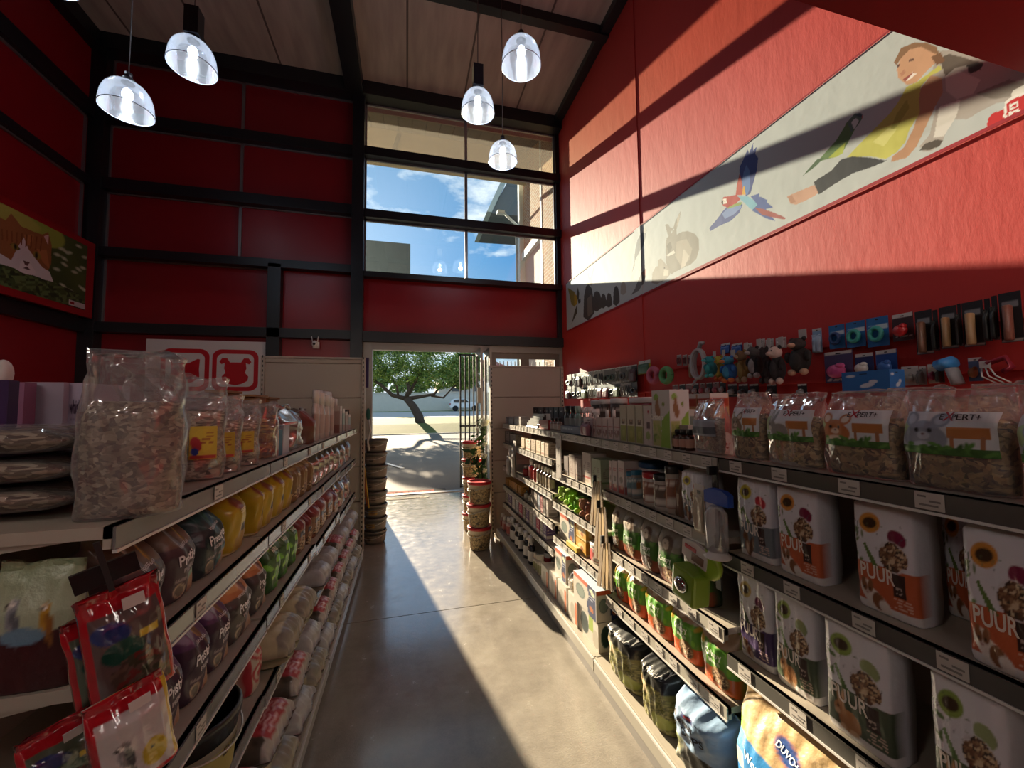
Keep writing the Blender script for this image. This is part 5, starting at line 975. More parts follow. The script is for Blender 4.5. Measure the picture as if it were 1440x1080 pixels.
# rear half of the top shelf (far side of the gondola)
for i, (a, b_) in enumerate(((827, 840), (841, 853), (854, 868))):
    PR(jar('lidtub', .06, .19, '#4a4644', '#c9c6c2', '#5a4a42'), a, b_, 563-i*1.2, ZT, (.12, .19, .12), 'dark tub with a wide white lid, %s of three from the door' % ORD[i], 'tub', 'white lidded tubs at the back', x=1.52)
PR(jar('redtub', .09, .17, '#8a2a24', '#cfc9c4', '#8a2f24'), 876, 916, 559, ZT, (.18, .17, .18), 'red banded tub with white lid behind the stick boxes', 'tub', x=1.52)
for i, (a, b_) in enumerate(((944, 962), (963, 981), (982, 1000))):
    PR(boxed('orangeb', .13, .17, .12, ['#b5835a', ('r', -1, 1, 1.9, 2.35, '#a03a22'), ('r', -1, 1, 2.35, 9, '#c9c2bc'), ('e', -.3, 1.2, .3, .14, 10, '#3a2a20'), ('e', .4, 1.3, .2, .2, 0, '#c05a2a')], [], '#a5613a', '#c9c4be'), a, b_, 556-i, ZT, (.13, .17, .12), 'orange carton with white lid, %s of three from the door' % ORD[i], 'carton', 'orange cartons at the back of the top shelf', x=1.55)
# bay beside the camera: white feed bags
NP = (.22, .30, .12); g = 'white feed bags on the dark railed shelves'
for f_, a, b_, z, lb, x in ((pu_g, 1036, 1085, 1.035, 'white feed bag with grey band and squirrel beside the hanging water bottle', 1.12), (pu_o, 1092, 1152, 1.035, 'white feed bag with orange band and guinea pig, between grey bag and dark gap', 1.12), (pu_o, 1200, 1290, 1.035, 'white feed bag with orange band, middle of the three orange ones in front', 1.12), (pu_o, 1354, 1476, 1.035, 'largest white feed bag with orange band, cut by the picture edge', 1.09), (pu_o, 1325, 1385, 1.035, 'orange banded feed bag set back behind the two front ones', 1.27),
                        (pu_p, 1037, 1084, .69, 'white feed bag with dark purple band on the lower railed shelf', 1.12), (pu_v, 1088, 1146, .69, 'small white feed bag with olive band beside the purple banded one', 1.12), (pu_v, 1158, 1255, .69, 'large white feed bag with olive band and tan rabbit', 1.10), (pu_v, 1308, 1425, .69, 'olive banded white feed bag cut by the picture corner', 1.10)):
    PR(f_(), a, b_, None, z, NP, lb, 'feed bag', g, x=x, d=.095, maxh=.28 if z > 1 else .30)
# hanging goods between the two bays
def waterbottle():
    t = root('water_bottle_pack'); b = MB().m(CARD).color('#24459a'); b.prism([(-.055, .20), (.055, .20), (.055, .25), (.03, .265), (-.03, .265), (-.055, .25)], lambda a, c, h: (a, h, c), -.012, .012); b.color('#b9b9bf'); b.box(-.055, -.01, -.006, .006, .0, .20); b.build('header_card', t)
    MB(True).m(FILM2).lathe([(.01, .0), (.036, .02), (.036, .17), (.02, .2)], 20, (.02, -.03, .0)).build('bottle', t); MB(True).m(W_).lathe([(.042, -.012), (.045, -.006), (.03, .012), (.02, .03)], 20, (.02, -.03, .0)).build('cap', t)
    b = MB(True).m(SILVER); b.tube([(.02, -.03, .03), (.02, -.03, .08)], .008); b.build('spout', t); return t
y_ = solve(1012, x=1.05, z=1.2); z_ = zat(775, 1.05, y_); put(waterbottle(), 'blue headed pack with clear water bottle hanging at the shelf joint', 'water bottle', (1.045, y_, z_), FR_, (1.0, 1.0, (zat(688, 1.05, y_)-z_)/.265))
def treatmetre():
    t = root('treat_ball_pack'); b = MB().m(CARD).color('#c4bcb4'); b.prism([(-.06, .15), (.055, .14), (.06, .21), (.0, .225), (-.06, .21)], lambda a, c, h: (a, h, c), -.006, .006); b.color('#a01f2a'); b.box(-.045, .01, -.0075, -.006, .185, .2); b.color('#6a4a34'); b.box(-.01, .045, -.0075, -.006, .15, .18)
    b.build('header_card', t); b = MB().m(mat('lime plastic', '#7d9a2a', .3)); b.box(-.055, .055, -.05, .02, .0, .12); b.build('dispenser', t, bev=.01); MB(True).m(mat('lime disc', '#8fb032', .3)).lathe([(.05, -.012), (.055, 0), (.05, .012)], 24, (.05, .01, .165), M=Matrix.Rotation(PI/2, 3, 'X')).build('disc', t)
    MB(True).m(CHR).lathe([(.03, 0), (.028, .012), (.015, .02), (.001, .022)], 24, (0, -.05, .065), M=Matrix.Rotation(PI/2, 3, 'X')).build('bell', t); return t
CHR = mat('chrome', '#c9c9c9', .15, metal=1)
y_ = solve(992, x=1.04, z=.95); z_ = zat(848, 1.04, y_); put(treatmetre(), 'lime green toy with chrome button hanging below the water bottle', 'pet toy', (.985, y_, z_+.022), FR_, (1.05, 1, (zat(765, 1.04, y_)-z_)/.225), tilt=(0, .12))
b = MB().m(BLACK); yq = solve(1005, x=1.06, z=1.2); b.box(-.004, .004, -.012, .012, .9, 1.33); b.box(-.03, .0, -.006, .006, 1.3, 1.33); b.build('clip_strip', loc=(1.066, yq, 0)); tag(bpy.data.objects['clip_strip'], 'black clip strip hanging from the top shelf joint', 'clip strip')
# jars and tubs, second shelf
Z2 = 1.075
for i, (a, b_) in enumerate(((853, 860), (861, 868), (869, 878))):
    PR(boxed('redwhite', .07, .20, .09, ['#c4b5ae', ('r', -1, 1, 0, 1.4, '#a5403a'), ('e', 0, 2.4, .6, .5, 0, '#6d5a50'), ('t', -.8, .8, 3.4, 4.6, '#a5403a', .3), ('e', .1, 1.2, .5, .4, 0, '#c9a58a')], [], '#a39891'), a, b_, 648, Z2, (.07, .20, .09), 'red and white milk box, %s of three from the door' % ORD[i], 'carton', 'milk boxes on the second shelf', maxh=.22)
for i, (a, b_, c, yt) in enumerate(((879, 885, '#2f6f8a', 664), (886, 891, '#2f6f8a', 662))):
    PR(jar('bluecap', .03, .17, '#8a8680', '#2a6a86', '#6d8a90', 'tub'), a, b_, yt, Z2, (.06, .17, .06), ['slim tub with teal lid beside the milk boxes', 'second slim tub with teal lid, next to the big blue lidded tub'][i], 'tub', maxh=.22)
PR(jar('bigblue', .07, .22, '#b5b0ae', '#1f4f78', '#b5b0ae'), 891, 914, 650, Z2, (.14, .22, .14), 'large white tub with dark blue lid behind the red lidded jar', 'tub', x=1.17, maxh=.225)
PR(jar('redlid', .04, .17, '#b9aea4', '#a01f28', '#8a5a48'), 899, 914, 665, Z2, (.08, .17, .08), 'jar with red screw lid on the second shelf', 'jar', x=1.09, maxh=.22)
PR(jar('blacklid', .045, .17, '#b9aea4', '#17171a', '#6a5a50'), 914, 929, 668, Z2, (.09, .17, .09), 'jar with black screw lid beside the red lidded jar', 'jar', x=1.09, maxh=.22)
PR(jar('tallc', .04, .22, '#a89c8e', '#2a2522', '#8a5f4a'), 932, 943, 656, Z2, (.08, .22, .08), 'tall canister with fruit print beside the black lidded jar', 'canister', x=1.10, maxh=.225)
PR(simple('treatb', 'treat_bag', .09, .22, .06, ['#6d4f3c', ('r', -.2, .5, 1.2, 2.6, '#b5a58e'), ('n', .5, 2, '#4a3428')], (), 62, back='#5a4030'), 947, 957, 664, Z2, (.09, .22, .06), 'narrow brown treat bag beside the tall canister', 'treat bag', maxh=.225)
PR(pu_g(), 957, 990, 660, Z2, NP, 'white feed bag with yellow fruit at the end of the jar shelf', 'feed bag', maxh=.225, d=.1)
PR(pack('swing', .07, .12, .01, '#c4b9a4', '#b5aa94', 'pouch', 'swing_tag'), 975, 990, 682, 1.11, (.07, .12, .01), 'cream swing tag with print hanging by the water bottle', 'tag', x=1.045, tilt=0)
# crispy muesli bags
NC = (.15, .27, .10)
for i, (a, b_) in enumerate(((857, 873), (873, 896), (897, 921), (921, 953), (956, 992))):
    PR(crd(), a, b_, None, .765, NC, 'dark green muesli bag, %s of five from the door' % ORD[i], 'muesli bag', 'dark muesli bags on the third shelf', maxh=.27)
NL = (.16, .235, .11)
for i, (a, b_) in enumerate(((863, 878), (879, 902), (904, 938), (940, 978), (981, 1030))):
    PR(crl(), a, b_, None, .50, NL, 'bright green and orange muesli bag, %s of five from the door' % ORD[i], 'muesli bag', 'bright muesli bags on the fourth shelf', maxh=.235)
0 and PR(jar('greenish', .05, .13, '#a9b56a', '#b9c47a', '#98a85a'), 856, 868, 782, .50, (.10, .13, .10), 'lime tub behind the paper hay strips', 'tub', x=1.1)
# hay sacks and bedding at the base
ZB = .171
PR(hay(), 849, 892, 838, ZB, (.26, .36, .2), 'black topped hay sack, nearest the boxed hamster houses', 'hay sack', 'hay sacks', x=1.03, maxh=.272, d=.24)
PR(hay(), 896, 937, 905, ZB, (.26, .36, .2), 'black topped hay sack in the middle, with a beige patch', 'hay sack', 'hay sacks', x=1.03, maxh=.272, d=.24)
PR(hayb(), 938, 1012, 925, ZB, (.27, .40, .22), 'blue and white hay sack with black print leaning on the base', 'hay sack', x=1.02, maxh=.275, d=.24)
PR(wood(), 1016, 1240, 945, ZB, (.40, .46, .24), 'pale wood fibre bedding sack with blue panel at the bottom edge', 'bedding sack', x=1.02, maxh=.46, d=.19, ymax=1.17)
PR(simple('brownb', 'bedding_sack', .40, .42, .2, ['#8a6242', ('n', .4, 1.2, '#6d4a30'), ('e', .1, 1.3, .3, .18, -15, '#b57a52'), ('e', .1, 1.3, .27, .15, -15, '#232f5a')], [('DUVO+', .12, .1, 1.26, '#aab0c0', -.2)], 63, back='#6d4a30', wr=.01), 1055, 1260, None, ZB, (.40, .42, .2), 'brown bedding sack with oval dark blue mark behind the wood fibre one', 'bedding sack', x=1.235, maxh=.46, d=.15, ymax=1.17)
# plush toys, hay boxes, hamster houses
def turtle(col, col2):
    t = root('plush_toy'); b = MB(True).m(mat('p_'+col, col, .95, bmp=.5, bscale=120)); b.ell((0, 0, .06), (.075, .06, .053)); b.build('body', t); h = MB(True).m(mat('p_'+col2, col2, .95, bmp=.5, bscale=120)); h.ell((-.075, -.03, .075), (.04, .04, .038)); h.ell((-.09, -.055, .1), (.012, .012, .012)); h.ell((-.06, -.055, .103), (.012, .012, .012)); h.build('head', t)
    for sx, sy in ((-1, -1), (1, -1), (-1, 1), (1, 1)): MB(True).m(MATS['p_'+col2]).ell((sx*.06, sy*.05, .022), (.03, .025, .02)).build('leg', t)
    return t
PR(turtle('#86a83a', '#a5c45a'), 777, 798, 684, .835, (.19, .13, .12), 'pale lime plush turtle on the shelf of plush toys', 'plush toy', maxh=.14, ymax=2.87)
PR(turtle('#5f9a1f', '#7fc02a'), 800, 813, 696, .835, (.19, .13, .12), 'bright green plush frog beside the lime turtle', 'plush toy', x=1.09, maxh=.12)
PR(turtle('#7d4f3c', '#a5765a'), 815, 829, 698, .835, (.19, .13, .12), 'brown plush dog beside the bright green frog', 'plush toy', x=1.09, maxh=.13)
PR(boxed('greenwall', .3, .17, .05, ['#3d6a1f', ('n', .5, 1, '#2f5518')], [], '#355c1b'), 790, 826, 684, .835, (.3, .17, .05), 'dark green box standing behind the plush toys', 'carton', x=1.36, maxh=.17, ymax=2.87)
PR(boxed('hamsterbox', .17, .20, .14, ['#c9c4b8', ('p', [(.35, 0), (1, 0), (1, 3), (.35, 3), (.2, 2.2), (.42, 1.5), (.2, .8)], '#26335a'), ('e', -.35, 1.2, .42, .55, 0, '#5d6a66'), ('e', -.35, 1.2, .34, .46, 0, '#7d8a80'), ('r', -1, .3, 2.05, 2.4, '#c0562f'), ('e', .62, 2.0, .16, .16, 0, '#dfe0c4'), ('e', .75, 1.85, .16, .16, 0, '#dfe0c4'), ('e', .6, .6, .16, .22, 20, '#b5662a'), ('t', .45, .9, 1.2, 1.6, '#c9cfe0', .1)], [], '#26335a', '#c2cbd6'), 787, 808, 727, .58, (.17, .20, .14), 'white and navy carton with round window beside stacked yellow boxes', 'carton', maxh=.2)
PR(boxed('hamsterbox', .17, .20, .14, []), 780, 796, 770, .335, (.17, .20, .14), 'navy carton with white petals standing on the boxed row at the base', 'carton', x=1.05, maxh=.19, ymax=2.86)
for q, (a, b_, yt) in enumerate(((810, 824, 764), (810, 824, 737))):
    PR(boxed('yellowb', .12, .085, .10, ['#c99a34', ('e', 0, .7, .6, .4, 0, '#d8c48a'), ('e', .2, .6, .3, .25, 0, '#a5622f'), ('r', -1, 1, 0, .2, '#e0d2a0')], [], '#b58a2f'), a, b_, None, .581+q*.092, (.12, .085, .10), ['yellow carton under another one on the fourth shelf', 'yellow carton stacked upon another one on the fourth shelf'][q], 'carton', 'yellow cartons')
PR(boxed('yellowf', .15, .03, .12, ['#c9b64a'], [], '#c2b04a', '#d8cc86'), 796, 811, 774, .581, (.15, .03, .12), 'flat pale yellow pack lying at the fourth shelf lip', 'carton', x=1.085, d=.026)
PR(jar('redwtub', .045, .11, '#c9c2bc', '#d2cfca', '#a8322c'), 825, 841, 765, .58, (.09, .11, .09), 'white tub with red label beside the paper hay strips', 'tub', maxh=.12)
PR(jar('darkj', .045, .12, '#2f2c26', '#3a362f', '#3f3c30'), 829, 843, 738, .58, (.09, .12, .09), 'dark tub behind the red labelled white tub', 'tub', x=1.22, maxh=.19)
PR(turtle('#c9c2b4', '#d8d2c6'), 777, 786, 736, .58, (.19, .13, .12), 'cream ruffled toy beside the white and navy carton', 'pet toy', maxh=.1, ymax=2.87)
for i, (a, b_, yt) in enumerate(((761, 771, 797), (772, 783, 806), (784, 797, 816), (799, 812, 833))):
    PR(boxed('ovalbox', .10, .15, .10, ['#cdc8bc', ('e', 0, 1.4, .55, .85, 0, '#b5ae9e'), ('e', 0, 1.4, .45, .72, 0, '#8f9a90' if 0 else '#a9a393'), ('r', .6, .9, .2, 2.6, '#c4683a')], [], '#c4beb2'), a, b_, yt, ZB, (.10, .15, .10), 'white box with oval window, %s of four from the door' % ORD[i], 'carton', 'oval window boxes at the base', x=1.03, maxh=.17)
PR(boxed('bigoval', .2, .2, .14, ['#cdc8bc', ('e', -.35, 1.0, .42, .75, 0, '#27413c'), ('e', -.35, 1.0, .34, .62, 0, '#1b2f2c'), ('r', .1, .55, .9, 2, '#9ab04a'), ('e', .75, .7, .3, .6, 0, '#b5ae9e')], [], '#c9c3b6'), 813, 842, 842, ZB, (.2, .2, .14), 'large white box with dark green oval window, below the navy hamster carton', 'carton', x=1.04, maxh=.16)
PR(boxed('hamsterbox', .17, .20, .14, []), 806, 852, 797, .335, (.17, .20, .14), 'navy and white carton with orange hamster lying on the white boxes', 'carton', x=1.03, maxh=.17, ymin=2.1)
PR(clearbag('blist', .14, .16, .1, .5, MIX, None, None, (), 83), 798, 804, 800, .335, (.14, .16, .1), 'clear blister cover beside the navy hamster carton', 'blister pack', x=1.04, maxh=.17)
# paper hay strips hanging at the joint
for i, (a, b_, y0, y1, xx) in enumerate(((824, 846, 676, 742, 1.02), (832, 848, 712, 790, .985), (838, 851, 762, 830, .955))):
    ya = solve((a+b_)/2, x=xx, z=.9); zb, zt_ = zat(y1, xx, ya), zat(y0, xx, ya); t = root('paper_strip_pack'); r = np.random.RandomState(i)
    for q in range(4):
        b = MB().m(CARD).color(['#8d7a62', '#a5906f', '#c2ab84', '#6f5d49'][q]); o = -.03+q*.02; b.prism([(o-.012, 0), (o+.016, .01), (o+.05-.02*q, (zt_-zb)), (o+.03-.02*q, (zt_-zb)*.96)], lambda u, c, h: (u, h+q*.012, c), 0, .004); b.build('strip', t)
    MB().m(BLACK).box(-.004, .004, .0, .02, (zt_-zb)*.9, (zt_-zb)+.03).build('hook', t)
    put(t, ['uppermost brown paper strip bundle hanging at the shelf joint', 'middle brown paper strip bundle hanging at the shelf joint', 'lowest pale paper strip bundle hanging at the shelf joint'][i], 'chew pack', (xx, ya, zb), FR_, (1.3, 1, 1))
PR(boxed('bookw', .05, .20, .12, ['#a89c92', ('t', -.6, .6, 1, 6, '#7d5f5a', .5)], [], '#958a80'), 800, 808, 640, 1.055, (.05, .20, .12), 'slim grey brown box, door end of the second shelf by the white strip', 'carton', maxh=.21)
for i, (a, b_, c, s) in enumerate(((793, 799, '#6a605c', '#5d5450'), (809, 817, '#a89c94', '#968b84'), (819, 831, '#c4b8ae', '#b0a59b'), (832, 845, '#9aa58a', '#8a957a'))):
    PR(boxed('bk%d' % i, .08, .20, .11, [c, ('r', -1, 1, .9, 1.15, ['#4a4040', '#8a6a60', '#a8483c', '#5d7a4a'][i]), ('t', -.7, .7, 1.6, 3.6, '#6d5a54', .3), ('e', 0, .45, .5, .3, 0, '#b5a58e')], [], s), a, b_, [642, 645, 637, 646][i], 1.055, (.08, .20, .11), ['dark grey pack behind the hanging white strip', 'plain beige box on the second shelf between grey and red striped ones', 'white box with a red stripe, tallest on the second shelf', 'pale green based box on the second shelf'][i], 'carton', maxh=.225)
t = root('hanging_strip'); b = MB().m(CARD); grid_paint(b, lambda x, y: (x*.045, 0, y*.045), np.linspace(-1, 1, 14), np.linspace(0, 6.4, 60), ['#a9a49e', ('t', -.6, .6, 1.0, 1.9, '#4a4644', .3), ('p', [(-.2, 3), (.6, 4.6), (.4, 4.8), (-.4, 3.2)], '#5d5854'), ('r', -1, 1, 5.8, 6.4, '#8d8984')]); b.box(-.045, .045, .0005, .006, 0, .288); b.build('card', t)
y_ = solve(785, x=1.06, z=1.2); zt_ = zat(612, 1.06, y_); zb_ = zat(671, 1.06, y_); put(t, 'white hanging advertising strip between the first two bays', 'sign strip', (1.06, y_, zb_), FR_, (1, 1, (zt_-zb_)/.288))
# ---- the two bays by the door: rows of small goods
def row(z, x, items, key, nom, spec, label, cat, group, maker=None, maxh=.2):
    for i, (a, b_, yt) in enumerate(items):
        r = maker(i) if maker else boxed(key, *nom, spec, [], '#a09890')
        PR(r, a, b_, yt, z, nom, label % ORD[i] if '%s' in label else label, cat, group, x=x, maxh=maxh)
def bx(key, c, c2, side=None): return boxed(key, .06, .15, .08, [c, ('r', -1, 1, .3, 1.1, c2), ('t', -.7, .7, 1.6, 3.8, c2, .3), ('e', 0, 4.2, .5, .4, 0, c2)], [], side or c)
N6 = (.06, .15, .08)
row(1.14, 1.10, [(733, 738, 616), (739, 746, 618), (747, 753, 619), (754, 760, 620), (761, 765, 622), (766, 771, 624)], None, N6, None, 'beige pill box lit by the sun, %s of six from the door' , 'carton', 'boxes on the sunlit second shelf', lambda i: bx('pb%d' % (i % 3), ['#cfc0a8', '#d8cfc0', '#b5a590'][i % 3], ['#a5906f', '#b58a78', '#8a7a66'][i % 3]), .17)
row(1.14, 1.10, [(704, 710, 606), (711, 716, 607), (717, 725, 611)], None, N6, None, 'grey pack under the top shelf by the end panel, %s from the door', 'carton', 'grey packs by the end panel', lambda i: bx('gp%d' % (i % 2), ['#7d7772', '#8f8a84'][i % 2], '#5d5854'), .17)
row(.88, 1.10, [(734, 740, 655), (741, 747, 647), (748, 752, 652)], None, (.05, .17, .05), None, 'red bottle with white cap, %s of three from the door', 'bottle', 'red bottles on the third shelf', lambda i: bottle('redb', .025, .17, '#a5262c', '#d8d0c8', '#b5453f', 'bottle', .5, .6), .19)
row(.88, 1.10, [(753, 757, 653), (758, 761, 655), (762, 765, 657), (766, 769, 659), (770, 774, 661)], None, (.05, .17, .05), None, 'slim white capped bottle, %s of five after the red bottles', 'bottle', 'slim bottles on the third shelf', lambda i: bottle('slimb', .025, .17, '#6a5f54', '#d8d2c4', '#a5987f', 'bottle', .4, .45), .19)
row(.66, 1.10, [(709, 715, 673), (716, 721, 676), (722, 727, 679), (728, 733, 683)], None, N6, None, 'orange treat box, %s of four from the door', 'carton', 'orange boxes on the fourth shelf', lambda i: bx('ob', '#b5813a', '#7d5528'), .16)
row(.66, 1.10, [(736, 740, 690), (741, 745, 694)], None, (.05, .15, .05), None, 'white flask with metal neck, %s beside the orange boxes', 'bottle', 'white flasks', lambda i: bottle('flask', .025, .15, '#b5ad9a', '#8d867a', '#cfc6b0', 'bottle', .35, .4), .16)
row(.66, 1.10, [(747, 750, 690), (751, 755, 692), (756, 759, 694), (760, 763, 697), (764, 767, 699), (768, 771, 702)], None, N6, None, 'thin booklet pack, %s of six from the door, fourth shelf', 'carton', 'booklet packs', lambda i: bx('bl%d' % (i % 4), ['#7d736a', '#c4bcb4', '#8a98a8', '#8d4a50'][i % 4], ['#4a4440', '#8a8278', '#c9c9d0', '#d0b0a8'][i % 4]), .16)
row(.46, 1.10, [(710+i*4.9, 714.3+i*4.9, None) for i in range(12)], None, N6, None, 'narrow sachet box, %s of twelve from the door, fifth shelf', 'carton', 'sachet boxes on the fifth shelf', lambda i: bx('sb%d' % (i % 5), ['#8a8378', '#a59c90', '#b03a5a', '#5f4a7a', '#9aa0a8'][i*3 % 5], '#d0c8c0'), .15)
row(ZB, 1.04, [(697, 703, 722), (704, 709, 726), (710, 714, 728)], None, (.08, .22, .06), None, 'pink and white bottle, %s of three from the door at the base', 'bottle', 'pink bottles at the base', lambda i: bottle('pinkbt', .03, .22, '#c4a8a4', '#d8d2cc', '#a5504a', 'bottle', .5, .7), .24)
row(ZB, 1.04, [(715, 721, 722), (722, 727, 735), (728, 733, 740), (734, 739, 745), (740, 746, 739)], None, (.075, .22, .06), None, 'dark spray bottle with white edge, %s of five at the base', 'spray bottle', 'dark spray bottles at the base', lambda i: bottle('dspray', .032, .22, '#23242a', ['#c9c6c4', '#8a2a2a', '#d5d2cf'][i % 3] if 0 else '#c4c0be', '#b9b4b2', 'spray_bottle', .4, .6, True), .25)
row(ZB, 1.04, [(748, 750.5, 778), (751.2, 753.6, 780), (754.2, 756.6, 781), (757.2, 759.6, 779)], None, (.05, .17, .05), None, 'small white bottle, %s of four before the oval window boxes', 'bottle', 'small white bottles at the base', lambda i: bottle('smallw', .025, .17, '#d0c8b8', '#1f1f22' if 0 else '#c9c2b4', '#a53a3a' if 0 else '#8a8a60', 'bottle', .45, .6), .18)
PR(bottle('redlab', .03, .17, '#d0cac0', '#1a1a1c', '#b02a30', 'bottle', .45, .55), 762, 768, 772, ZB, (.06, .17, .06), 'white bottle with red label and black cap at the base', 'bottle', x=1.16, maxh=.2)
for i, (px_, a, b_) in enumerate(((716, 632, 668), (723, 620, 671))):
    y_ = solve(px_, x=1.055, z=1.1); zt_, zb_ = zat(a, 1.055, y_), zat(b_, 1.055, y_); put(pack('clip', .09, .28, .03, '#8f8a86', '#a5a09b'), ['clear pack hanging on the clip strip, nearer the end panel', 'clear pack hanging on the clip strip, in front of the sunlit shelf'][i], 'blister pack', (1.062, y_, zb_), FR_, (1, 1, (zt_-zb_)/.28), 'packs on the clip strip')
# ================================================================== GOODS HUNG ON THE RIGHT WALL
WX = 2.93
def WP(r, a, b_, yt, yb, nom, label, cat, group=None, x=WX, tilt=0):
    ym = (yt+yb)/2; y0 = at(a, ym, 0, x)[1]; y1 = at(b_, ym, 0, x)[1]; yc = (y0+y1)/2; zt_, zb_ = zat(yt, x, yc), zat(yb, x, yc)
    return put(r, label, cat, (x, yc, zb_), FR_, ((y0-y1)/nom[0], 1, (zt_-zb_)/nom[1]), group, tilt=(0, tilt))
t = thing('peg_rail', 'long red peg rails behind the hanging toys on the right wall', 'rail', (0, 0, 0))
for z_ in (1.98, 1.72): MB().m(RED).box(XR-.03, XR, .6, 6.9, z_-.012, z_+.012).build('rail', t)
DK = ['#1f2023', ('t', -.7, .7, 3.2, 4.2, '#8d8f92', .25), ('r', -1, 1, 0, .4, '#b9b4ae')]
def dkp(i): return pack('dk%d' % i, .12, .30, .05, '#1f2023', ['#6d4a34', '#8a6a44', '#a5835a', '#7d5040'][i], 'tube', 'hanging_treat_pack', DK)
for i, (a, b_, c, d) in enumerate(((1288, 1312, 437, 498), (1322, 1347, 431, 490), (1354, 1384, 424, 487), (1406, 1438, 411, 481))):
    WP(dkp(i), a, b_, c, d, (.12, .30, .05), 'black card with a tube of brown treats, %s of four along the wall' % ORD[i], 'treat pack', 'black treat cards on the wall')
for i, (a, b_, c, d) in enumerate(((1313, 1320, 436, 493), (1348, 1353, 427, 487), (1386, 1394, 420, 480), (1396, 1404, 416, 478))):
    WP(pack('bkk', .06, .30, .03, '#17181b', '#22231f'), a, b_, c, d, (.06, .30, .03), 'plain black pack hanging between the treat cards, %s along the wall' % ORD[i], 'treat pack', 'black packs between the treat cards')
WP(pack('redtoy', .16, .2, .06, '#3a2428', '#b01f24', 'ball'), 1255, 1285, 441, 479, (.16, .2, .06), 'shiny red rubber toy on a dark card by the treat cards', 'pet toy')
BL = ['#2a6aa8', ('n', .4, 1, '#3f8ac4'), ('r', -.2, .9, 1.5, 1.9, '#c9d4dc'), ('t', -.9, -.1, 1.2, 1.9, '#8ab4d8', .14)]
for i, (a, b_, c, d) in enumerate(((1219, 1250, 446, 487), (1190, 1217, 452, 488), (1166, 1188, 457, 490))):
    WP(pack('blu%d' % (i < 2), .17, .22, .05, '#2a6aa8', '#3fa59a' if i < 2 else '#2a4a7a', 'ring', 'hanging_toy_card', BL), a, b_, c, d, (.17, .22, .05), ['blue card with a teal ring toy, nearest the red rubber toy', 'blue card with a teal ring toy, between two other blue cards', 'blue card with a dark blue ring toy, nearest the plush badger'][i], 'pet toy', 'blue toy cards')
WP(pack('pale', .12, .24, .02, '#8ab0d0', '#a5c0d8'), 1143, 1156, 462, 496, (.12, .24, .02), 'pale blue pouch just above the plush badger', 'toy pack')
WP(boxed('cloud', .5, .24, .12, ['#2f6fb0', ('e', -.6, .75, .2, .06, 0, '#c9d4dc'), ('e', .1, .3, .3, .1, 10, '#c9d4dc'), ('e', .35, .45, .18, .08, 0, '#c9d4dc'), ('r', -.2, .1, .8, .86, '#142a44')], [], '#2a5f98', name='hanging_carton'), 1194, 1262, 522, 551, (.5, .24, .12), 'bright blue carton with white clouds behind the hamster bag', 'carton', x=2.7)
WP(pack('pinkc', .14, .24, .06, '#4a4468', '#c4528a', 'ball'), 1160, 1200, 494, 538, (.14, .24, .06), 'pink toy on a violet card below the blue cards', 'pet toy')
WP(pack('panda', .16, .2, .07, '#1f2a5a', '#c9c6c0', 'ball'), 1203, 1229, 497, 530, (.16, .2, .07), 'white and black toy above the cloud carton', 'pet toy')
WP(pack('bluep', .18, .22, .05, '#23488a', '#2f62a8', 'ball'), 1232, 1262, 492, 530, (.18, .22, .05), 'dark blue clear pack above the cloud carton', 'toy pack')
for i, (a, b_, c, d, k1, k2, lb) in enumerate(((1268, 1292, 515, 542, '#b9b6b2', '#8a8884', 'white card behind the chinchilla bag, nearest the cloud carton'), (1293, 1303, 515, 541, '#8d8a86', '#6a6864', 'grey card next to the white one behind the chinchilla bag'), (1305, 1320, 512, 539, '#c9c6b0', '#8a2a44', 'silver framed pack with dark red item behind the chinchilla bag'), (1321, 1328, 513, 538, '#4a4640', '#3a3630', 'dark card between silver pack and grey roller'))):
    WP(pack('sm%d' % i, .12, .16, .04, k1, k2, 'ball' if i % 2 == 0 else 'pouch'), a, b_, c, d, (.12, .16, .04), lb, 'toy pack')
t = root('hanging_lint_roller'); MB(True).m(mat('blue cap', '#3f8fd0', .4)).lathe([(.05, -.07), (.05, .07)], 18, (0, -.05, .17), M=Matrix.Rotation(PI/2, 3, 'Y')).build('handle', t); MB(True).m(mat('grey roll', '#8d8f92', .5)).lathe([(.045, 0), (.045, .14)], 18, (.03, -.05, -.02)).build('roll', t)
WP(t, 1336, 1362, 502, 538, (.16, .22, .1), 'grey roller with bright blue handle on the wall, tilted', 'roller', tilt=-.25)
WP(pack('brn2', .14, .2, .05, '#4a5a7a', '#8a5a34', 'ball'), 1362, 1382, 503, 536, (.14, .2, .05), 'brown toy on a blue grey card beside the grey roller', 'pet toy')
t = root('dog_harness'); b = MB(True).m(mat('crimson strap', '#8a1a30', .6)); b.tube([(-.1, -.03, .2), (0, -.06, .17), (.12, -.04, .21), (.16, -.03, .13), (.1, -.05, .09)], .022); b.build('strap', t); c = MB(True).m(mat('white cord', '#c9c6c4', .7))
for q in range(3): c.tube([(-.08+q*.03, -.05, .15), (-.06+q*.06, -.07, .06), (.05+q*.06, -.06, .0)], .006)
c.build('cord', t); MB().m(CARD).color('#c4bfbc').box(-.07, .03, -.075, -.072, .13, .19).build('tag', t); WP(t, 1380, 1426, 501, 539, (.28, .23, .1), 'crimson strap with white cords hanging above the chinchilla bag', 'leash')
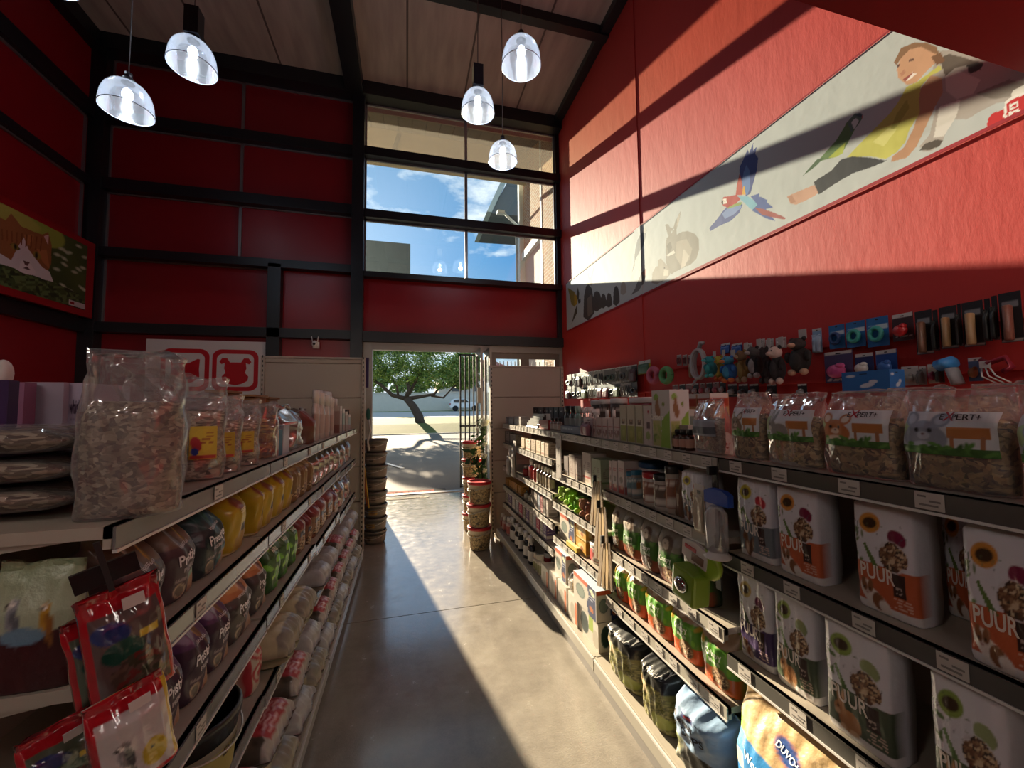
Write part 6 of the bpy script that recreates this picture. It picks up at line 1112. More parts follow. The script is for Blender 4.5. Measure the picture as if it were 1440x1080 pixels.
# plush animals
def plush(body, belly, head, ear, shape=0):
    t = root('hanging_plush_animal'); P = lambda c: mat('p_'+c, c, .95, bmp=.6, bscale=140); b = MB(True).m(P(body)); b.ell((0, -.05, .14), (.075, .055, .12)); b.build('body', t)
    MB(True).m(P(belly)).ell((0, -.085, .13), (.045, .03, .08)).build('belly', t); h = MB(True).m(P(head)); h.ell((0, -.07, .28), (.058, .055, .055)); h.build('head', t); MB(True).m(P(ear)).ell((0, -.125, .268), (.025, .03, .02)).build('muzzle', t)
    e = MB(True).m(BLACK); e.ell((-.022, -.12, .295), (.006, .005, .006)); e.ell((.022, -.12, .295), (.006, .005, .006)); e.build('eyes', t)
    for q in (-1, 1): MB(True).m(P(body)).ell((q*.045, -.06, .325), (.018, .014, .02)).build('ear', t); MB(True).m(P(body)).ell((q*.075, -.07, .17), (.024, .024, .05)).build('arm', t); MB(True).m(P(ear)).ell((q*.045, -.075, .03), (.026, .03, .03)).build('foot', t)
    MB().m(CARD).color('#b5b0aa').box(-.03, .03, -.012, -.009, .33, .42).build('swing_tag', t); return t
NPL = (.19, .42, .12)
for i, (a, b_, c, d, cs, lb) in enumerate(((1114, 1150, 463, 528, ('#2f2c2b', '#3a3634', '#3a3230', '#c9a48a'), 'large dark plush badger with pale muzzle, biggest of the hanging plush toys'), (1090, 1112, 474, 541, ('#232124', '#2f2c2e', '#c4b6ae', '#b5a49a'), 'black plush toy with a pale pink face beside the badger'), (1077, 1091, 476, 540, ('#2a272a', '#1d1b1d', '#2a272a', '#3a3638'), 'all black plush toy beside the striped raccoon'), (1060, 1079, 477, 532, ('#26262a', '#8d8f92', '#4a4a4c', '#8d8f92'), 'black and white striped plush raccoon'), (1043, 1060, 482, 538, ('#7d6538', '#8d7a4a', '#6d5a44', '#a5947a'), 'tan plush fox tail toy beside the blue duck'), (1023, 1043, 492, 538, ('#2f6ab0', '#3f8fb8', '#3f8fb0', '#c47a4a'), 'blue plush duck with orange beak'), (1013, 1026, 492, 536, ('#8d8a3a', '#a5a04a', '#a59a3a', '#c46a3a'), 'mustard plush bird with orange beak'), (1000, 1013, 494, 531, ('#2f8f9a', '#3fa5a8', '#2f8f9a', '#4ab0b4'), 'turquoise plush toy beside the white rope'))):
    WP(plush(*cs), a, b_, c, d, NPL, lb, 'plush toy', 'plush animals on the wall', x=WX-.2*(i % 2))
for i, (a, b_, c, d) in enumerate(((1065, 1076, 477, 492), (1077, 1088, 477, 492), (1091, 1106, 475, 490), (1046, 1058, 483, 498))):
    WP(pack('hdr', .1, .12, .01, '#b5b0ac', '#a5a09c'), a, b_, c, d, (.1, .12, .01), 'pale header card above the plush toys, %s in the row' % ORD[[1, 2, 3, 0][i]], 'header card', 'header cards above the plush toys', x=2.975)
for i, (a, b_) in enumerate(((1014, 1027), (1029, 1044))):
    WP(pack('hdb', .12, .12, .02, '#2f4f94', '#3a62a8'), a, b_, 483, 498, (.12, .12, .02), ['blue header card above the mustard plush bird', 'blue header card above the blue duck'][i], 'header card', x=2.975)
t = root('rope_lead'); b = MB(True).m(mat('white rope', '#a9abae', .8, bmp=.5, bscale=200))
for q in range(3): b.tube([(.06*cos(a*PI/12)*(1+.1*q), -.03-.02*q, .2+.15*sin(a*PI/12)) for a in range(25)], .013, 8, False)
b.build('coil', t); b = MB(True).m(MATS['white rope']); b.tube([(0, -.04, .36), (.02, -.04, .42), (.05, -.04, .41)], .02); b.build('handle', t); b = MB(True).m(MATS['white rope']); b.tube([(-.03, -.05, .05), (-.07, -.05, .0), (-.08, -.05, -.02)], .012); b.build('tail', t)
WP(t, 979, 998, 480, 539, (.15, .44, .1), 'coiled white rope lead hanging beside the turquoise plush toy', 'dog lead')
for i, (a, b_, col, lb) in enumerate(((917, 933, '#b5627a', 'pink soft ring toy on the wall'), (935, 952, '#5f9a66', 'green soft ring toy beside the pink one'))):
    t = root('hanging_ring_toy'); MB(True).m(mat('p_'+col, col, .8, bmp=.3)).tube([(.1*cos(k_*PI/12), -.06, .12+.1*sin(k_*PI/12)) for k_ in range(25)], .04, 12, False).build('ring', t); MB(True).m(BLACK).ell((0, -.02, .12), (.06, .02, .06)).build('card', t)
    WP(t, a, b_, 513, 539, (.28, .28, .1), lb, 'pet toy')
WP(pack('yelc', .3, .2, .03, '#b59a2a', '#3a5a3a', 'pouch'), 898, 915, 507, 526, (.3, .2, .03), 'yellow header card beside the pink ring toy', 'header card')
WP(pack('chew', .07, .3, .05, '#5a3a2a', '#8a6a48', 'tube'), 971, 979, 504, 531, (.07, .3, .05), 'tan chew stick pack beside the white rope lead', 'chew pack')
r = np.random.RandomState(3); cols = ['#2a2628', '#4a2a2e', '#3a3a3f', '#5d5a54', '#6a2430', '#2f3f3a', '#7d766e', '#4f5a3a']
n_ = 0
for rowi, (ya0, ya1, h0, h1, cnt) in enumerate(((527, 513, 19, 24, 13), (546, 536, 15, 22, 13))):
    for i in range(cnt):
        f = i/(cnt-1); px_ = 800+f*92; yt = ya0+(ya1-ya0)*f; hh = h0+(h1-h0)*f; w_ = 6.6+2*f; ci = r.randint(len(cols))
        WP(pack('col%d' % ci, .10, .24, .04, ['#8d8984', '#2a2a2c', '#5d5956'][ci % 3], cols[ci], ['band', 'pouch', 'ring'][ci % 3], 'hanging_collar_pack'), px_-w_/2, px_+w_/2, yt, yt+hh, (.10, .24, .04), 'small collar pack, %s from the door in the %s row on the wall' % (ORD[i], ['upper', 'lower'][rowi]), 'collar pack', 'collar packs on the wall'); n_ += 1
for i in range(7):
    px_ = 955+[0, 8, 16][i] if i < 3 else 0
    if i < 3: WP(pack('redc', .08, .22, .03, '#8d8480', '#6a2a30', 'band', 'hanging_collar_pack'), px_-3, px_+3.4, 499, 514, (.08, .22, .03), 'dark red collar pack above the green ring toy, %s of three' % ORD[i], 'collar pack', 'dark red collars')
for i in range(8):
    px_ = 950+i*9.5; WP(pack('disc%d' % (i % 2), .10, .16, .05, ['#8d6a6a', '#2a2a2e'][i % 2], ['#a05060', '#9a9a9e'][i % 2], 'ball', 'hanging_toy_pack'), px_-4, px_+4.3, 541-i*.6, 557-i*.4, (.10, .16, .05), 'small round toy pack low on the wall, %s from the door' % ORD[i], 'toy pack', 'round toy packs low on the wall')
for i, px_ in enumerate((1030, 1045, 1060, 1085, 1128)):
    WP(pack('low%d' % (i % 2), .14, .18, .06, '#2a2a2e', ['#8d9094', '#3a3a40'][i % 2], 'ball', 'hanging_toy_pack'), px_-6, px_+7, 540, 558, (.14, .18, .06), 'dark toy pack below the plush animals, %s from the door' % ORD[i], 'toy pack', 'dark packs below the plush animals')
# ================================================================== GOODS ON THE POSTER SIDE
def PL(r, pxn, pxf, pyt, z, nom, label, cat, group=None, x=-.545, maxh=9, d=None, k=.96):
    W0, H0, D0 = nom; zz = z+min(.12, H0*.5); y0, y1 = solve(pxn, x=x, z=zz), min(4.39, solve(pxf, x=x, z=zz)); y1, y0 = within(LY, y1, y0); yc = (y0+y1)/2; z, cap = snap(LY, LL, .12, z, yc); maxh = min(maxh, cap)
    h = min(maxh, H0 if pyt is None else zat(pyt, x, yc)-z); dd = D0 if d is None else d
    return put(r, label, cat, (x-dd/2, yc, z+.001), FL_, ((y1-y0)/W0*k, dd/D0, h/H0), group)
ZL = 1.345
# tall clear seed bags standing across the shelf, broad face to the near end
LABEL = ['#c9a93a', ('e', 0, 1.5, .8, .9, 0, '#d0b03a'), ('e', -.5, 1.2, .4, .6, 20, '#a0242a'), ('e', -.6, .6, .3, .3, 0, '#2a3a8a'), ('t', -.1, .7, 1.2, 2.2, '#8a2a22', .25), ('r', -1, 1, 0, .3, '#b03a34')]
def big(i): return clearbag('bigseed', .27, .36, .15, .68, SEED, None, None, (), 90, True, 2.6, .011)
def midb(): return clearbag('midseed', .26, .33, .12, .66, SEED, None, None, (), 91, False, 2.6, .010)
def seedlabel(t, W, Dd, x0):
    if any(c.name.startswith('label') for c in t.children): return
    b = MB().m(CARD); grid_paint(b, lambda x, y: (x0+x*.035, -Dd/2-.012+abs(x)*.006, .07+y*.04), np.linspace(-1, 1, 20), np.linspace(0, 2.6, 30), LABEL); b.build('label', t)
edges = [(258, 'large clear bag of striped seed, nearest the camera on the top shelf'), (311, 'second clear seed bag, with a yellow label, behind the largest one'), (335, 'third clear seed bag, with red and yellow print at its edge'), (361, 'fourth clear seed bag, with red print at its edge'), (387, 'fifth clear bag, filled with brown flakes')]
for i, (px_, lb) in enumerate(edges):
    y_ = solve(px_, x=-.54, z=1.5)
    if i == 0:
        yb = .985; xr_ = solve(256, y=yb, z=1.5); xl_ = solve(120, y=yb, z=1.5); Wd = xr_-xl_; H = zat(500, (xr_+xl_)/2, yb)-ZL; put(big(0), lb, 'seed bag', ((xr_+xl_)/2, yb, ZL+.001), .12, (Wd/.27, .9, H/.36), 'clear seed bags on the top shelf')
    else:
        t = clearbag('flakes', .22, .28, .11, .78, CHIPS, None, None, (), 92, False, 2.6, .010) if i == 4 else midb()
        if i < 4: seedlabel(t, .26, .12, .08)
        yt = [0, 532, 557, 563, 568][i]; xc = -.655; nom = (.22, .28) if i == 4 else (.26, .33); H = zat(yt, xc, y_)-ZL; put(t, lb, 'seed bag', (xc, y_, ZL+.001), .25, (.24/nom[0], .85, H/nom[1]), 'clear seed bags on the top shelf')
PL(boxed('pkt', .07, .12, .05, ['#b9a9a0', ('r', -1, 1, 0, .8, '#a5544a'), ('n', .5, 2, '#d0cac4')]), 390, 392, 603, ZL, (.07, .12, .05), 'small clear packet beside the flake bag', 'packet')
PL(boxed('teal', .07, .13, .02, ['#1f5a78']), 392.5, 397, 604, ZL, (.07, .13, .02), 'teal card standing beside the white block', 'card')
PL(boxed('whiteblk', .10, .10, .09, ['#b5bcc8', ('g', 1.2, 2, '#8d8f98')], [], '#a9aeb8'), 398, 407, 598, ZL, (.10, .10, .09), 'white wedge block beside the silver pouch', 'block', d=.06)
PL(slv(), 409, 429, 571, ZL, (.13, .23, .09), 'crumpled silver pouch on the top shelf', 'foil bag', d=.16)
PL(simple('dkpouch', 'foil_bag', .12, .2, .08, ['#3a3030', ('n', .5, 2, '#5a4a44')], (), 64), 418, 428, 576, ZL, (.12, .2, .08), 'dark pouch between silver pouch and red topped pouch', 'foil bag', x=-.66)
PL(simple('redtop', 'treat_bag', .13, .22, .08, ['#6d4a38', ('r', -1, 1, 1.7, 3.1, '#7d3430'), ('r', -1, 1, 3.1, 9, '#a9b4c0'), ('n', .5, 1.6, '#4a3428')], (), 65), 431, 446, 574, ZL, (.13, .22, .08), 'brown pouch with dark red top beside the white tubes', 'treat bag', d=.14)
def tube_(): return bottle('tubew', .022, .24, '#c4b8b2', '#cfc9c4', '#b09a92', 'tube', .85, .9, sq=1)
for i in range(8):
    PL(tube_(), 447+i*3.6, 450.8+i*3.6, 549+i*1.7, ZL, (.044, .24, .044), 'slim white tube, %s of eight from the camera' % ORD[i], 'tube', 'slim white tubes on the top shelf', x=-.55-(.04 if i % 2 else 0))
for i in range(4):
    PL(boxed('smallpk%d' % (i % 2), .06, .15, .05, [['#a58f8a', '#8a9a9a'][i % 2], ('r', -1, 1, 0, 1.6, '#8a5f5a'), ('r', -1, 1, 4, 9, '#c4bcb6')]), 478+i*4, 481+i*4, 571+i*4, ZL, (.06, .15, .05), 'little pink and grey pack, %s of four after the white tubes' % ORD[i], 'packet', 'little packs at the door end')
PL(boxed('blkbrush', .05, .16, .04, ['#17181a'], [], '#131416'), 491, 497, 576, ZL, (.05, .16, .04), 'black upright brush at the door end of the top shelf', 'brush', x=-.6)
for i, (a, b_, yt) in enumerate(((446, 458, 549), (459, 470, 551))):
    PL(bottle('lidt', .03, .26, '#9a8f8c', '#b9b2ae', None, 'tube', .8, .9), a, b_, yt, ZL, (.06, .26, .06), ['grey capped tube behind the white tubes, nearer the camera', 'grey capped tube behind the white tubes, nearer the door'][i], 'tube', x=-.68)
# rear half: wooden nest boxes, cat food cartons, pile of seed bags
WOODM = mat('pale plywood', '#8a5c2c', .6, bmp=.1, mott=.2, mscale=8)
for i, (a, b_, yt) in enumerate(((304, 326, 550), (331, 366, 556), (369, 384, 559))):
    y_ = 2.35+i*.3; x0_, x1_ = solve(a, y=y_, z=1.5), solve(b_, y=y_, z=1.5); H = zat(yt, (x0_+x1_)/2, y_)-ZL; t = root('nest_box'); w_ = x1_-x0_; MB().m(WOODM).box(-w_/2, w_/2, -.09, .09, 0, H-.012).build('box', t, bev=.003); MB().m(WOODM).box(-w_/2-.01, w_/2+.01, -.11, .1, H-.012, H).build('roof', t); MB(True).m(BLACK).lathe([(.02, 0), (.02, .004)], 16, (0, -.09, H*.6), M=Matrix.Rotation(PI/2, 3, 'X')).build('hole', t)
    put(t, ['wooden nest box behind the second clear seed bag', 'brown wooden nest box in the middle behind the seed bags', 'brown wooden nest box nearest the beige end panel'][i], 'nest box', ((x0_+x1_)/2, y_, ZL+.001), 0, (1, 1, 1), 'wooden nest boxes')
CFS = ['#a9a0b0', ('r', -1, 1, 0, .06, '#5d2a5a'), ('t', -.6, .5, .35, .5, '#7d7488', .1)]
for i, (a, b_, yt, sp, tx, yy, lb) in enumerate(((33, 90, 538, CFS, [('whiskas', .34, -.1, .72, '#3a2a44')], 1.55, 'pale lilac carton with a curved cat ear outline, on the seed bag pile side'), (91, 124, 539, ['#a9a0b4', ('r', -1, 1, 0, .45, '#4f1f54'), ('t', -.5, .5, 1.0, 1.3, '#7d7488', .12)], [('whiskas', .3, .1, 1.35, '#3a2a44')], 1.57, 'pale lilac carton with purple base, behind the largest seed bag'), (-20, 12, 535, ['#33144a', ('e', .6, .6, .6, .6, 0, '#6d3a5a')], [], 1.35, 'dark purple pack at the picture edge above the seed bag pile'), (8, 34, 538, ['#8a5a78', ('e', .2, .5, .6, .4, 0, '#a57a8a')], [], 1.5, 'dusty pink carton between purple pack and lilac carton'))):
    x0_, x1_ = solve(a, y=yy, z=1.6), solve(b_, y=yy, z=1.6); H = zat(yt, (x0_+x1_)/2, yy)-ZL
    put(boxed('cf%d' % i, .3, .3, .2, sp, tx, '#8f8798'), lb, 'carton', ((x0_+x1_)/2, yy+.1*[.25, 1, .15, .2][i], ZL+.001), 0, ((x1_-x0_)/.3*.97, [.25, 1, .15, .2][i], H/.3), 'cat food cartons at the back')
t = root('plastic_jug'); b = MB(True).m(mat('grey jug', '#8d8a90', .3)); b.lathe([(.05, 0), (.055, .1), (.04, .14), (.02, .16), (.02, .19)], 18); b.build('body', t); MB(True).m(W_).ell((0, 0, .2), (.035, .035, .025)).build('cap', t)
xx = solve(2, y=1.42, z=1.6); put(t, 'grey plastic bottle standing behind the dark purple pack', 'bottle', (xx, 1.42, ZL+.001), 0, (.6, .6, (zat(506, xx, 1.42)-ZL)/.225))
def lying(i): return clearbag('lying', .34, .30, .13, .86, SEED, None, None, (), 95, False, 2.6, .012, top=.96)
for i, (y0_, y1_) in enumerate(((697, 745), (651, 699), (602, 655))):
    xr_ = solve(117, y=.98, z=1.4+.09*i); z0_ = zat(y1_-3, xr_-.2, .93); z1_ = zat(y0_, xr_-.2, .93); h_ = z1_-z0_
    t = lying(i); t.location = (xr_-.2, .96, max(ZL+.002, z0_)+h_/2); t.rotation_euler = (-PI/2, 0, 0); t.scale = (1.15, h_/.152, 1.1); tag(t, ['clear seed bag lying flat, bottom of the pile of three', 'clear seed bag lying flat, middle of the pile of three', 'clear seed bag lying flat, top of the pile of three'][i], 'seed bag', 'pile of lying seed bags')
# upper stocked shelf
NPr = (.17, .255, .10); Z = 1.075
for i, (f_, a, b_, lb) in enumerate(((pr_plum, 184, 240, 'plum seed bag with pale bird top, nearest the hanging red packs'), (pr_plum, 243, 280, 'plum seed bag with pale bird top, beside the dark teal one'), (pr_teal, 285, 322, 'dark teal seed bag on the upper stocked shelf'))):
    PL(f_(), a, b_, None, Z, NPr, lb, 'seed bag', 'dark seed bags with script lettering', d=.17, maxh=.228)
NY = (.16, .25, .10)
for i, (a, b_) in enumerate(((326, 350), (352, 371), (373, 387), (389, 402), (403, 413))): PL(yel(), a, b_, None, 1.075 if i < 1 else 1.077, NY, 'yellow seed bag, %s of five from the camera' % ORD[i], 'seed bag', 'yellow seed bags', d=.17, maxh=.228)
for i, (a, b_) in enumerate(((414, 424), (425, 433), (434, 440))): PL(brn(), a, b_, None, 1.071, NY, 'brown seed bag after the yellow ones, %s from the camera' % ORD[i], 'seed bag', 'brown seed bags', d=.16, maxh=.228)
for i in range(7): PL(slv(), 444.5+i*7.2, 451+i*7.2, None, 1.071 if i < 1 else 1.042, (.13, .23, .09), 'silver pouch, %s of seven from the camera, upper stocked shelf' % ORD[i], 'foil bag', 'silver pouches', d=.15, maxh=.225)
x_ = -.70; put(burg(), 'pale topped burgundy parrot food bag set back at the near shelf end', 'seed bag', (-.622, .912, 1.076), .0, (.56, .36, .64))
# middle stocked shelf
Z = .772
for i, (f_, a, b_, lb) in enumerate(((pr_purp, 226, 262, 'purple seed bag just right of the hanging red packs'), (pr_purp, 268, 300, 'purple seed bag, middle of the three on the middle shelf'), (pr_purp, 302, 327, 'purple seed bag beside the orange topped ones'), (pr_oran, 329, 358, 'orange topped dark seed bag beside the purple ones'), (pr_oran, 360, 377, 'orange topped dark seed bag beside the green herb bags'))):
    PL(f_(), a, b_, None, Z if i < 4 else .777, NPr, lb, 'seed bag', 'dark seed bags with script lettering', d=.17, maxh=.245)
for i, (a, b_) in enumerate(((382, 396), (397, 409), (410, 420))): PL(grn(), a, b_, None, .777, (.17, .26, .10), 'bright green herb bag, %s of three from the camera' % ORD[i], 'herb bag', 'green herb bags', d=.16, maxh=.235)
for i, (a, b_) in enumerate(((423, 430), (432, 438), (444, 451), (452, 460), (461, 469), (470, 476))): PL(rbr(), a, b_, None, .777 if i < 2 else .752, (.15, .26, .09), 'brown bag with dark red top, %s of six from the camera' % ORD[i], 'seed bag', 'brown red topped bags', d=.15, maxh=.235)
for i in range(2): PL(slv(), 479+i*8, 486+i*8, None, .702, (.13, .23, .09), ['silver pouch on the middle shelf, nearer the camera', 'silver pouch on the middle shelf, nearest the end panel'][i], 'foil bag', 'silver pouches', d=.14, maxh=.24)
# flat sacks: fourth shelf and base
SK = lambda c1, c2: ['#a9a19a', ('n', .5, 1.4, '#c9c4be'), ('r', -.7, .75, .12, 1.35, c1), ('r', -.7, .75, .7, .75, '#d8c8c4'), ('t', -.55, .6, .2, .65, c2, .16), ('p', [(-1, .25), (-.72, .3), (-.72, 4), (-1, 4)], '#4f463c'), ('s', -.86, 1.7, .13, 1.3, ['#5a4c40', '#7a6a58', '#40362e', '#8d7d68'], .07)]
def sk_red(): return sack('skred', .26, .42, .12, SK('#a8343a', '#d8b0b0'), [('AVI BOX', .24, 0, .85, '#e0d0cc')], 7)
def sk_sil(): return sack('sksil', .26, .42, .12, ['#a5a3a2', ('n', .6, 1.4, '#c4c4c4'), ('r', -1, 1, 2.2, 2.5, '#3f3b3a')], [], 8)
def sk_crm(): return sack('skcrm', .26, .42, .13, ['#c4bb98', ('n', .4, 1.6, '#d8d2b4'), ('r', -1, 1, .0, .4, '#8a857c')], [], 9, '#b5ad8e')
def LYN(r, y, z, lb, grp, sx=1, sy=1, sz=1, x=-.645, dr=0): return put(r, lb, 'feed sack', (x, y, z), FL_+dr, (sx, sy, sz), grp)
for i, y_ in enumerate((1.98, 2.26)): LYN(sk_crm(), y_, .492, ['cream pellet sack lying on the lowest shelf, nearer the buckets', 'cream pellet sack lying on the lowest shelf, nearer the silver sacks'][i], 'cream sacks', .98, .88, 1.2)
for i, y_ in enumerate((2.72, 3.0, 3.27)): LYN(sk_sil() if i != 2 else sk_red(), y_, .472, ['silver sack lying on the lowest shelf beside the cream ones', 'silver sack in the middle of the lowest shelf', 'red banded silver sack on the lowest shelf'][i], 'silver sacks on the lowest shelf', .98, .88, 1.1)
for i, y_ in enumerate((3.55, 3.83, 4.1)): LYN(sk_sil(), y_, .462, 'silver sack at the door end of the lowest shelf, %s from the camera' % ORD[i], 'silver sacks on the lowest shelf', .98, .88, 1.05)
ys_ = [1.45, 1.78, 2.1, 2.4, 2.69, 2.98, 3.27, 3.56, 3.85, 4.14]
for i, y_ in enumerate(ys_):
    LYN(sk_crm() if i % 2 else sk_sil(), y_, .121, 'lower sack lying on the base deck, %s from the camera' % ORD[i], 'lower sacks on the base', 1.1, 1.0, .98, -.64)
    LYN(sk_red() if i != 3 else sk_sil(), y_+.01, .262, 'upper red labelled sack on the base, %s from the camera' % ORD[i] if i != 3 else 'upper plain silver sack among the red labelled ones on the base', 'upper sacks on the base', 1.08, .95, 1.12, -.655, RNG.uniform(-.06, .06))
# black buckets and the red printed bag on the lowest shelf
BLAB = (['#a59a5a', ('r', -4, 4, .95, 1.3, '#8a857a'), ('n', .3, 1, '#8d8448'), ('e', -.8, .5, .25, .3, 20, '#6d6a66'), ('e', -.7, .25, .2, .3, 20, '#b5aa8a'), ('e', .9, .45, .3, .35, 0, '#6a8a3a')], [('EXPERT', .26, .3, .72, '#2a2220')])
y_ = solve(318, x=-.64, z=.72); put(bucket('blackb', .125, .2, '#1c1b1a', None, False, 'feed_bucket', BLAB), 'open black bucket with yellow band, larger and further of the two', 'bucket', (-.607, 1.37, .501), FL_-.2, (1.07, 1.07, 1.0), 'black buckets')
y2 = solve(262, x=-.63, z=.72); put(bucket('blackb', .125, .2, '', None), 'open black bucket nearest the camera, cut by the lower edge', 'bucket', (-.612, 1.075, .501), FL_-.2, (1.0, 1.0, .96), 'black buckets')
PL(simple('redprint', 'treat_bag', .14, .24, .08, ['#b5a79a', ('e', 0, 1.2, .8, .7, 0, '#a8303a'), ('e', 0, 1.2, .62, .52, 0, '#c9b8ac'), ('e', 0, 1.2, .4, .34, 0, '#a8303a'), ('e', 0, 2.5, .8, .6, 0, '#a8303a'), ('e', 0, 2.5, .6, .42, 0, '#c9b8ac'), ('e', 0, 2.5, .36, .26, 0, '#b03a3a'), ('r', .75, 1, 0, 4, '#a8303a'), ('r', -1, -.8, 0, 4, '#a8303a')], (), 66, back='#4a453a'), 352, 370, None, .501, (.14, .24, .08), 'white bag with red swirls beside the black buckets', 'treat bag', d=.1, maxh=.2)
# red edged packs hanging at the near end, and their black clip
GLOSSY = attr_mat('glossy printed film', .14, .6, .3, 22, coat=.5)
def redpack(i):
    def mk():
        t = root('hanging_treat_pack'); b = MB().m(GLOSSY); sp = [['#5a4a48', '#4f5a4a', '#b9b6b4'][i], ('r', -1, 1, 2.7, 9, '#a0141f'), ('r', -1, -.82, 0, 9, '#a8141f'), ('r', .82, 1, 0, 9, '#a8141f' if i < 2 else '#c9b03a'), ('r', -1, 1, 0, .16, '#a8141f')]
        sp += [('e', -.4, 2.2, .45, .3, -20, '#1f2f6a'), ('e', -.2, 1.6, .5, .35, 0, '#17463a'), ('s', .1, .8, .7, .6, ['#4a3c34', '#5d4c42', '#3a3a2c', '#5a4840', '#6a2a28'], .2), ('r', .2, .7, 1.75, 2.0, '#c9b43a')] if i < 2 else parrot(-.3, 1.3, .7, '#7d7f80', '#4a4c50')+[('e', .35, .9, .32, .5, 0, '#b8a532'), ('e', .3, 1.1, .05, .06, 0, '#1a1512')]
        bag(b, .15, .25, .045, sp, (), 50, 64, 2.6, .7, .08, .004, 97+i, back='#8a1a22', flat=.15); b.build('printed_pouch', t)
        MB().m(CARD).color('#c9c4c0').box(-.005, .035, -.026, -.024, .205, .23).build('price_sticker', t); return t
    return kind('rp%d' % i, mk)
for i, (k_, cx, yt, yb, y_, rz, sc, lb) in enumerate(((0, 190, 812, 975, .83, .75, .68, 'upper red edged clear pack hanging at the near shelf corner'), (1, 152, 850, 975, .862, .75, .55, 'red edged pack tucked behind the upper hanging one'), (1, 108, 1000, 1118, .815, .75, .62, 'lower red edged pack hanging at the bottom picture edge'), (2, 197, 955, 1090, .765, .75, .62, 'hanging pack with grey and yellow parrots'))):
    x_ = solve(cx, y=y_, z=1.0); zt_, zb_ = zat(yt, x_, y_), zat(yb, x_, y_); put(redpack(k_), lb, 'treat pack', (x_, y_, zb_), rz, (sc, 1, (zt_-zb_)/.25), 'red edged hanging packs', tilt=(0, -.16))
t = root('clip_card'); b = MB().m(mat('black gloss card', '#17171a', .12)); b.box(-.06, .06, -.004, .004, 0, .05); b.build('card', t); MB().m(BLACK).box(-.006, .006, -.012, -.004, -.02, .11).build('clip', t)
y_ = .78; x_ = solve(152, y=y_, z=1.25); put(t, 'glossy black clip card above the red edged packs', 'clip card', (x_, y_, zat(818, x_, y_)), .6, (.62, 1, .62), tilt=(0, -.25))
# ================================================================== BUCKETS AND FLOWERS BY THE DOOR
y_ = 4.98; xb_ = solve(528, y=y_, z=.7)
tops = [618, 640, 661, 684, 706, 727, 748, 770]; zs = [zat(q, xb_, y_-.1) for q in tops]; hh = zs[0]/8.0
for i in range(8):
    k_ = 7-i; t = bucket('greyb', .135, .16, '#5d5852', None, False, 'feed_bucket', (['#7d7268', ('n', .4, 1, '#5d544c'), ('r', -.6, .5, .25, .95, ['#8a7a66', '#a5813a'][0]), ('e', 0, .6, .3, .25, 0, '#4a3f36')], [])) if i != 5 and i != 6 else bucket('greyc', .135, .16, '#5d5852', None, False, 'feed_bucket', (['#70675e', ('r', -.6, .5, .2, 1.0, '#a5803a'), ('e', 0, .6, .35, .28, 0, '#6a4a28')], []))
    put(t, 'grey feed bucket left of the doorway, %s from the top of its stack' % ORD[i], 'bucket', (xb_+RNG.uniform(-.006, .006), y_, .001+k_*hh), RNG.uniform(-.4, .2)-.3, (.96, .96, hh/.162), 'grey buckets left of the doorway')
def redstack(px_, y_, ytop, n, lb, grp):
    x_ = solve(px_, y=y_, z=.6); H = zat(ytop, x_, y_-.1)/n
    for i in range(n):
        put(bucket('redbucket', .135, .22, '#b9aa92', '#b3202a'), lb % ORD[i], 'bucket', (x_+RNG.uniform(-.006, .006), y_, .001+(n-1-i)*H), RNG.uniform(-1.5, -.2), (.93, .93, H/.228), grp)
redstack(674, 4.44, 678, 3, 'red lidded seed bucket in the front stack, %s from the top', 'front stack of red lidded buckets'); redstack(664.5, 5.12, 621, 5, 'red lidded seed bucket in the rear stack, %s from the top', 'rear stack of red lidded buckets')
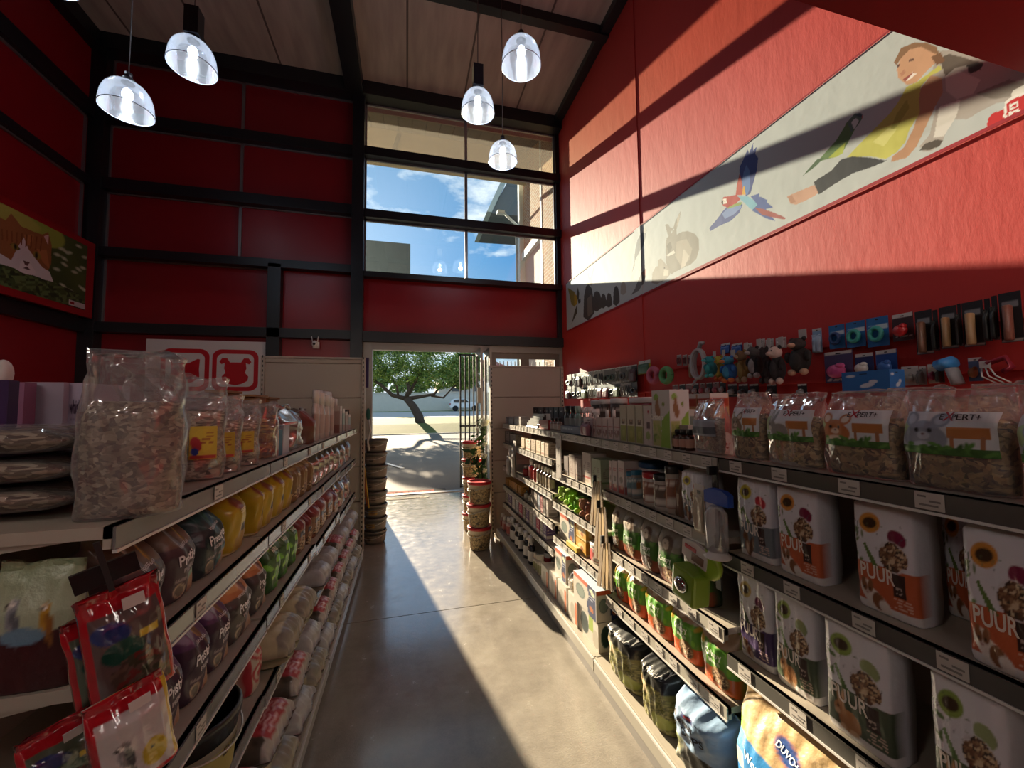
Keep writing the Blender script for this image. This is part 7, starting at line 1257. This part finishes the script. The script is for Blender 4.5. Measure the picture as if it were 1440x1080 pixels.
def garland():
    y_ = 4.84; x_ = solve(680, y=y_, z=1.2); t = thing('flower_garland', 'garland of white roses and dark ivy hanging on the end panel by the door', 'artificial flowers', (x_, y_, 0)); r = np.random.RandomState(4); zt_ = zat(590, x_, y_); zb_ = zat(705, x_, y_)
    MB(True).m(mat('vine stem', '#3a4a2a', .8)).tube([(.03*sin(k_*1.3), .02*cos(k_), zt_+(zb_-zt_)*k_/12) for k_ in range(13)], .008).build('stem', t); b = MB().m(LEAF_M)
    for k_ in range(260):
        f = r.uniform(0, 1); c = np.array([r.normal()*.045-.03+(-.09*abs(r.normal()) if .35 < f < .55 else 0), r.normal()*.03, zt_+(zb_-zt_)*f]); u = r.normal(size=3)*.028; v = r.normal(size=3)*.016; col = np.array(lin(['#2f4a2a', '#456a3a', '#1f3320', '#5d7a4a', '#c9c4b0'][r.choice(5, p=[.35, .3, .2, .1, .05])])); c[0] = min(c[0], .955-x_-.05); b.add([c-u, c+v, c+u, c-v], [(0, 1, 2, 3)], [col]*4)
    b.build('ivy_leaves', t)
    for f, s_ in ((.04, .055), (.3, .03), (.45, .03), (.62, .03)):
        b = MB(True).m(mat('white petals', '#d8dcc0', .7)); zc_ = zt_+(zb_-zt_)*f
        for q in range(9):
            a = q*2.4; rr = s_*(.25+.09*q); b.ell((rr*cos(a)*.8, -.03-.01*(9-q)*.3, zc_+rr*sin(a)*.8), (s_*.45, s_*.2, s_*.4), 8, k=5)
        b.build('rose', t)
garland()
y_ = 4.82; x_ = solve(514, y=y_, z=1.8); t = root('hanging_card'); MB().m(mat('purple card', '#2f1a52', .5)).box(-.035, .035, -.01, .01, 0, 1).build('card', t); put(t, 'deep purple card hanging at the door edge of the beige end panel', 'card', (x_, y_, zat(545, x_, y_)), 0, (1, 1, zat(503, x_, y_)-zat(545, x_, y_)))
t = root('hanging_toy'); b = MB(True).m(mat('teal fabric', '#1f5a50', .8)); b.ell((0, 0, .06), (.025, .03, .07)); b.build('body', t); b = MB(True).m(mat('white ribbon', '#b9bab5', .6)); b.tube([(.01, -.03, .0), (.03, -.05, -.12), (.0, -.04, -.25), (.02, -.05, -.35)], .012); b.build('ribbon', t); put(t, 'teal toy with white ribbon hanging below the purple card', 'pet toy', (x_+.03, y_+.02, zat(590, x_, y_)), 0)
t = root('toy_wand'); b = MB(True).m(mat('yellow rod', '#b08a2a', .5)); b.tube([(-.02, 0, .45), (.03, 0, 0)], .008); b.build('rod', t); b = MB(True).m(mat('orange rod', '#a5552a', .5)); b.tube([(-.035, .01, .42), (.01, .01, .02)], .008); b.build('second_rod', t); put(t, 'yellow and orange wand toys leaning beside the grey bucket stack', 'pet toy', (solve(515, y=4.8, z=.7), 4.80, zat(715, x_, 4.8)), 0)
